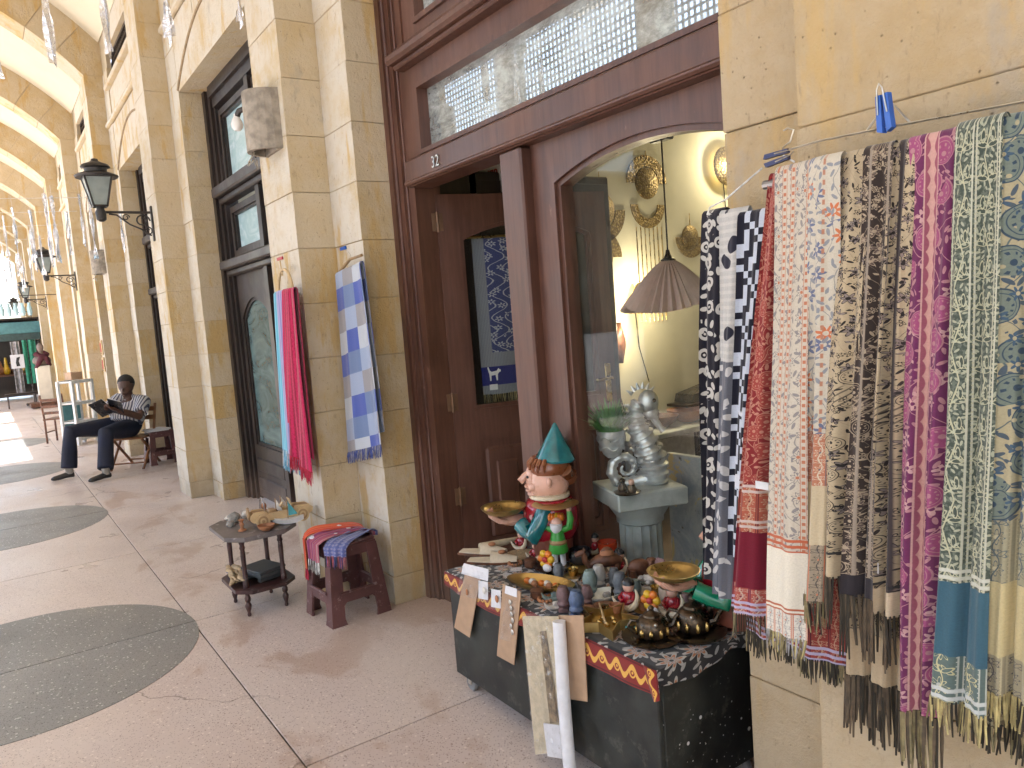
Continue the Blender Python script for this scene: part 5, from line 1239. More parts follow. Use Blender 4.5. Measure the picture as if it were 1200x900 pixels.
big_figure('large statue with green sleeve holding a gold bowl behind the monochrome scarves', Vector((-1.522, 1.80, TZ+.008)), FACE + RAD(14), M['glossred'], M['glossgreen'], M['glossgreen'], .20).scale = (.86, .86, .86)
# plate bearer in green
p = TP(656, 664); g = thing('plate_bearer_figurine', 'small green clad bearded figurine lifting a flat gold dish overhead', 'figurine', p, FACE + RAD(70)); g.scale = (1.18, 1.18, 1.18)
MB().lathe([(.030, .05), (.033, .06), (.027, .085), (.020, .12), (.017, .135)], 14).build('tunic', M['fgreen'], g, smooth=True)
MB().lathe([(.028, .078), (.030, .085), (.026, .093)], 14).build('belt', M['palewood_dk'], g, smooth=True)
for s_ in (-1, 1):
    MB().tube([(0, s_*.013, .052), (0, s_*.014, .01), (.012, s_*.014, .004)], [.010, .009, .008], 8).build('leg', M['white'], g, smooth=True)
    MB().tube([(0, s_*.018, .125), (.0, s_*.042, .135), (.0, s_*.048, .165), (0, s_*.045, .19)], [.011, .012, .011, .008], 8).build('arm', M['fgreen'], g, smooth=True)
    MB().ell((0, s_*.045, .195), (.009, .009, .010)).build('hand', M['skin'], g, smooth=True)
MB().ell((.004, 0, .150), (.019, .020, .020)).build('head', M['skin'], g, smooth=True)
MB().lathe([(.0, .112), (.012, .118), (.02, .132), (.021, .146), (.015, .15)], 12, (.008, 0, 0)).build('beard', M['white'], g, smooth=True)
for i in range(5): MB().ell((.006*cos(i), (i-2)*.0095, .168), (.013, .008, .014)).build('turban_fold', M['orange'] if i != 2 else M['yellow'], g, smooth=True)
MB().lathe([(.02, .200), (.05, .203), (.078, .213), (.074, .213), (.04, .207), (0, .205)], 22).build('dish', M['gold'], g, smooth=True)
# pots, bowls and dishes
def pot(name, label, cat, p, prof, mat, n=24, m=None, rz=0):
    o = MB().lathe(prof, n, m=m).build(name, mat, smooth=True, loc=p); o.rotation_euler = (0, 0, rz); return tag(o, label, cat)
pot('black_pot', 'round black pot with a silver mark beside the red cup', 'pot', TP(681, 661), [(.028, 0), (.040, .012), (.046, .03), (.043, .048), (.039, .056), (.041, .062), (.037, .062), (.036, .05), (.038, .03), (.02, .008), (0, .007)], M['blackg'])
M['redglaze'] = plain('red_glaze', (.33, .035, .012), .2, var=.2, coat=.5)
rcup = thing('candle_cup', 'glossy red candle cup with white sticker in front of the column', 'cup', TP(713, 656))
MB().lathe([(.022, 0), (.028, .004), (.036, .03), (.041, .06), (.041, .075), (.037, .075), (.036, .06), (.03, .045), (.0, .044)], 24).build('cup', M['redglaze'], rcup, smooth=True)
MB().tube([(0, 0, .044), (0, .001, .065)], .0015, 6).build('wick', M['ivory'], rcup)
MB().cbox((-.0335*cos(.95), -.0335*sin(.95), .028), (.016, .0012, .015), .0003, RZ(-.95+pi/2-1.2)).build('sticker', M['white'], rcup)
oval = Matrix.Diagonal((1.75, .8, 1)).to_3x3()
od = thing('oval_dish', 'long gold oval dish with orange stones near the front of the chest', 'dish', TP(634, 691), FACE - RAD(35)); od.scale = (1.3, 1.3, 1.3)
MB().lathe(bowlprof(.062, .026, .003), 28, m=oval).build('dish', M['gold'], od, smooth=True)
for i in range(7): MB().ell((-.05+.016*i, .008*sin(i*2), .018), (.012, .010, .009), 8, 6).build('stone', M[('orange', 'terra', 'shell')[i % 3]], od, smooth=True)
pot('brown_plate', 'flat brown plate under the orange flower figurine', 'plate', TP(647, 668), [(.035, 0), (.06, .008), (.072, .016), (.07, .017), (.055, .010), (0, .006)], M['darkb'])
pot('woven_plate', 'flat tan woven plate behind the red seated figurine', 'plate', TP(612, 652), [(.06, 0), (.068, .006), (.07, .01), (.066, .01), (.05, .006), (0, .006)], plain('woven_straw', (.34, .25, .14), .8, var=.3, sc=120, bmp=.5))
pot('gold_plate', 'dull gold plate under the black pot', 'plate', TP(686, 667), [(.05, 0), (.07, .006), (.078, .012), (.075, .012), (.055, .006), (0, .005)], M['gold'])
wb_ = thing('white_bowl', 'white oval bowl with a stone and bronze trinket inside', 'bowl', TP(708, 704), FACE + .4); wb_.scale = (1.2, 1.2, 1.3)
MB().lathe(bowlprof(.045, .022, .004), 26, m=Matrix.Diagonal((1.35, .9, 1)).to_3x3()).build('bowl', plain('white_glaze', (.66, .66, .58), .25, var=.06), wb_, smooth=True)
MB().cbox((-.01, 0, .014), (.024, .016, .014), .004).build('stone', M['greyrock'], wb_); MB().tube([(-.026, .004, .010), (-.028, .004, .034)], .005, 8).build('trinket', M['darkb'], wb_)
dd = thing('double_dish', 'brown double dish with coins in front of the blue figurines', 'dish', TP(697, 718), FACE + .25); dd.scale = (1.15, 1.15, 1.2)
for s_ in (-1, 1):
    MB().lathe(bowlprof(.036, .016, .004), 22, (s_*.031, 0, 0)).build('dish', plain('brown_glaze', (.20, .095, .05), .35, var=.3), dd, smooth=True)
    for i in range(4): MB().lathe([(0, 0), (.009, 0), (.009, .003), (0, .003)], 10, (s_*.031 + .009*cos(i*1.7), .009*sin(i*1.7), .007+.002*i)).build('coin', M['brass'], dd)
sp = []
for i in range(10): a = pi/2 + i*pi/5; q = .092 if i % 2 == 0 else .043; sp.append((q*cos(a), q*sin(a)))
stt = thing('star_tray', 'gold five-pointed star tray near the front corner of the chest', 'tray', TP(712, 733), RAD(20)); stt.scale = (1.3, 1.3, 1.3)
MB().ring([(a*1.0, b*1.0) for a, b in sp], [(a*.90, b*.90) for a, b in sp], 0, .024, 'z').prism([(a*.95, b*.95) for a, b in sp], 0, .005).build('tray', M['gold'], stt)
for i in range(5): MB().ell((.02*cos(i*1.3), .02*sin(i*1.3), .011), (.008, .006, .007), 8, 6).build('trinket', M['brass'], stt, smooth=True)
o = MB().tube([(0, 0, 0), (.19, 0, .014)], [.003, .0042], 8).build('wooden_stick', M['palewood'], loc=TP(703, 716) + Vector((0, 0, .026))); o.rotation_euler = (0, 0, -.62); tag(o, 'thin pale stick lying across the star tray', 'stick')
MB_cup = pot('beige_cup', 'beige stoneware cup behind the crescent figurines', 'cup', TP(786, 706), [(.026, 0), (.034, .006), (.039, .025), (.038, .05), (.036, .054), (.033, .053), (.034, .03), (.028, .03), (0, .03)], plain('stoneware', (.42, .36, .30), .7, var=.2, sc=40))
pot('grey_dish', 'shallow grey dish left of the beige cup', 'dish', TP(757, 699), bowlprof(.05, .018), plain('grey_dish_glaze', (.30, .29, .27), .5))
# teapots on dark saucers
def teapot(label, p, sc, rz, flower_):
    r = thing('bronze_teapot', label, 'teapot', p, rz); r.scale = (sc, sc, sc)
    MB().lathe([(.052, 0), (.078, .004), (.083, .010), (.078, .012), (.05, .007), (0, .006)], 28).build('saucer', M['darkb'], r, smooth=True)
    MB().lathe([(.034, .008), (.040, .014), (.043, .03), (.042, .044), (.034, .056), (.022, .064)], 22).build('body', M['darkb'], r, smooth=True)
    b_ = MB()
    for i in range(10): a = 2*pi*i/10; b_.ell((.042*cos(a), .042*sin(a), .026), (.006, .006, .012), 6, 5)
    b_.build('relief_band', M['brass'], r, smooth=True)
    MB().lathe([(.024, .062), (.022, .068), (.010, .074), (.006, .078), (.009, .084), (.005, .090), (0, .091)], 16).build('lid', M['darkb'], r, smooth=True)
    MB().tube([(.036, 0, .028), (.056, 0, .034), (.064, 0, .050), (.072, 0, .060)], [.011, .008, .006, .005], 8).build('spout', M['darkb'], r, smooth=True)
    MB().tube([(-.036, 0, .052), (-.056, 0, .056), (-.064, 0, .042), (-.054, 0, .026), (-.040, 0, .022)], .0045, 8).build('handle', M['darkb'], r, smooth=True)
    for s_ in (-1, 1): MB().ell((.0, s_*.040, .052), (.005, .005, .005), 8, 6).build('stud', M['nickel'], r, smooth=True)
    return r
t1 = teapot('bronze teapot on a dark saucer at the near front corner', TP(765, 748), 1.12, RAD(60), 0)
copy_tree(t1, None, 'largest bronze teapot on a dark saucer, middle one of three', TP(813, 742), RAD(40)).scale = (1.2, 1.2, 1.3)
copy_tree(t1, None, 'bronze teapot on a dark saucer under the red paisley scarf', TP(845, 728), RAD(75)).scale = (1.05, 1.05, 1.15)
# crescent moon figurines and flower heads
def crescent(label, p, s, rz, top, coat_m):
    r = thing('crescent_figurine', label, 'figurine', p, rz); r.scale = (s*1.4, s*1.4, s*1.4)
    MB().lathe([(.016, 0), (.017, .006), (.012, .012), (.016, .022), (.013, .034), (.008, .038)], 12).build('body', coat_m, r, smooth=True)
    MB().ell((0, 0, .047), (.013, .012, .013)).build('head', M['skin'], r, smooth=True)
    MB().lathe([(.014, .052), (.013, .058), (.007, .064), (0, .066)], 10).build('hair', top, r, smooth=True)
    n = 14; m = MB(); pts = []; rad = []
    for i in range(n): a = RAD(200) + RAD(190)*i/(n-1); pts.append((.006 + .0, .030*cos(a), .036 + .030*sin(a))); rad.append(.0015 + .0055*sin(pi*i/(n-1)))
    MB().tube([(.018, b, c) for a, b, c in pts], rad, 8).build('crescent', M['ivory'], r, smooth=True)
    for s_ in (-1, 1): MB().tube([(0, s_*.012, .032), (.012, s_*.016, .024), (.018, s_*.006, .020)], .004, 7).build('arm', coat_m, r, smooth=True)
    return r
CG = 'crescent moon figurines among the souvenirs'
crs = [((738, 713), 1.15, 'left of the yellow flower figurine near the beige cup'), ((789, 720), 1.2, 'between the two front teapots'), ((727, 672), 1.1, 'in front of the column beside the carved camel'), ((612, 643), 1.0, 'at the left back corner with slippers'), ((629, 656), .95, 'seated beside the woven plate'), ((698, 648), .95, 'behind the black pot, only its head showing')]
c0_ = None
for q, s, l in crs:
    lab = 'red coated figurine cradling a crescent ' + l
    if c0_ is None: c0_ = crescent(lab, TP(*q), s, FACE + .9, M['blackg'], M['glossred'])
    else: c = copy_tree(c0_, None, lab, TP(*q), FACE + .7 + .2*s); c.scale = (s*1.35, s*1.35, s*1.35)
def flowerhead(label, p, s, stem):
    r = thing('flower_figurine', label, 'figurine', p, FACE + 1.0); r.scale = (s*1.5, s*1.5, s*1.5)
    MB().lathe([(.014, 0), (.014, .004), (.006, .008), (.005, stem)], 10).build('stand', M['darkb'], r, smooth=True)
    for i in range(6): a = i*pi/3; MB().ell((.006, .013*cos(a), stem+.014+.013*sin(a)), (.008, .009, .009), 8, 6).build('petal', M['orange'] if i % 2 else M['yellow'], r, smooth=True)
    MB().ell((.012, 0, stem+.014), (.006, .007, .007), 8, 6).build('heart', M['redp'], r, smooth=True)
    MB().ell((.014, .006, stem-.004), (.007, .012, .009), 8, 6).build('white_petal', M['white'], r, smooth=True)
    return r
flowerhead('orange and yellow flower figurine behind the near teapot', TP(765, 722), 1.05, .022); flowerhead('orange flower figurine beside the green sleeve under the grey scarf', TP(838, 700), 1.0, .03); flowerhead('orange flower figurine with white chin on the brown plate', TP(643, 676), 1.1, .03)
# urn with figures
ur = thing('shell_urn', 'rough grey shell urn with tiny figures behind the flower figurine', 'urn', TP(640, 655), FACE); bm_ = bmesh.new(); bmesh.ops.create_icosphere(bm_, subdivisions=3, radius=.04); rr = random.Random(4)
for v in bm_.verts: v.co *= rr.uniform(.9, 1.1); v.co.z = v.co.z*1.0 + .075
MB().bm(bm_).lathe([(.03, 0), (.032, .006), (.014, .016), (.014, .045)], 12).build('urn', plain('shell_grey', (.22, .18, .15), .6, var=.5, sc=40, bmp=.4), ur, smooth=True)
MB().ell((.03, .015, .09), (.012, .012, .016)).build('figure', M['skin'], ur, smooth=True); MB().ell((.036, .008, .068), (.008, .012, .012)).build('cloth', M['white'], ur, smooth=True)
# camel
cm = thing('camel_figurine', 'carved brown wooden camel in front of the red cup', 'figurine', TP(712, 680), FACE + RAD(8)); cm.scale = (1.12, 1.12, 1.12); m = MB()
m.tube([(-.05, 0, .060), (-.03, 0, .068), (0, 0, .070), (.03, 0, .066), (.045, 0, .062)], [.012, .022, .025, .021, .012], 12).ell((-.003, 0, .092), (.022, .013, .020))
m.tube([(.04, 0, .064), (.058, 0, .058), (.07, 0, .072), (.074, 0, .094), (.078, 0, .10)], [.015, .012, .010, .009, .009], 10).tube([(.074, 0, .102), (.088, 0, .100), (.102, 0, .094)], [.010, .010, .007], 8)
for s_ in (-1, 1): m.tube([(.072, s_*.006, .108), (.070, s_*.010, .116)], [.003, .001], 6)
for a, s_ in ((.035, 1), (.035, -1), (-.035, 1), (-.035, -1)): m.tube([(a, s_*.012, .058), (a+.004, s_*.013, .032), (a, s_*.013, .008), (a+.004, s_*.013, 0)], [.012, .007, .006, .008], 8)
m.tube([(-.058, 0, .062), (-.066, 0, .04)], [.004, .002], 6)
m.build('body', M['carved'], cm, smooth=True); MB().lathe([(.025, .088), (.022, .098), (.012, .104)], 12, (-.003, 0, 0), Matrix.Diagonal((1, .8, 1)).to_3x3()).build('saddle', M['terra'], cm, smooth=True)
# elephant
ep = thing('elephant_figurine', 'carved brown wooden elephant behind the white bowl', 'figurine', TP(750, 682), FACE + RAD(185)); m = MB()
m.ell((0, 0, .055), (.042, .026, .032)).ell((.048, 0, .065), (.022, .018, .022)).tube([(.064, 0, .062), (.076, 0, .045), (.078, 0, .022), (.086, 0, .014)], [.010, .008, .006, .004], 8)
for a, s_ in ((.025, 1), (.025, -1), (-.025, 1), (-.025, -1)): m.tube([(a, s_*.014, .05), (a, s_*.015, 0)], [.013, .011], 9)
m.tube([(-.04, 0, .06), (-.05, 0, .03)], [.004, .002], 6); m.build('body', M['carved'], ep, smooth=True)
for s_ in (-1, 1): MB().ell((.042, s_*.022, .062), (.013, .005, .019)).build('ear', M['carved'], ep, smooth=True); MB().tube([(.062, s_*.010, .052), (.080, s_*.012, .050)], [.003, .001], 6).build('tusk', M['ivory'], ep)
# hut, turtle, cats
ht = thing('hut_figurine', 'little wooden hut figurine with pitched roof beside the gold bowl', 'figurine', TP(776, 683), FACE + .5)
MB().box(-.018, .018, -.014, .014, 0, .055).build('wall', M['carved'], ht); MB().prism([(-.03, .052), (0, .090), (.03, .052), (.026, .05), (0, .082), (-.026, .05)], -.02, .02, 'y').build('roof', M['violetst'], ht)
for i in (-1, 0, 1): MB().tube([(i*.013, -.016, 0), (i*.013, -.016, .055)], .003, 6).build('post', M['terra'], ht)
tu = thing('turtle_figurine', 'beige stone turtle between the elephant and the hut', 'figurine', TP(762, 682), FACE + .3)
MB().lathe([(.028, .012), (.030, .018), (.024, .032), (.010, .04), (0, .041)], 14).build('shell', M['shell'], tu, smooth=True); MB().ell((.036, 0, .022), (.012, .009, .009)).build('head', M['shell'], tu, smooth=True)
for a, b in ((1, 1), (1, -1), (-1, 1), (-1, -1)): MB().ell((a*.02, b*.022, .008), (.010, .008, .008)).build('flipper', M['shell'], tu, smooth=True)
def catfig(label, p, mat, s, rz, rear):
    r = thing('cat_figurine', label, 'figurine', p, rz); r.scale = (s, s, s); m = MB()
    m.tube([(-.03, 0, .02), (-.022, 0, .038), (0, 0, .046), (.018, 0, .048)], [.014, .019, .017, .013], 10).ell((.030, 0, .058), (.014, .013, .013))
    for s_ in (-1, 1):
        m.tube([(.030, s_*.008, .068), (.028, s_*.010, .078)], [.005, .001], 6).tube([(.015, s_*.010, .04), (.022, s_*.011, .0)], [.007, .006], 7).tube([(-.026, s_*.012, .026), (-.016, s_*.013, 0)], [.010, .007], 7)
    m.build('body', mat, r, smooth=True); MB().tube([(-.036, 0, .026), (-.052, 0, .045), (-.048, 0, .072), (-.036, 0, .084)], [.006, .0055, .005, .004], 8).build('tail', mat, r, smooth=True); return r
catfig('grey glazed cat figurine with raised tail under the gold bowl', TP(803, 697), M['cat'], 1.15, FACE + pi, 0); catfig('black cat figurine behind the largest teapot', TP(822, 712), M['blackg'], 1.2, FACE + 2.4, 0)
# stone pyramids and scarabs
PG = 'stone pyramids in the middle of the chest'
for i, (a, b, s, m_, l) in enumerate(((676, 694, .040, 'greyst', 'dark slate pyramid at the right end of the gold oval dish'), (688, 690, .034, 'greyrock', 'grey flecked pyramid behind the slate ones'), (697, 697, .036, 'greyst', 'slate pyramid beside the white bowl'), (668, 702, .026, 'shell', 'pale stone pyramid in front of the oval dish'))):
    r = thing('stone_pyramid', l, 'figurine', TP(a, b), .5 + i*.4, PG); MB().add([(-s/2, -s/2, 0), (s/2, -s/2, 0), (s/2, s/2, 0), (-s/2, s/2, 0), (0, 0, s*1.05)], [(3, 2, 1, 0), (0, 1, 4), (1, 2, 4), (2, 3, 4), (3, 0, 4)]).build('pyramid', M[m_], r); MB().cbox((0, 0, .002), (s*1.1, s*1.1, .004), .001).build('plinth', M[m_], r)
def bust(label, p, mat, s, rz):
    r = thing('stone_bust', label, 'figurine', p, rz, 'little stone figurines in front of the oval dish'); r.scale = (s*1.25, s*1.25, s*1.25)
    m = MB().cbox((0, 0, .006), (.03, .026, .012), .002).lathe([(.013, .012), (.018, .022), (.010, .034), (.007, .04)], 12).ell((.002, 0, .050), (.010, .009, .013)); m.build('bust', mat, r, smooth=True)
    MB().lathe([(.017, .030), (.019, .045), (.012, .066), (.0, .068)], 12, (-.004, 0, 0)).build('headdress', mat, r, smooth=True); return r
b0_ = bust('blue stone bust nearest the red border of the cloth', TP(676, 724), M['bluest'], 1.1, FACE + 1.0)
bust('small blue stone bust behind the nearest blue one', TP(668, 712), M['bluest'], .8, FACE + .7); bust('sea green stone bust beside the white bowl', TP(692, 700), M['greenst'], 1.15, FACE + 1.2); bust('mauve stone bust left of the blue ones', TP(661, 716), M['violetst'], 1.0, FACE + 1.4); bust('pale grey stone bust between camel and pyramids', TP(702, 692), M['cat'], 1.1, FACE + .9); bust('mauve stone bust beside the double dish', TP(688, 712), M['violetst'], .9, FACE + .9); bust('slate stone bust at the right rim of the white bowl', TP(727, 702), M['greyst'], 1.1, FACE + 1.1)
def boatlet(label, p, mat, s, rz):
    r = thing('reed_boat', label, 'figurine', p, rz); r.scale = (s, s, s); n = 11; pts = [(.045*(2*i/(n-1)-1), 0, .008 + .026*(2*i/(n-1)-1)**4) for i in range(n)]
    MB().tube(pts, [.002 + .010*(1-(2*i/(n-1)-1)**2)**.5 for i in range(n)], 10, flat=.8).build('hull', mat, r, smooth=True); MB().cbox((0, 0, .022), (.022, .012, .014), .002).build('cabin', mat, r); return r
boatlet('sea green stone boat at the left front of the souvenirs', TP(650, 704), M['greenst'], 1.0, FACE + .2); boatlet('white stone boat on the cloth edge left of the blue busts', TP(652, 714), M['shell'], .95, FACE + .35); boatlet('blue stone boat beside the mauve bust', TP(663, 704), M['bluest'], .9, FACE - .3)
# slippers, papyrus cone, flat packets
def slipper(label, p, rz):
    r = thing('slipper', label, 'slipper', p, rz, 'cream slippers at the left end'); r.scale = (1.25, 1.35, 1.3); n = 12; sole = []
    for i in range(n): t = i/(n-1); sole.append((-.085+.17*t, .024*(.75+.35*sin(t*pi))*(1-.55*max(0, t-.75)/.25)))
    out = sole + [(x, -y) for x, y in reversed(sole)]
    MB().prism(out, 0, .007).build('sole', M['carved'], r); m = MB(); k = 8
    for i in range(k):
        t = i/(k-1); x = 0.0 + .085*t; w_ = .024*(1.05-.6*t**2); hgt = .030*(1-.55*t)
        for j in range(7): a = pi*j/6; m.v.append((x, w_*cos(a), .007 + hgt*sin(a)))
    m.f += [(i*7+j, i*7+j+1, (i+1)*7+j+1, (i+1)*7+j) for i in range(k-1) for j in range(6)]; m.build('upper', plain('cream_felt', (.56, .49, .37), .8, var=.1, sc=40), r, smooth=True)
    MB().prism([(x*.94, y*.9) for x, y in out], .0071, .010).build('insole', MATS['cream_felt'], r)
    MB().ell((.035, 0, .034), (.013, .012, .006)).build('rosette', M['terra'], r, smooth=True); return r
s1 = slipper('cream slipper with a brown rosette at the back left corner', TP(566, 649), FACE + pi - .35); copy_tree(s1, None, 'cream slipper with a brown rosette nearest the hanging card', TP(577, 659), FACE + pi - .25)
o = MB().tube([(0, 0, .012), (.12, 0, .014), (.21, 0, .018)], [.020, .014, .004], 12).build('papyrus_cone', M['papyrus'], smooth=True, loc=TP(563, 645)); o.rotation_euler = (0, 0, FACE + pi + .45); tag(o, 'rolled papyrus cone lying along the back of the slippers', 'papyrus')
for i, (a, b, l) in enumerate(((600, 668, 'clear film packet lying flat beside the woven plate'), (618, 678, 'clear film packet lying flat left of the oval dish'), (590, 676, 'clear film packet at the front edge above the hanging cards'), (668, 683, 'clear film packet with white card behind the pyramids'))):
    r = thing('film_packet', l, 'packet', TP(a, b), FACE + .4*i); MB().cbox((0, 0, .009), (.085, .055, .010), .004).build('film', M['film'], r); MB().box(-.038, .01, -.022, .022, .0012, .0025).build('insert_card', M['white'], r)
    MB().ell((.018, 0, .006), (.015, .010, .0035), 8, 6).build('trinket', M[('nickel', 'shell', 'greyst', 'terra')[i]], r, smooth=True)

# more small wares filling the gaps
rr = random.Random(77)
EX = [(604, 662), (622, 664), (655, 684), (672, 676), (690, 678), (735, 690), (745, 705), (722, 720), (742, 735), (796, 712), (805, 722), (770, 698), (640, 704), (630, 700), (720, 690), (755, 716), (833, 716), (655, 698)]
LB = ['beside the woven plate', 'right of the woven plate', 'behind the oval dish', 'in front of the black pot', 'left of the camel', 'between camel and white bowl', 'right of the white bowl', 'above the star tray', 'on the tip of the star tray side', 'right of the beige cup', 'behind the largest teapot', 'in front of the turtle', 'at the front edge of the oval dish', 'left of the oval dish front', 'between the busts and the camel', 'left of the yellow flower figurine', 'under the orange flower figurine', 'at the right rim of the oval dish']
for i, (q, l) in enumerate(zip(EX, LB)):
    k = i % 4; p = TP(*q)
    if k == 0:
        r = thing('bead_bracelet', 'coil of %s beads %s' % (('brown', 'dark', 'turquoise')[(i//4) % 3], l), 'bracelet', p)
        m_ = M[('terra', 'darkb', 'teal')[(i//4) % 3]]
        for j in range(12): a = j*pi/6; MB().ell((.026*cos(a), .026*sin(a), .007), .0068, 8, 6).build('bead', m_, r, smooth=True)
    elif k == 1: pot('trinket_box', 'small round lidded trinket box ' + l, 'box', p, [(.022, 0), (.024, .004), (.024, .022), (.026, .024), (.026, .030), (.016, .036), (.004, .038), (.005, .044), (0, .046)], M[('carved', 'brass', 'greenst')[(i//4) % 3]])
    elif k == 2: bust('little %s stone bust ' % ('slate', 'sea green', 'mauve')[(i//4) % 3] + l, p, M[('greyst', 'greenst', 'violetst')[(i//4) % 3]], .9, FACE + 1.0)
    else:
        r = thing('tea_glass', 'small %s cup on a saucer ' % ('brass', 'brown')[(i//4) % 2] + l, 'cup', p); MB().lathe([(.024, 0), (.034, .003), (.036, .006), (.0, .005)], 18).build('saucer', M['gold'], r, smooth=True); MB().lathe([(.013, .005), (.018, .016), (.022, .034), (.020, .034), (.015, .016), (0, .009)], 16).build('cup', M[('brass', 'terra')[(i//4) % 2]], r, smooth=True)
# ================================================================ column, seahorse planter and shop interior
M['greystone'] = plain('grey_painted_plaster', (.42, .45, .44), .6, var=.22, sc=9, bmp=.1)
PX = aty(748, 572, 2.16); cx_, cy_ = PX.x, PX.y
pd = thing('fluted_column', 'grey fluted plaster column stand inside the shop window', 'column', (cx_, cy_, .012), FACE + pi/2 + .25)
zt_ = aty(745, 566, 2.16).z - .012
def flutes(r, n=16, d=.10, k=6):
    pts = []
    for i in range(n*k): a = 2*pi*i/(n*k); pts.append((r*(1 - d*abs(sin(a*n/2))**.7)*cos(a), r*(1 - d*abs(sin(a*n/2))**.7)*sin(a)))
    return pts
MB().prism(flutes(.088), .10, zt_-.155).build('shaft', M['greystone'], pd, smooth=True)
MB().lathe([(.13, .0), (.13, .04), (.115, .05), (.12, .07), (.10, .09), (.09, .10)], 28).build('base', M['greystone'], pd, smooth=True)
MB().lathe([(.090, zt_-.156), (.098, zt_-.15), (.098, zt_-.13), (.105, zt_-.12), (.125, zt_-.09), (.135, zt_-.072)], 28).build('capital', M['greystone'], pd, smooth=True)
MB().cbox((0, 0, zt_-.036), (.30, .30, .072), .006).build('abacus', M['greystone'], pd)
M['silver'] = plain('silver_painted_resin', (.58, .60, .61), .34, .6, var=.35, sc=18)
sh_ = thing('seahorse_planter', 'silver seahorse planter with grassy pot on the grey column', 'planter', (cx_, cy_, zt_+.012), atan2(CR.y, CR.x)); sh_.scale = (1.08, 1.08, 1.08)
def ridged(path, rad, n=14, sub=5, amp=.13):
    P_ = []; R_ = []
    for i in range(len(path)-1):
        for j in range(sub):
            t = j/sub; P_.append(Vector(path[i])*(1-t)+Vector(path[i+1])*t); R_.append((rad[i]*(1-t)+rad[i+1]*t)*(1 + (amp if (j % sub) in (1, 2) else -amp*.5)))
    return P_, R_
body = [(-.045, 0, .05), (-.075, 0, .055), (-.092, 0, .075), (-.088, 0, .10), (-.065, 0, .11), (-.045, 0, .095), (-.05, 0, .075)]
P_, R_ = ridged([(.06, 0, .0), (.062, 0, .03), (.062, 0, .06), (.058, 0, .09), (.050, 0, .12), (.040, 0, .15), (.028, 0, .18), (.016, 0, .205), (.008, 0, .23), (.004, 0, .255), (.006, 0, .28), (.014, 0, .30), (.026, 0, .315)], [.062, .066, .070, .072, .070, .066, .060, .054, .048, .043, .039, .037, .034])
MB().tube(P_, R_, 16, flat=.75).build('ridged_body', M['silver'], sh_, smooth=True, sharp=60)
tp_ = []; tr_ = []
for i in range(40):
    a = -pi/2 + i*.22; q = .062*(1-i/48); tp_.append((-.045 + q*cos(a)*-1, -.01, .066 + q*sin(a))); tr_.append((.026*(1-i/46))*(1+.14*(1 if i % 3 == 0 else -.5)))
MB().tube([(.05, 0, .02), (.0, -.005, .012)] + tp_, [.05, .034] + tr_, 12, flat=.9).build('curled_tail', M['silver'], sh_, smooth=True, sharp=60)
MB().ell((.058, 0, .310), (.040, .034, .048)).ell((.064, 0, .275), (.030, .026, .035)).build('head', M['silver'], sh_, smooth=True)
MB().tube([(.066, 0, .27), (.082, 0, .235), (.098, 0, .208), (.108, 0, .196)], [.020, .013, .011, .015], 12).build('snout', M['silver'], sh_, smooth=True)
for s_ in (-1, 1): MB().ell((.075, s_*.028, .318), (.008, .006, .008)).build('eye', M['darkb'], sh_, smooth=True)
for i in range(6): a = 2.5 - i*.34; c = Vector((.035+.045*cos(a), 0, .318+.045*sin(a))); MB().tube([c, c + Vector((cos(a)*.026, 0, sin(a)*.026))], [.010, .002], 6).build('crest_spike', M['silver'], sh_)
P_ = [(-.012, 0, .235), (-.02, 0, .21), (-.012, 0, .185)]
for i in range(8): z = .30 - i*.024; x = -.018 - .0 + .02*sin(i*.4)*.3 - .01*i*.25 + (.028 if i > 4 else .0); MB().tube([(x, 0, z), (x-.02, 0, z+.006)], [.010, .002], 6).build('back_fin', M['silver'], sh_)
pt = MB().lathe([(.018, .10), (.034, .115), (.048, .15), (.054, .19), (.056, .205), (.050, .205), (.046, .19), (.0, .185)], 22, (-.092, -.01, .01)).build('pot', M['silver'], sh_, smooth=True)
wv = MB()
for j in range(2): wv.tube([(-.092 + (.046+.007*j)*cos(2*pi*i/40), -.01 + (.046+.007*j)*sin(2*pi*i/40), .15 + .035*j + .008*sin(i*2*pi/8)) for i in range(41)], .003, 6)
wv.build('pot_relief', M['silver'], pt, smooth=True)
gm = MB(); rr = random.Random(9)
for i in range(520):
    a = rr.uniform(0, 6.283); q = rr.uniform(0, .035); b = Vector((-.092 + q*cos(a), -.01 + q*sin(a), .20)); L = rr.uniform(.07, .15); sp = rr.uniform(.15, 1.0); d = Vector((cos(a)*sp, sin(a)*sp, 1.1-.35*sp)).normalized()
    p1_ = b + d*L*.55; p2_ = b + d*L + Vector((cos(a)*.02*sp, sin(a)*.02*sp, -.016*sp)); s_ = Vector((-sin(a), cos(a), 0))*.0035
    gm.add([b-s_, b+s_, p1_+s_*.9, p1_-s_*.9, p2_], [(0, 1, 2, 3), (3, 2, 4)])
def _grass(b): setp(b, mix(noise(opos(), 60, 2), (.04, .17, .025), (.12, .34, .06)), .5)
tag(gm.build('grass_tuft', material('green_grass', _grass), sh_), kind='stuff')
fg = thing('twin_figurine', 'small twin figurine on a dark saucer on the column top', 'figurine', (0, 0, 0), FACE + .8); fg.location = aty(735, 572, 2.02); fg.location.z = zt_+.013
MB().lathe([(.05, 0), (.055, .006), (0, .008)], 18).build('saucer', M['darkb'], fg, smooth=True)
for i, s_ in enumerate((-1, 1)):
    MB().lathe([(.016, .006), (.019, .02), (.012, .036)], 10, (0, s_*.022, 0)).build('body', M['darkb'], fg, smooth=True); MB().ell((0, s_*.022, .046), (.012, .012, .013)).build('head', M['skin'] if s_ > 0 else M['darkb'], fg, smooth=True)
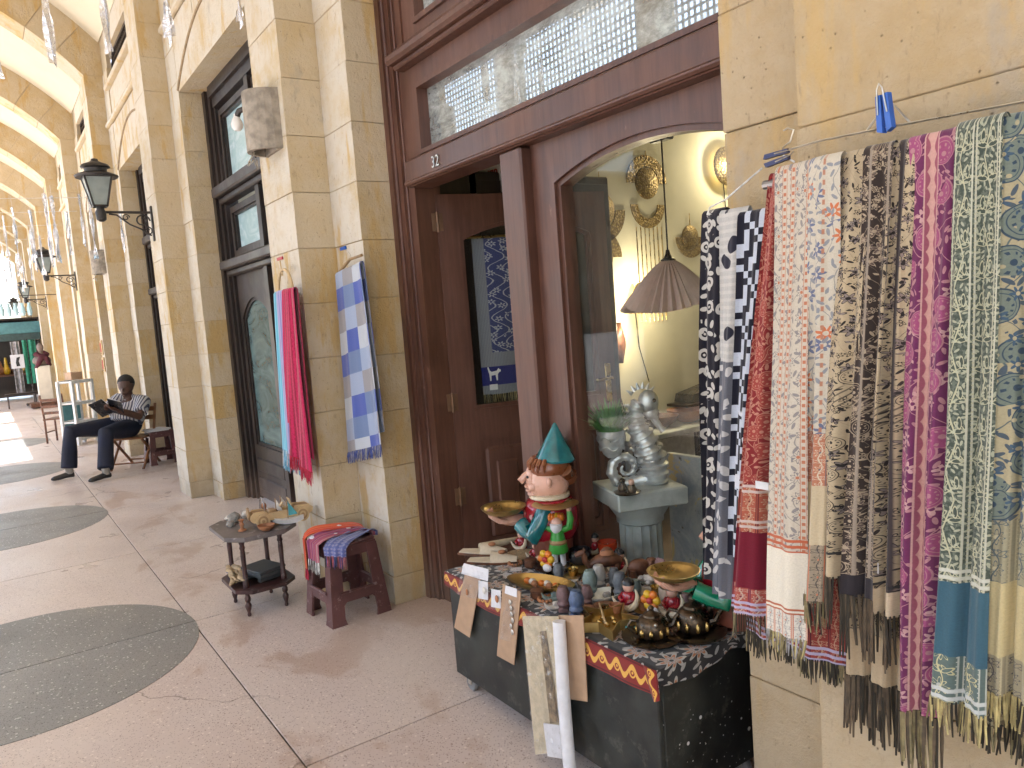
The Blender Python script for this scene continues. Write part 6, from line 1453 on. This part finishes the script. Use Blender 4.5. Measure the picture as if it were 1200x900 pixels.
# painting leaning behind the column
def _paint(b):
    p = opos(); n = noise(p, 5, 6, .7, .6); c = mix(ss(n, .35, .6), (.20, .24, .27), (.36, .37, .36)); c = mix(ss(noise(vmul(p, (1, 1, .6)), 9, 5, .65, .8), .55, .60), c, (.52, .38, .13)); c = mix(ss(noise(p, 14, 4, .7), .62, .66), c, (.09, .08, .07)); setp(b, c, .45, norm=bump(n, .4, .01))
pa = thing('abstract_painting', 'abstract blue grey and gold leaf painting behind the column', 'painting', aty(815, 650, 2.42))
A, B = aty(783, 530, 2.42), aty(880, 520, 2.42); zb_ = .14
pl_ = Vector(pa.location)
MB().cbox(((A.x+B.x)/2-pl_.x, 0, (A.z+zb_)/2-pl_.z), (B.x-A.x, .03, A.z-zb_), .003).build('canvas', material('gold_leaf_painting', _paint), pa)
bs = thing('bamboo_crate', 'low wooden crate carrying the abstract painting', 'crate', ((A.x+B.x)/2, 2.50, .012)); MB().cbox((0, 0, .062), (B.x-A.x+.1, .26, .124), .006).build('box', M['carved'], bs); MB().cbox((0, -.135, .062), (B.x-A.x+.06, .012, .05), .003).build('rail', M['palewood_dk'], bs)
# side wall of the shop: ornaments, sconces, console
WX = -4.098
def _ham(b): v = X(voro(opos(), 70).outputs['Distance']); setp(b, mix(ss(v, .2, .7), (.34, .25, .10), (.16, .11, .045)), .42, .7, norm=bump(v, .7, .006))
M['hammered'] = material('hammered_brass', _ham)
WR = Matrix.Rotation(pi/2, 3, 'Y')
def ornament_disc(label, px_, py_, r, cres, flip=1, tails=0):
    p = atx(px_, py_, WX); o = thing('brass_wall_ornament', label, 'ornament', p)
    MB().lathe([(r, .004), (r*.97, .014), (r*.6, .03), (0, .038)], 28, (0, 0, 0), WR).build('disc', M['hammered'], o, smooth=True)
    if cres:
        R1_, R2_ = r*1.75, r*1.05; n = 18; out = []
        for i in range(n+1): a = pi*i/n*flip; out.append((R1_*cos(a), R1_*sin(a)))
        for i in range(n, -1, -1): a = pi*i/n*flip; out.append((R2_*cos(a), R2_*sin(a)))
        m = MB()
        for i in range(n): m.prism([out[i], out[i+1], out[2*n+1-i-1], out[2*n+1-i]], .003, .012, 'x')
        m.build('crescent', M['hammered'], o)
    MB().tube([(.01, 0, r*.9), (.01, 0, r*2.0)], .003, 6).build('hanger', M['brass'], o)
    for i in range(tails): y = (i-(tails-1)/2)*r*.42; MB().tube([(.008, y, -r*2.0), (.008, y, -r*6.2)], .003, 5).build('chain', M['brass'], o)
    return o
ornament_disc('hammered brass disc with upper crescent, top centre of the shop wall', 757, 215, .115, True, 1)
oc = thing('brass_wall_ornament', 'brass lower crescent with hanging chains under the top centre disc', 'ornament', atx(758, 240, WX)); m = MB()
for i in range(18):
    a, b = pi + pi*i/18, pi + pi*(i+1)/18; m.prism([(.17*cos(a), .17*sin(a)), (.17*cos(b), .17*sin(b)), (.10*cos(b), .10*sin(b)), (.10*cos(a), .10*sin(a))], .003, .012, 'x')
m.build('crescent', M['hammered'], oc)
for i in range(7): y = (i-3)*.042; MB().tube([(.008, y, -.16), (.008, y, -.85)], .003, 5).build('chain', M['brass'], oc)
ornament_disc('hammered brass disc with crescent at the upper left of the shop wall', 703, 246, .13, True, -1)
ornament_disc('hammered brass disc with crescent at the lower left of the shop wall', 703, 302, .115, True, 1)
ornament_disc('hammered brass disc with crescent right of the pendant', 808, 278, .09, True, -1)
def lamp_mat(name, col, st):
    def fn(b): setp(b, col, .4, .6, Emission_Color=(1, .72, .25), Emission_Strength=st)
    return material(name, fn)
def sconce(label, px_, py_, r, energy, mat, kind):
    p = atx(px_, py_, WX); o = thing('wall_sconce', label, 'lamp', p)
    if kind == 'disc': MB().lathe([(r, .05), (r*.98, .07), (r*.6, .10), (0, .115)], 28, (0, 0, 0), WR, cap=False).build('shade', mat, o, smooth=True)
    else:
        vs = []; n = 10
        for i in range(n+1):
            t = i/n; w_ = r*.62*sin(pi*min(1, t*.92+.06))
            for j in range(5): q = (j/4-.5)*2; vs.append((.05 + .05*(1-q*q) , q*w_, (t-.5)*2*r*1.1))
        MB().add(vs, [(i*5+j, i*5+j+1, (i+1)*5+j+1, (i+1)*5+j) for i in range(n) for j in range(4)]).build('shade', mat, o, smooth=True)
    MB().box(0, .03, -.02, .02, -.02, .02).build('wall_plate', M['darkb'], o)
    MB().ell((.05, 0, 0), .018).build('bulb', lamp_mat('warm_bulb', (1, .8, .5), 25), o, smooth=True)
    MB().tube([(.01, 0, -.03), (.01, .02, -.35), (.01, .10, -.62)], .004, 6).build('cable', M['blackg'], o, smooth=True)
    l = bpy.data.lights.new('sconce_light', 'POINT'); l.energy = energy; l.color = (1, .84, .56); l.shadow_soft_size = .03
    lo = bpy.data.objects.new('sconce_light', l); COL.objects.link(lo); lo.parent = o; lo.location = (.20, 0, .0 if kind == 'disc' else .10); return o
sconce('glowing round brass sconce at the right of the shop wall', 845, 196, .15, 2.0, M['hammered'], 'disc')
sconce('glowing leaf shaped brass sconce behind the pendant shade', 742, 350, .10, 1.5, M['hammered'], 'leaf')
sconce('brown shell sconce with a glow above it, lower left on the shop wall', 718, 402, .13, 1.0, M['carved'], 'leaf')
# pendant lamp
pp = aty(783, 305, 2.75); pn = thing('pendant_lamp', 'pleated pinkish pendant lamp with pointed flaps hanging in the shop', 'lamp', pp)
M['pleat'] = plain('pleated_paper', (.60, .42, .34), .7, var=.12, sc=10)
def pleated(r0, r1, h, n, flap, a0, a1):
    m = MB(); k = 8; rows = []
    for i in range(n+1):
        a = a0 + (a1-a0)*i/n; z = 1 + (.06 if i % 2 else -.06)
        for j in range(k+1): t = j/k; ext = 1 + flap*t*abs(sin((a-a0)/(a1-a0)*pi*3)); q = (r0+(r1-r0)*t**.8)*z*ext; m.v.append((q*cos(a), q*sin(a), -h*t*ext))
    m.f += [(i*(k+1)+j, i*(k+1)+j+1, (i+1)*(k+1)+j+1, (i+1)*(k+1)+j) for i in range(n) for j in range(k)]
    return m
pleated(.03, .21, .20, 72, .22, 0, 2*pi).build('shade', M['pleat'], pn)
MB().lathe([(.034, -.01), (.036, .004), (.02, .012), (.012, .03), (.008, .05)], 14).build('cap', M['blackg'], pn, smooth=True)
MB().ell((0, 0, -.10), (.03, .03, .04)).build('bulb', M['bulbglass'], pn, smooth=True)
ptop = aty(766, 164, 2.75)
MB().tube([(0, 0, .04), (0, 0, 3.19-pp.z)], .004, 6).build('cord', M['blackg'], pn)
MB().cbox((0, 0, ptop.z-pp.z), (.12, .05, .035), .006).build('cord_grip', M['blackg'], pn)
# console with bowls
cs = thing('console_shelf', 'grey console shelf with bowls along the shop side wall', 'shelf', (-3.86, 4.3, .012)); zs = .60
MB().cbox((0, 0, zs-.02), (.46, 1.9, .04), .005).build('shelf_board', M['greystone'], cs)
for y in (-.8, -.2, .4, .9): MB().cbox((.14, y, zs/2-.02), (.04, .04, zs-.04), .004).build('leg', M['blackg'], cs)
MB().cbox((-.1, -.35, .27), (.2, .8, .5), .005).build('back_panel', M['whitep'], cs)
for i, (px_, py_, r, h, m_, l) in enumerate(((775, 478, .12, .08, 'carved', 'wide brown bowl left on the console shelf'), (805, 470, .15, .09, 'terra', 'large reddish bowl in the middle of the console shelf'), (838, 470, .10, .05, 'whitep', 'flat pale dish at the right on the console shelf'))):
    p = atx(px_, py_, -3.84); pot('bowl', l, 'bowl', (p.x, p.y, .012+zs), bowlprof(r, h), M[m_])
kt = thing('black_kettle', 'black cylindrical pot with handle behind the seahorse', 'pot', (-3.88, atx(757, 455, -3.88).y, .012+zs)); MB().lathe([(.06, 0), (.07, .02), (.068, .15), (.05, .17), (.0, .175)], 18).build('body', M['blackg'], kt, smooth=True); MB().tube([(.0, .066, .13), (0, .11, .11), (0, .10, .04), (0, .066, .03)], .006, 6).build('handle', M['blackg'], kt, smooth=True)
q = atx(825, 458, -3.95); ws = thing('black_wall_bracket', 'black wedge shaped bracket shelf on the shop wall right of the pot', 'shelf', q); MB().prism([(-.22, -.06), (.22, -.06), (.22, .07), (-.20, .0)], -.10, .08, 'x').build('wedge', M['blackg'], ws); MB().box(-.1, .1, -.3, .3, -.085, -.065).build('board', M['dkwood'], ws)
# dark cabinet behind the open leaf
cb = thing('dark_cabinet', 'tall dark wooden cabinet behind the open door leaf', 'cabinet', (-3.93, 2.92, .012))
MB().cbox((0, 0, 1.15), (.33, 1.05, 2.3), .01).build('carcass', M['dkwood'], cb)
for i in range(2): MB().cbox((.168, -.26+.52*i, 1.15), (.012, .49, 2.2), .004).build('door', M['dkwood'], cb)
for i in range(2): MB().ell((.18, -.03+.06*i, 1.1), .012).build('knob', M['brass'], cb, smooth=True)
# sign seen over the open leaf
sg = thing('shop_sign', 'white sign with red top band and red figures seen over the door leaf', 'sign', aty(568, 205, 2.6)); o_ = Vector(sg.location)
MB().cbox((0, 0, 0), (.62, .012, .26), .003).build('board', M['white'], sg); MB().prism([(-.30, .04), (-.1, .09), (.31, .11), (.31, .128), (-.30, .128)], -.0085, -.0065, 'y').build('red_band', M['redp'], sg)
n_ = text_mesh("'78", .09, .002, M['redp'], 'figures', sg); n_.location = (.10, -.009, -.05); n_.rotation_euler = (pi/2, 0, 0)
# damask scarf on the open leaf
def fn_dam(u, v):
    g = (.045, .055, .16); w_ = (.38, .39, .42); c = mix(vine(u, v, 60, 40, 2.0, .22), g, w_); a, b, r1, r2 = scat(u, v, 15, 2.5); fm, fo, fc, _ = flower(a, b, .020, 6.0); c = mix(fm, c, w_); c = mix(fc, c, g); c = mix(fo, c, g)
    ed = ss(xabs(u - .15), .10, .102); c = mix(ed, c, mix(dots(u, v, 160, .3), (.24, .25, .28), (.10, .11, .16)))
    c = sec(v, .73, c, mix(dots(u, v, 160, .3), (.24, .25, .28), (.10, .11, .16))); c = sec(v, .82, c, (.018, .022, .16)); return sec(v, .94, c, mix(dots(u, v, 160, .3), (.24, .25, .28), (.10, .11, .16)))
ds = thing('damask_scarf', 'navy and silver damask scarf with a white cat motif behind the open door glass', 'scarf', (HX, HY, 0), HA)
sheet('cloth', lambda s, t: (Vector((  .20+.50*s, .075+.006*sin(s*14+t*2), 1.90-.84*t)), (s*.36, t)), 24, 40, cloth('cloth_damask', fn_dam), ds)
fringe(ds, lambda s: Vector((.20+.50*s, .075, 1.06)), 90, .06, [TH['gold'], TH['dark'], TH['olive']], random.Random(3))
MB().tube([(.16, .075, 1.905), (.72, .075, 1.905)], .008, 8).build('rod', M['brass'], ds, smooth=True)
cat = [(.0, .0), (.006, .0), (.008, .028), (.030, .030), (.034, .0), (.040, .0), (.042, .034), (.050, .044), (.058, .046), (.058, .056), (.050, .060), (.048, .066), (.044, .060), (.038, .052), (.010, .048), (.002, .056), (-.004, .075), (-.010, .074), (-.006, .052), (-.002, .036)]
MB().prism([(.24+x*1.1, 1.135+z*1.0) for x, z in cat], .064, .066, 'y').build('cat_motif', M['white'], ds); MB().box(.235, .28, .064, .066, 1.085, 1.115).build('woven_label', M['white'], ds)
# ================================================================ the seated reader and what stands around him
def remeshed(o, vox, smooth_it=4):
    m = o.modifiers.new('remesh', 'REMESH'); m.mode = 'VOXEL'; m.voxel_size = vox; m.use_smooth_shade = True
    s_ = o.modifiers.new('smooth', 'SMOOTH'); s_.factor = .5; s_.iterations = smooth_it
    return o
per = thing('person', 'seated man in striped short-sleeved shirt and navy trousers reading a book', 'person', (-9.95, 1.1, 0)); o_ = Vector(per.location)
def J(x, y, X_): return atx(x, y, X_) - o_
pelv, chest, neck, head = J(149, 499, -10.08), J(154, 478, -10.16), J(150, 464.5, -10.15), J(147.5, 452, -10.12)
shN, shF = J(168, 471, -10.02), J(139, 469, -10.22)
elN, elF = J(163, 488, -9.78), J(121, 484, -10.02)
haN, haF = J(138, 480.5, -9.72), J(124, 480, -9.86)
hipN, hipF = J(153, 501, -9.98), J(141, 498, -10.18)
knN, knF = J(124, 508, -9.62), J(82, 506, -9.98)
anN, anF = Vector((-9.44, .97, .10)) - o_, Vector((-9.93, .66, .10)) - o_
toN, toF = Vector((-9.40, .82, .03)) - o_, Vector((-9.93, .48, .03)) - o_
fwd = ((haN+haF)/2 - chest); fwd.z = 0; fwd.normalize(); side = Vector((-fwd.y, fwd.x, 0)); up = Vector((0, 0, 1))
M['person_skin'] = plain('brown_skin', (.085, .040, .025), .5, var=.2, sc=8)
b = MB()
# head with jaw, nose, lips, ears
hd = (head - neck).normalized(); look = (fwd*.9 - up*.35).normalized(); hs = look.cross(up).normalized()
b.ell(head + up*.012, (.085, .089, .112), 16, 12).ell(head + look*.030 - up*.05, (.055, .055, .055), 12, 8)
b.tube([head + look*.075 + up*.012, head + look*.098 - up*.012, head + look*.085 - up*.022], [.010, .016, .014], 8).ell(head + look*.080 - up*.046, (.022, .022, .011)).ell(head + look*.070 - up*.068, (.020, .020, .014))
for s_ in (-1, 1): b.ell(head + hs*(s_*.080) - up*.005, (.014, .016, .028)).ell(head + look*.066 + hs*(s_*.032) + up*.022, (.018, .018, .010))
b.tube([head - up*.06 - look*.015, neck - up*.03], [.056, .060], 12).tube([neck - up*.02, chest, pelv], [.08, .15, .15], 14)
for sh, el, ha, s_ in ((shN, elN, haN, 1), (shF, elF, haF, -1)):
    b.tube([chest*.35+sh*.65, sh, sh*.5+el*.5, el, el*.45+ha*.55, ha], [.07, .062, .052, .044, .040, .030], 12)
    d = (ha - el).normalized(); b.tube([ha - d*.01, ha + d*.05, ha + d*.085], [.030, .040, .034], 10, flat=.55)
    sd2 = d.cross(up).normalized()
    for i in range(4):
        L = [.062, .072, .068, .055][i]; f0_ = ha + d*.08 + sd2*((i-1.5)*.019); b.tube([f0_, f0_ + d*L*.55 + up*.012, f0_ + d*L*.75 + up*.034], [.0100, .0095, .008], 7)
    f0_ = ha + d*.03 + sd2*.03*s_; b.tube([f0_, f0_ + d*.03 + sd2*.02*s_ + up*.01, f0_ + d*.055 + sd2*.016*s_ + up*.022], [.012, .011, .009], 7)
for hp_, kn, an in ((hipN, knN, anN), (hipF, knF, anF)): b.tube([pelv*.5+hp_*.5, hp_, kn, an], [.09, .085, .055, .038], 12)
remeshed(b.build('body', M['person_skin'], per), .0085, 3)
for s_ in (-1, 1):
    MB().ell(head + look*.074 + hs*(s_*.031) + up*.014, (.006, .006, .0035), 8, 6).build('eye', M['white'], per, smooth=True)
hr = MB().ell(head + up*.030 - look*.012, (.092, .096, .102), 16, 12)
hr.v = [q if (Vector(q)-head).dot(up)*.75 - (Vector(q)-head).dot(look)*.55 > .008 else tuple(head + (Vector(q)-head)*.80) for q in hr.v]
hr.build('hair', plain('black_hair', (.012, .010, .009), .8, var=.4, sc=80, bmp=.6), per, smooth=True)
def _stripe(bs):
    p = opos(); x_, y_, z_ = sep(p); s_ = x_*side.x + y_*side.y; setp(bs, mix(ss(xsin(s_*205 + noise(p, 6, 2)*2), .05, .35), (.50, .50, .52), (.075, .075, .12)), .85, norm=bump(noise(p, 16, 4), .5, .02))
sh_m = MB().tube([neck - up*.05, chest + up*.09, chest - up*.02 + fwd*.02, (chest+pelv)/2 + fwd*.04, pelv + up*.03 + fwd*.02], [.095, .165, .180, .185, .172], 18)
for sh, el in ((shN, elN), (shF, elF)): sh_m.tube([chest*.5+sh*.5 + up*.03, sh, sh*.5+el*.5, sh*.25+el*.75], [.10, .088, .082, .080], 14)
remeshed(sh_m.build('shirt', material('striped_cotton', _stripe), per), .013, 4)
MB().tube([neck + side*.06 - up*.015, neck + fwd*.07 - up*.045, neck - side*.06 - up*.015, neck - fwd*.06 + up*.01, neck + side*.06 - up*.015], .014, 8).build('collar', MATS['striped_cotton'], per, smooth=True)
tr = MB().ell(pelv, (.17, .17, .12)).tube([hipN, pelv, hipF], [.11, .13, .11], 12)
for hp_, kn, an in ((hipN, knN, anN), (hipF, knF, anF)): tr.tube([pelv*.5+hp_*.5, hp_, hp_*.5+kn*.5, kn, kn*.5+an*.5, an + up*.02], [.115, .115, .100, .085, .082, .085], 14)
remeshed(tr.build('trousers', plain('navy_cotton', (.010, .013, .030), .85, var=.3, sc=8, bmp=.3), per), .013, 3)
for an, to in ((anN, toN), (anF, toF)):
    d = (to-an); d.z = 0; d.normalize()
    m = MB().tube([an - d*.045 - up*.055, an + d*.03 - up*.05, an + d*.10 - up*.063, an + d*.16 - up*.07, an + d*.19 - up*.075], [.036, .042, .038, .032, .014], 12, flat=.8); remeshed(m.build('shoe', plain('black_shoe', (.016, .015, .015), .45), per), .008, 2)
    MB().tube([an - up*.04, an + up*.03], [.040, .042], 12).build('sock', plain('grey_sock', (.30, .28, .25), .9), per, smooth=True)
# book
bc = (haN+haF)/2 + o_ + fwd*.055 + up*.06
bk = thing('open_book', 'open black covered book held in the reading man\'s hands', 'book', bc, atan2(side.y, side.x))
for s_ in (-1, 1):
    m4 = Matrix.Rotation(s_*.35, 3, 'Y') @ Matrix.Rotation(-.85, 3, 'X')
    MB().cbox(m4 @ Vector((s_*.085, 0, 0)), (.165, .235, .006), .001, m4).build('cover', M['blackg'], bk); MB().cbox(m4 @ Vector((s_*.082, .0, .011)), (.152, .215, .014), .002, m4).build('pages', M['white'], bk)
# folding chair
M['chairwood'] = plain('orange_brown_wood', (.20, .085, .032), .45, var=.3, sc=14)
fc_ = thing('folding_chair', 'brown wooden folding chair under the reading man', 'chair', (-10.06, 1.36, 0), atan2(fwd.y, fwd.x))
MB().cbox((-.0, 0, .36), (.36, .40, .025), .008).build('seat', M['chairwood'], fc_)
for s_ in (-1, 1):
    MB().tube([(.22, s_*.19, .0), (-.14, s_*.19, .38), (-.26, s_*.19, .72)], .016, 8).build('long_leg', M['chairwood'], fc_); MB().tube([(-.26, s_*.165, 0), (.14, s_*.165, .36)], .016, 8).build('short_leg', M['chairwood'], fc_)
for z, x in ((.56, -.205), (.66, -.24)): MB().cbox((x, 0, z), (.018, .40, .055), .005).build('back_slat', M['chairwood'], fc_)
MB().tube([(.16, -.19, .07), (.16, .19, .07)], .010, 8).build('stretcher', M['chairwood'], fc_); MB().tube([(-.20, -.165, .06), (-.20, .165, .06)], .010, 8).build('stretcher', M['chairwood'], fc_)
s2 = stool('brown plastic stool with papers beside the reading man', (-10.05, 1.65, 0), RAD(4), .40, .27, .34)
for i in range(3):
    o = MB().cbox((0, 0, 0), (.30-.03*i, .24, .006), .001).build('paper_sheets', M['white'], loc=(-10.05+.01*i, 1.62, .404+.0075*i)); o.rotation_euler = (0, .01, .2*i); tag(o, ['lowest sheaf of white papers on the stool by the reader', 'middle sheaf of white papers on the stool by the reader', 'topmost sheaf of white papers on the stool by the reader'][i], 'papers')
# white rack and ladder-back chair behind him
M['tealpanel'] = plain('teal_panel', (.10, .27, .30), .5, var=.15)
rk = thing('display_rack', 'white wooden rack with teal panels behind the reading man', 'rack', (-13.3, 1.10, 0), RAD(-52)); rk.scale = (.85, .85, .95); H_ = 1.02
for sx_ in (-1, 1):
    for sy_ in (-1, 1): MB().cbox((sx_*.21, sy_*.16, H_/2), (.05, .05, H_), .005).build('post', M['whitep'], rk)
for z in (.10, .36, .66, 1.0): MB().cbox((0, -.16, z), (.37, .045, .05), .005).build('rail', M['whitep'], rk); MB().cbox((0, .16, z), (.37, .045, .05), .005).build('rail', M['whitep'], rk); MB().cbox((0, 0, z), (.40, .27, .02), .004).build('shelf', M['whitep'], rk)
for z0, z1 in ((.39, .63), (.13, .33)): MB().box(-.185, .185, -.155, -.145, z0, z1).build('panel', M['tealpanel'], rk)
o = thing('card_box', 'small brown box on top of the white rack', 'box', (-13.3, 1.10, H_*.95+.012), .3); MB().cbox((0, 0, .05), (.22, .16, .10), .004).build('box', M['card'], o); MB().cbox((0, 0, .105), (.225, .165, .012), .003).build('lid', M['card'], o)
lc = thing('ladder_back_chair', 'dark wooden ladder-back chair left of the white rack', 'chair', (-14.0, .90, 0), RAD(150)); lc.scale = (.85, .85, .85)
for s_ in (-1, 1): MB().tube([(-.18, s_*.19, 0), (-.18, s_*.19, .45), (-.24, s_*.19, .90)], .018, 8).build('leg', M['carved'], lc); MB().tube([(.18, s_*.19, 0), (.18, s_*.19, .43)], .018, 8).build('leg', M['carved'], lc)
MB().cbox((0, 0, .44), (.42, .42, .025), .006).build('seat', M['carved'], lc)
for z in (.56, .68, .80): MB().cbox((-.20-(z-.45)*.13, 0, z), (.016, .36, .05), .004).build('slat', M['carved'], lc)
for s_ in (-1, 1): MB().tube([(-.18, s_*.19, .2), (.18, s_*.19, .2)], .012, 8).build('stretcher', M['carved'], lc)
# framed plaques on the pilaster
for z, l in ((1.42, 'upper small framed plaque with red motif on the pilaster behind the reader'), (1.14, 'lower small framed plaque with red motif on the pilaster behind the reader')):
    r = thing('framed_plaque', l, 'plaque', (-14.28, P1-.012, z)); MB().cbox((0, 0, 0), (.22, .02, .24), .006).build('frame', M['palewood'], r); MB().cbox((0, -.012, 0), (.11, .008, .15), .004).build('motif', M['redp'], r); MB().ell((0, -.014, -.095), (.012, .004, .012), 8, 6).build('boss', M['blackg'], r, smooth=True)
# market stall at the far end
ks = thing('market_kiosk', 'teal topped kiosk with goods at the far end of the arcade', 'kiosk', (-27.5, .35, 0))
for s_ in (-1, 1):
    for x in (-.6, .6): MB().cbox((x, s_*1.1, 1.2), (.07, .07, 2.4), .01).build('post', M['dkwood'], ks)
MB().cbox((.62, 0, 2.12), (.10, 2.4, .34), .01).build('fascia', M['tealpanel'], ks); MB().cbox((.68, 0, 1.85), (.05, 2.3, .20), .01).build('sub_fascia', plain('dark_teal', (.05, .09, .09), .6), ks)
MB().cbox((0, 0, 2.38), (1.5, 2.5, .06), .01).build('roof', M['dkwood'], ks); MB().cbox((.2, 0, .75), (.8, 2.2, .05), .01).build('counter', M['carved'], ks); MB().cbox((-.6, 0, 1.2), (.04, 2.2, 2.3), .01).build('back', M['dkwood'], ks)
rr = random.Random(21)
for i in range(14):
    c = ('terra', 'yellow', 'carved', 'redp', 'gold', 'shell', 'teal')[i % 7]; o = thing('goods_bundle', '%s bundle of goods on the far kiosk counter, number of its row by place' % c, 'goods', (-27.3 + rr.uniform(-.3, .3), -.6 + i*.145, .776)); o['label'] = '%s bundle of wares, %s from the left on the far kiosk counter' % ({'terra': 'reddish', 'yellow': 'yellow', 'carved': 'brown', 'redp': 'red', 'gold': 'gold', 'shell': 'whitish', 'teal': 'teal'}[c], ['first', 'second', 'third', 'fourth', 'fifth', 'sixth', 'seventh', 'eighth', 'ninth', 'tenth', 'eleventh', 'twelfth', 'thirteenth', 'fourteenth'][i]); o['group'] = 'wares on the far kiosk counter'
    MB().lathe([(.05, 0), (.09, .05), (.10, .14), (.06, .24), (.03, .30 + .1*(i % 3))], 10).build('wrap', M[c], o, smooth=True); MB().ell((0, 0, .33), (.05, .05, .04), 8, 6).build('top', M[('gold', 'terra', 'shell')[i % 3]], o, smooth=True)
for i in range(3):
    o = thing('hanging_bulb', 'lit bulb under the far kiosk roof, %s from the left' % ['first', 'second', 'third'][i], 'lamp', (-26.7, -.5+i*.45, 2.58)); MB().ell((0, 0, 0), .07).build('bulb', lamp_mat('kiosk_bulb', (1, 1, .95), 3), o, smooth=True); MB().tube([(0, 0, .06), (0, 0, .35)], .012, 6).build('cord', M['blackg'], o)
gs = thing('garment_stand', 'stand with a green garment and white poster at the far kiosk', 'clothes stand', (-24.0, 1.02, 0))
MB().tube([(0, 0, 0), (0, 0, 1.75)], .02, 8).cbox((0, 0, .02), (.4, .4, .04), .01).build('pole', M['blackg'], gs); MB().tube([(0, -.35, 1.7), (0, .3, 1.7)], .015, 8).build('crossbar', M['blackg'], gs)
sheet('green_garment', lambda s, t: (Vector((.04+.04*sin(s*12), -.12+.30*s, 1.72-1.15*t)), (s, t)), 14, 10, plain('green_cloth', (.04, .25, .16), .85), gs); sheet('grey_garment', lambda s, t: (Vector((.05+.04*sin(s*11+1), -.38+.20*s, 1.70-1.35*t)), (s, t)), 14, 10, plain('grey_cloth', (.34, .33, .34), .85, var=.4), gs)
MB().box(.10, .11, -.42, -.12, 1.0, 1.36).build('poster', M['white'], gs); MB().prism([(-.30, 1.05), (-.22, 1.06), (-.24, 1.18), (-.20, 1.30), (-.28, 1.28), (-.31, 1.15)], .111, .113, 'x').build('poster_figure', M['blackg'], gs)
mq = thing('scarf_bust', 'maroon scarfed bust on a white block at the far pilaster', 'bust', (-22.6, 1.22, 0))
MB().cbox((0, 0, .52), (.34, .32, 1.04), .02).build('block', M['cream'], mq)
remeshed(MB().ell((0, 0, 1.17), (.13, .21, .14)).tube([(0, 0, 1.2), (0, 0, 1.42)], [.07, .055], 10).ell((.01, 0, 1.50), (.09, .08, .12)).build('bust', plain('mannequin_grey', (.16, .12, .10), .6), mq), .02, 2)
remeshed(MB().tube([(.05, .16, 1.02), (.10, .10, 1.22), (.02, -.12, 1.34), (-.09, 0, 1.40), (.02, .13, 1.32), (.12, -.02, 1.22), (.13, -.14, .98)], [.05, .07, .07, .07, .07, .07, .05], 10).build('draped_scarf', plain('maroon_cloth', (.07, .012, .02), .8), mq), .02, 2)
MB().cbox((0, -.02, .08), (.7, .7, .10), .01).build('plinth', M['carved'], mq)
bn = thing('low_bench', 'low dark bench in front of the far kiosk', 'bench', (-23.4, .72, 0), RAD(90)); MB().cbox((0, 0, .36), (.7, .3, .04), .006).build('seat', M['dkwood'], bn)
for a in (-1, 1):
    for c in (-1, 1): MB().tube([(a*.3, c*.12, 0), (a*.3, c*.12, .36)], .018, 8).build('leg', M['dkwood'], bn)
def _bottle(bs): setp(bs, (.38, .55, .58), .12, spec=.8)
M['paleglass'] = material('pale_blue_glass', _bottle); M['amber'] = plain('amber_glass', (.50, .26, .06), .2)
for i in range(9):
    o = thing('glass_lantern', '%s hanging glass lantern, %s from the left in the far row' % ('amber' if i < 3 else 'pale blue', ['first', 'second', 'third', 'fourth', 'fifth', 'sixth', 'seventh', 'eighth', 'ninth'][i]), 'lamp', (-21.0, -.05+i*.135, 2.55), 0, 'glass lanterns in the far row')
    MB().lathe([(.0, -.30), (.035, -.29), (.055, -.22), (.05, -.12), (.03, -.06), (.034, 0)], 12).build('glass', M['amber'] if i < 3 else M['paleglass'], o, smooth=True); MB().tube([(0, 0, 0), (0, 0, .16)], .006, 6).build('hook', M['iron'], o)
tag(MB().tube([(-21.0, -3.9, 2.75), (-21.0, 1.6, 2.71)], .01, 6).build('lantern_rail', M['iron']), 'iron rail carrying the far row of glass lanterns', 'rail')
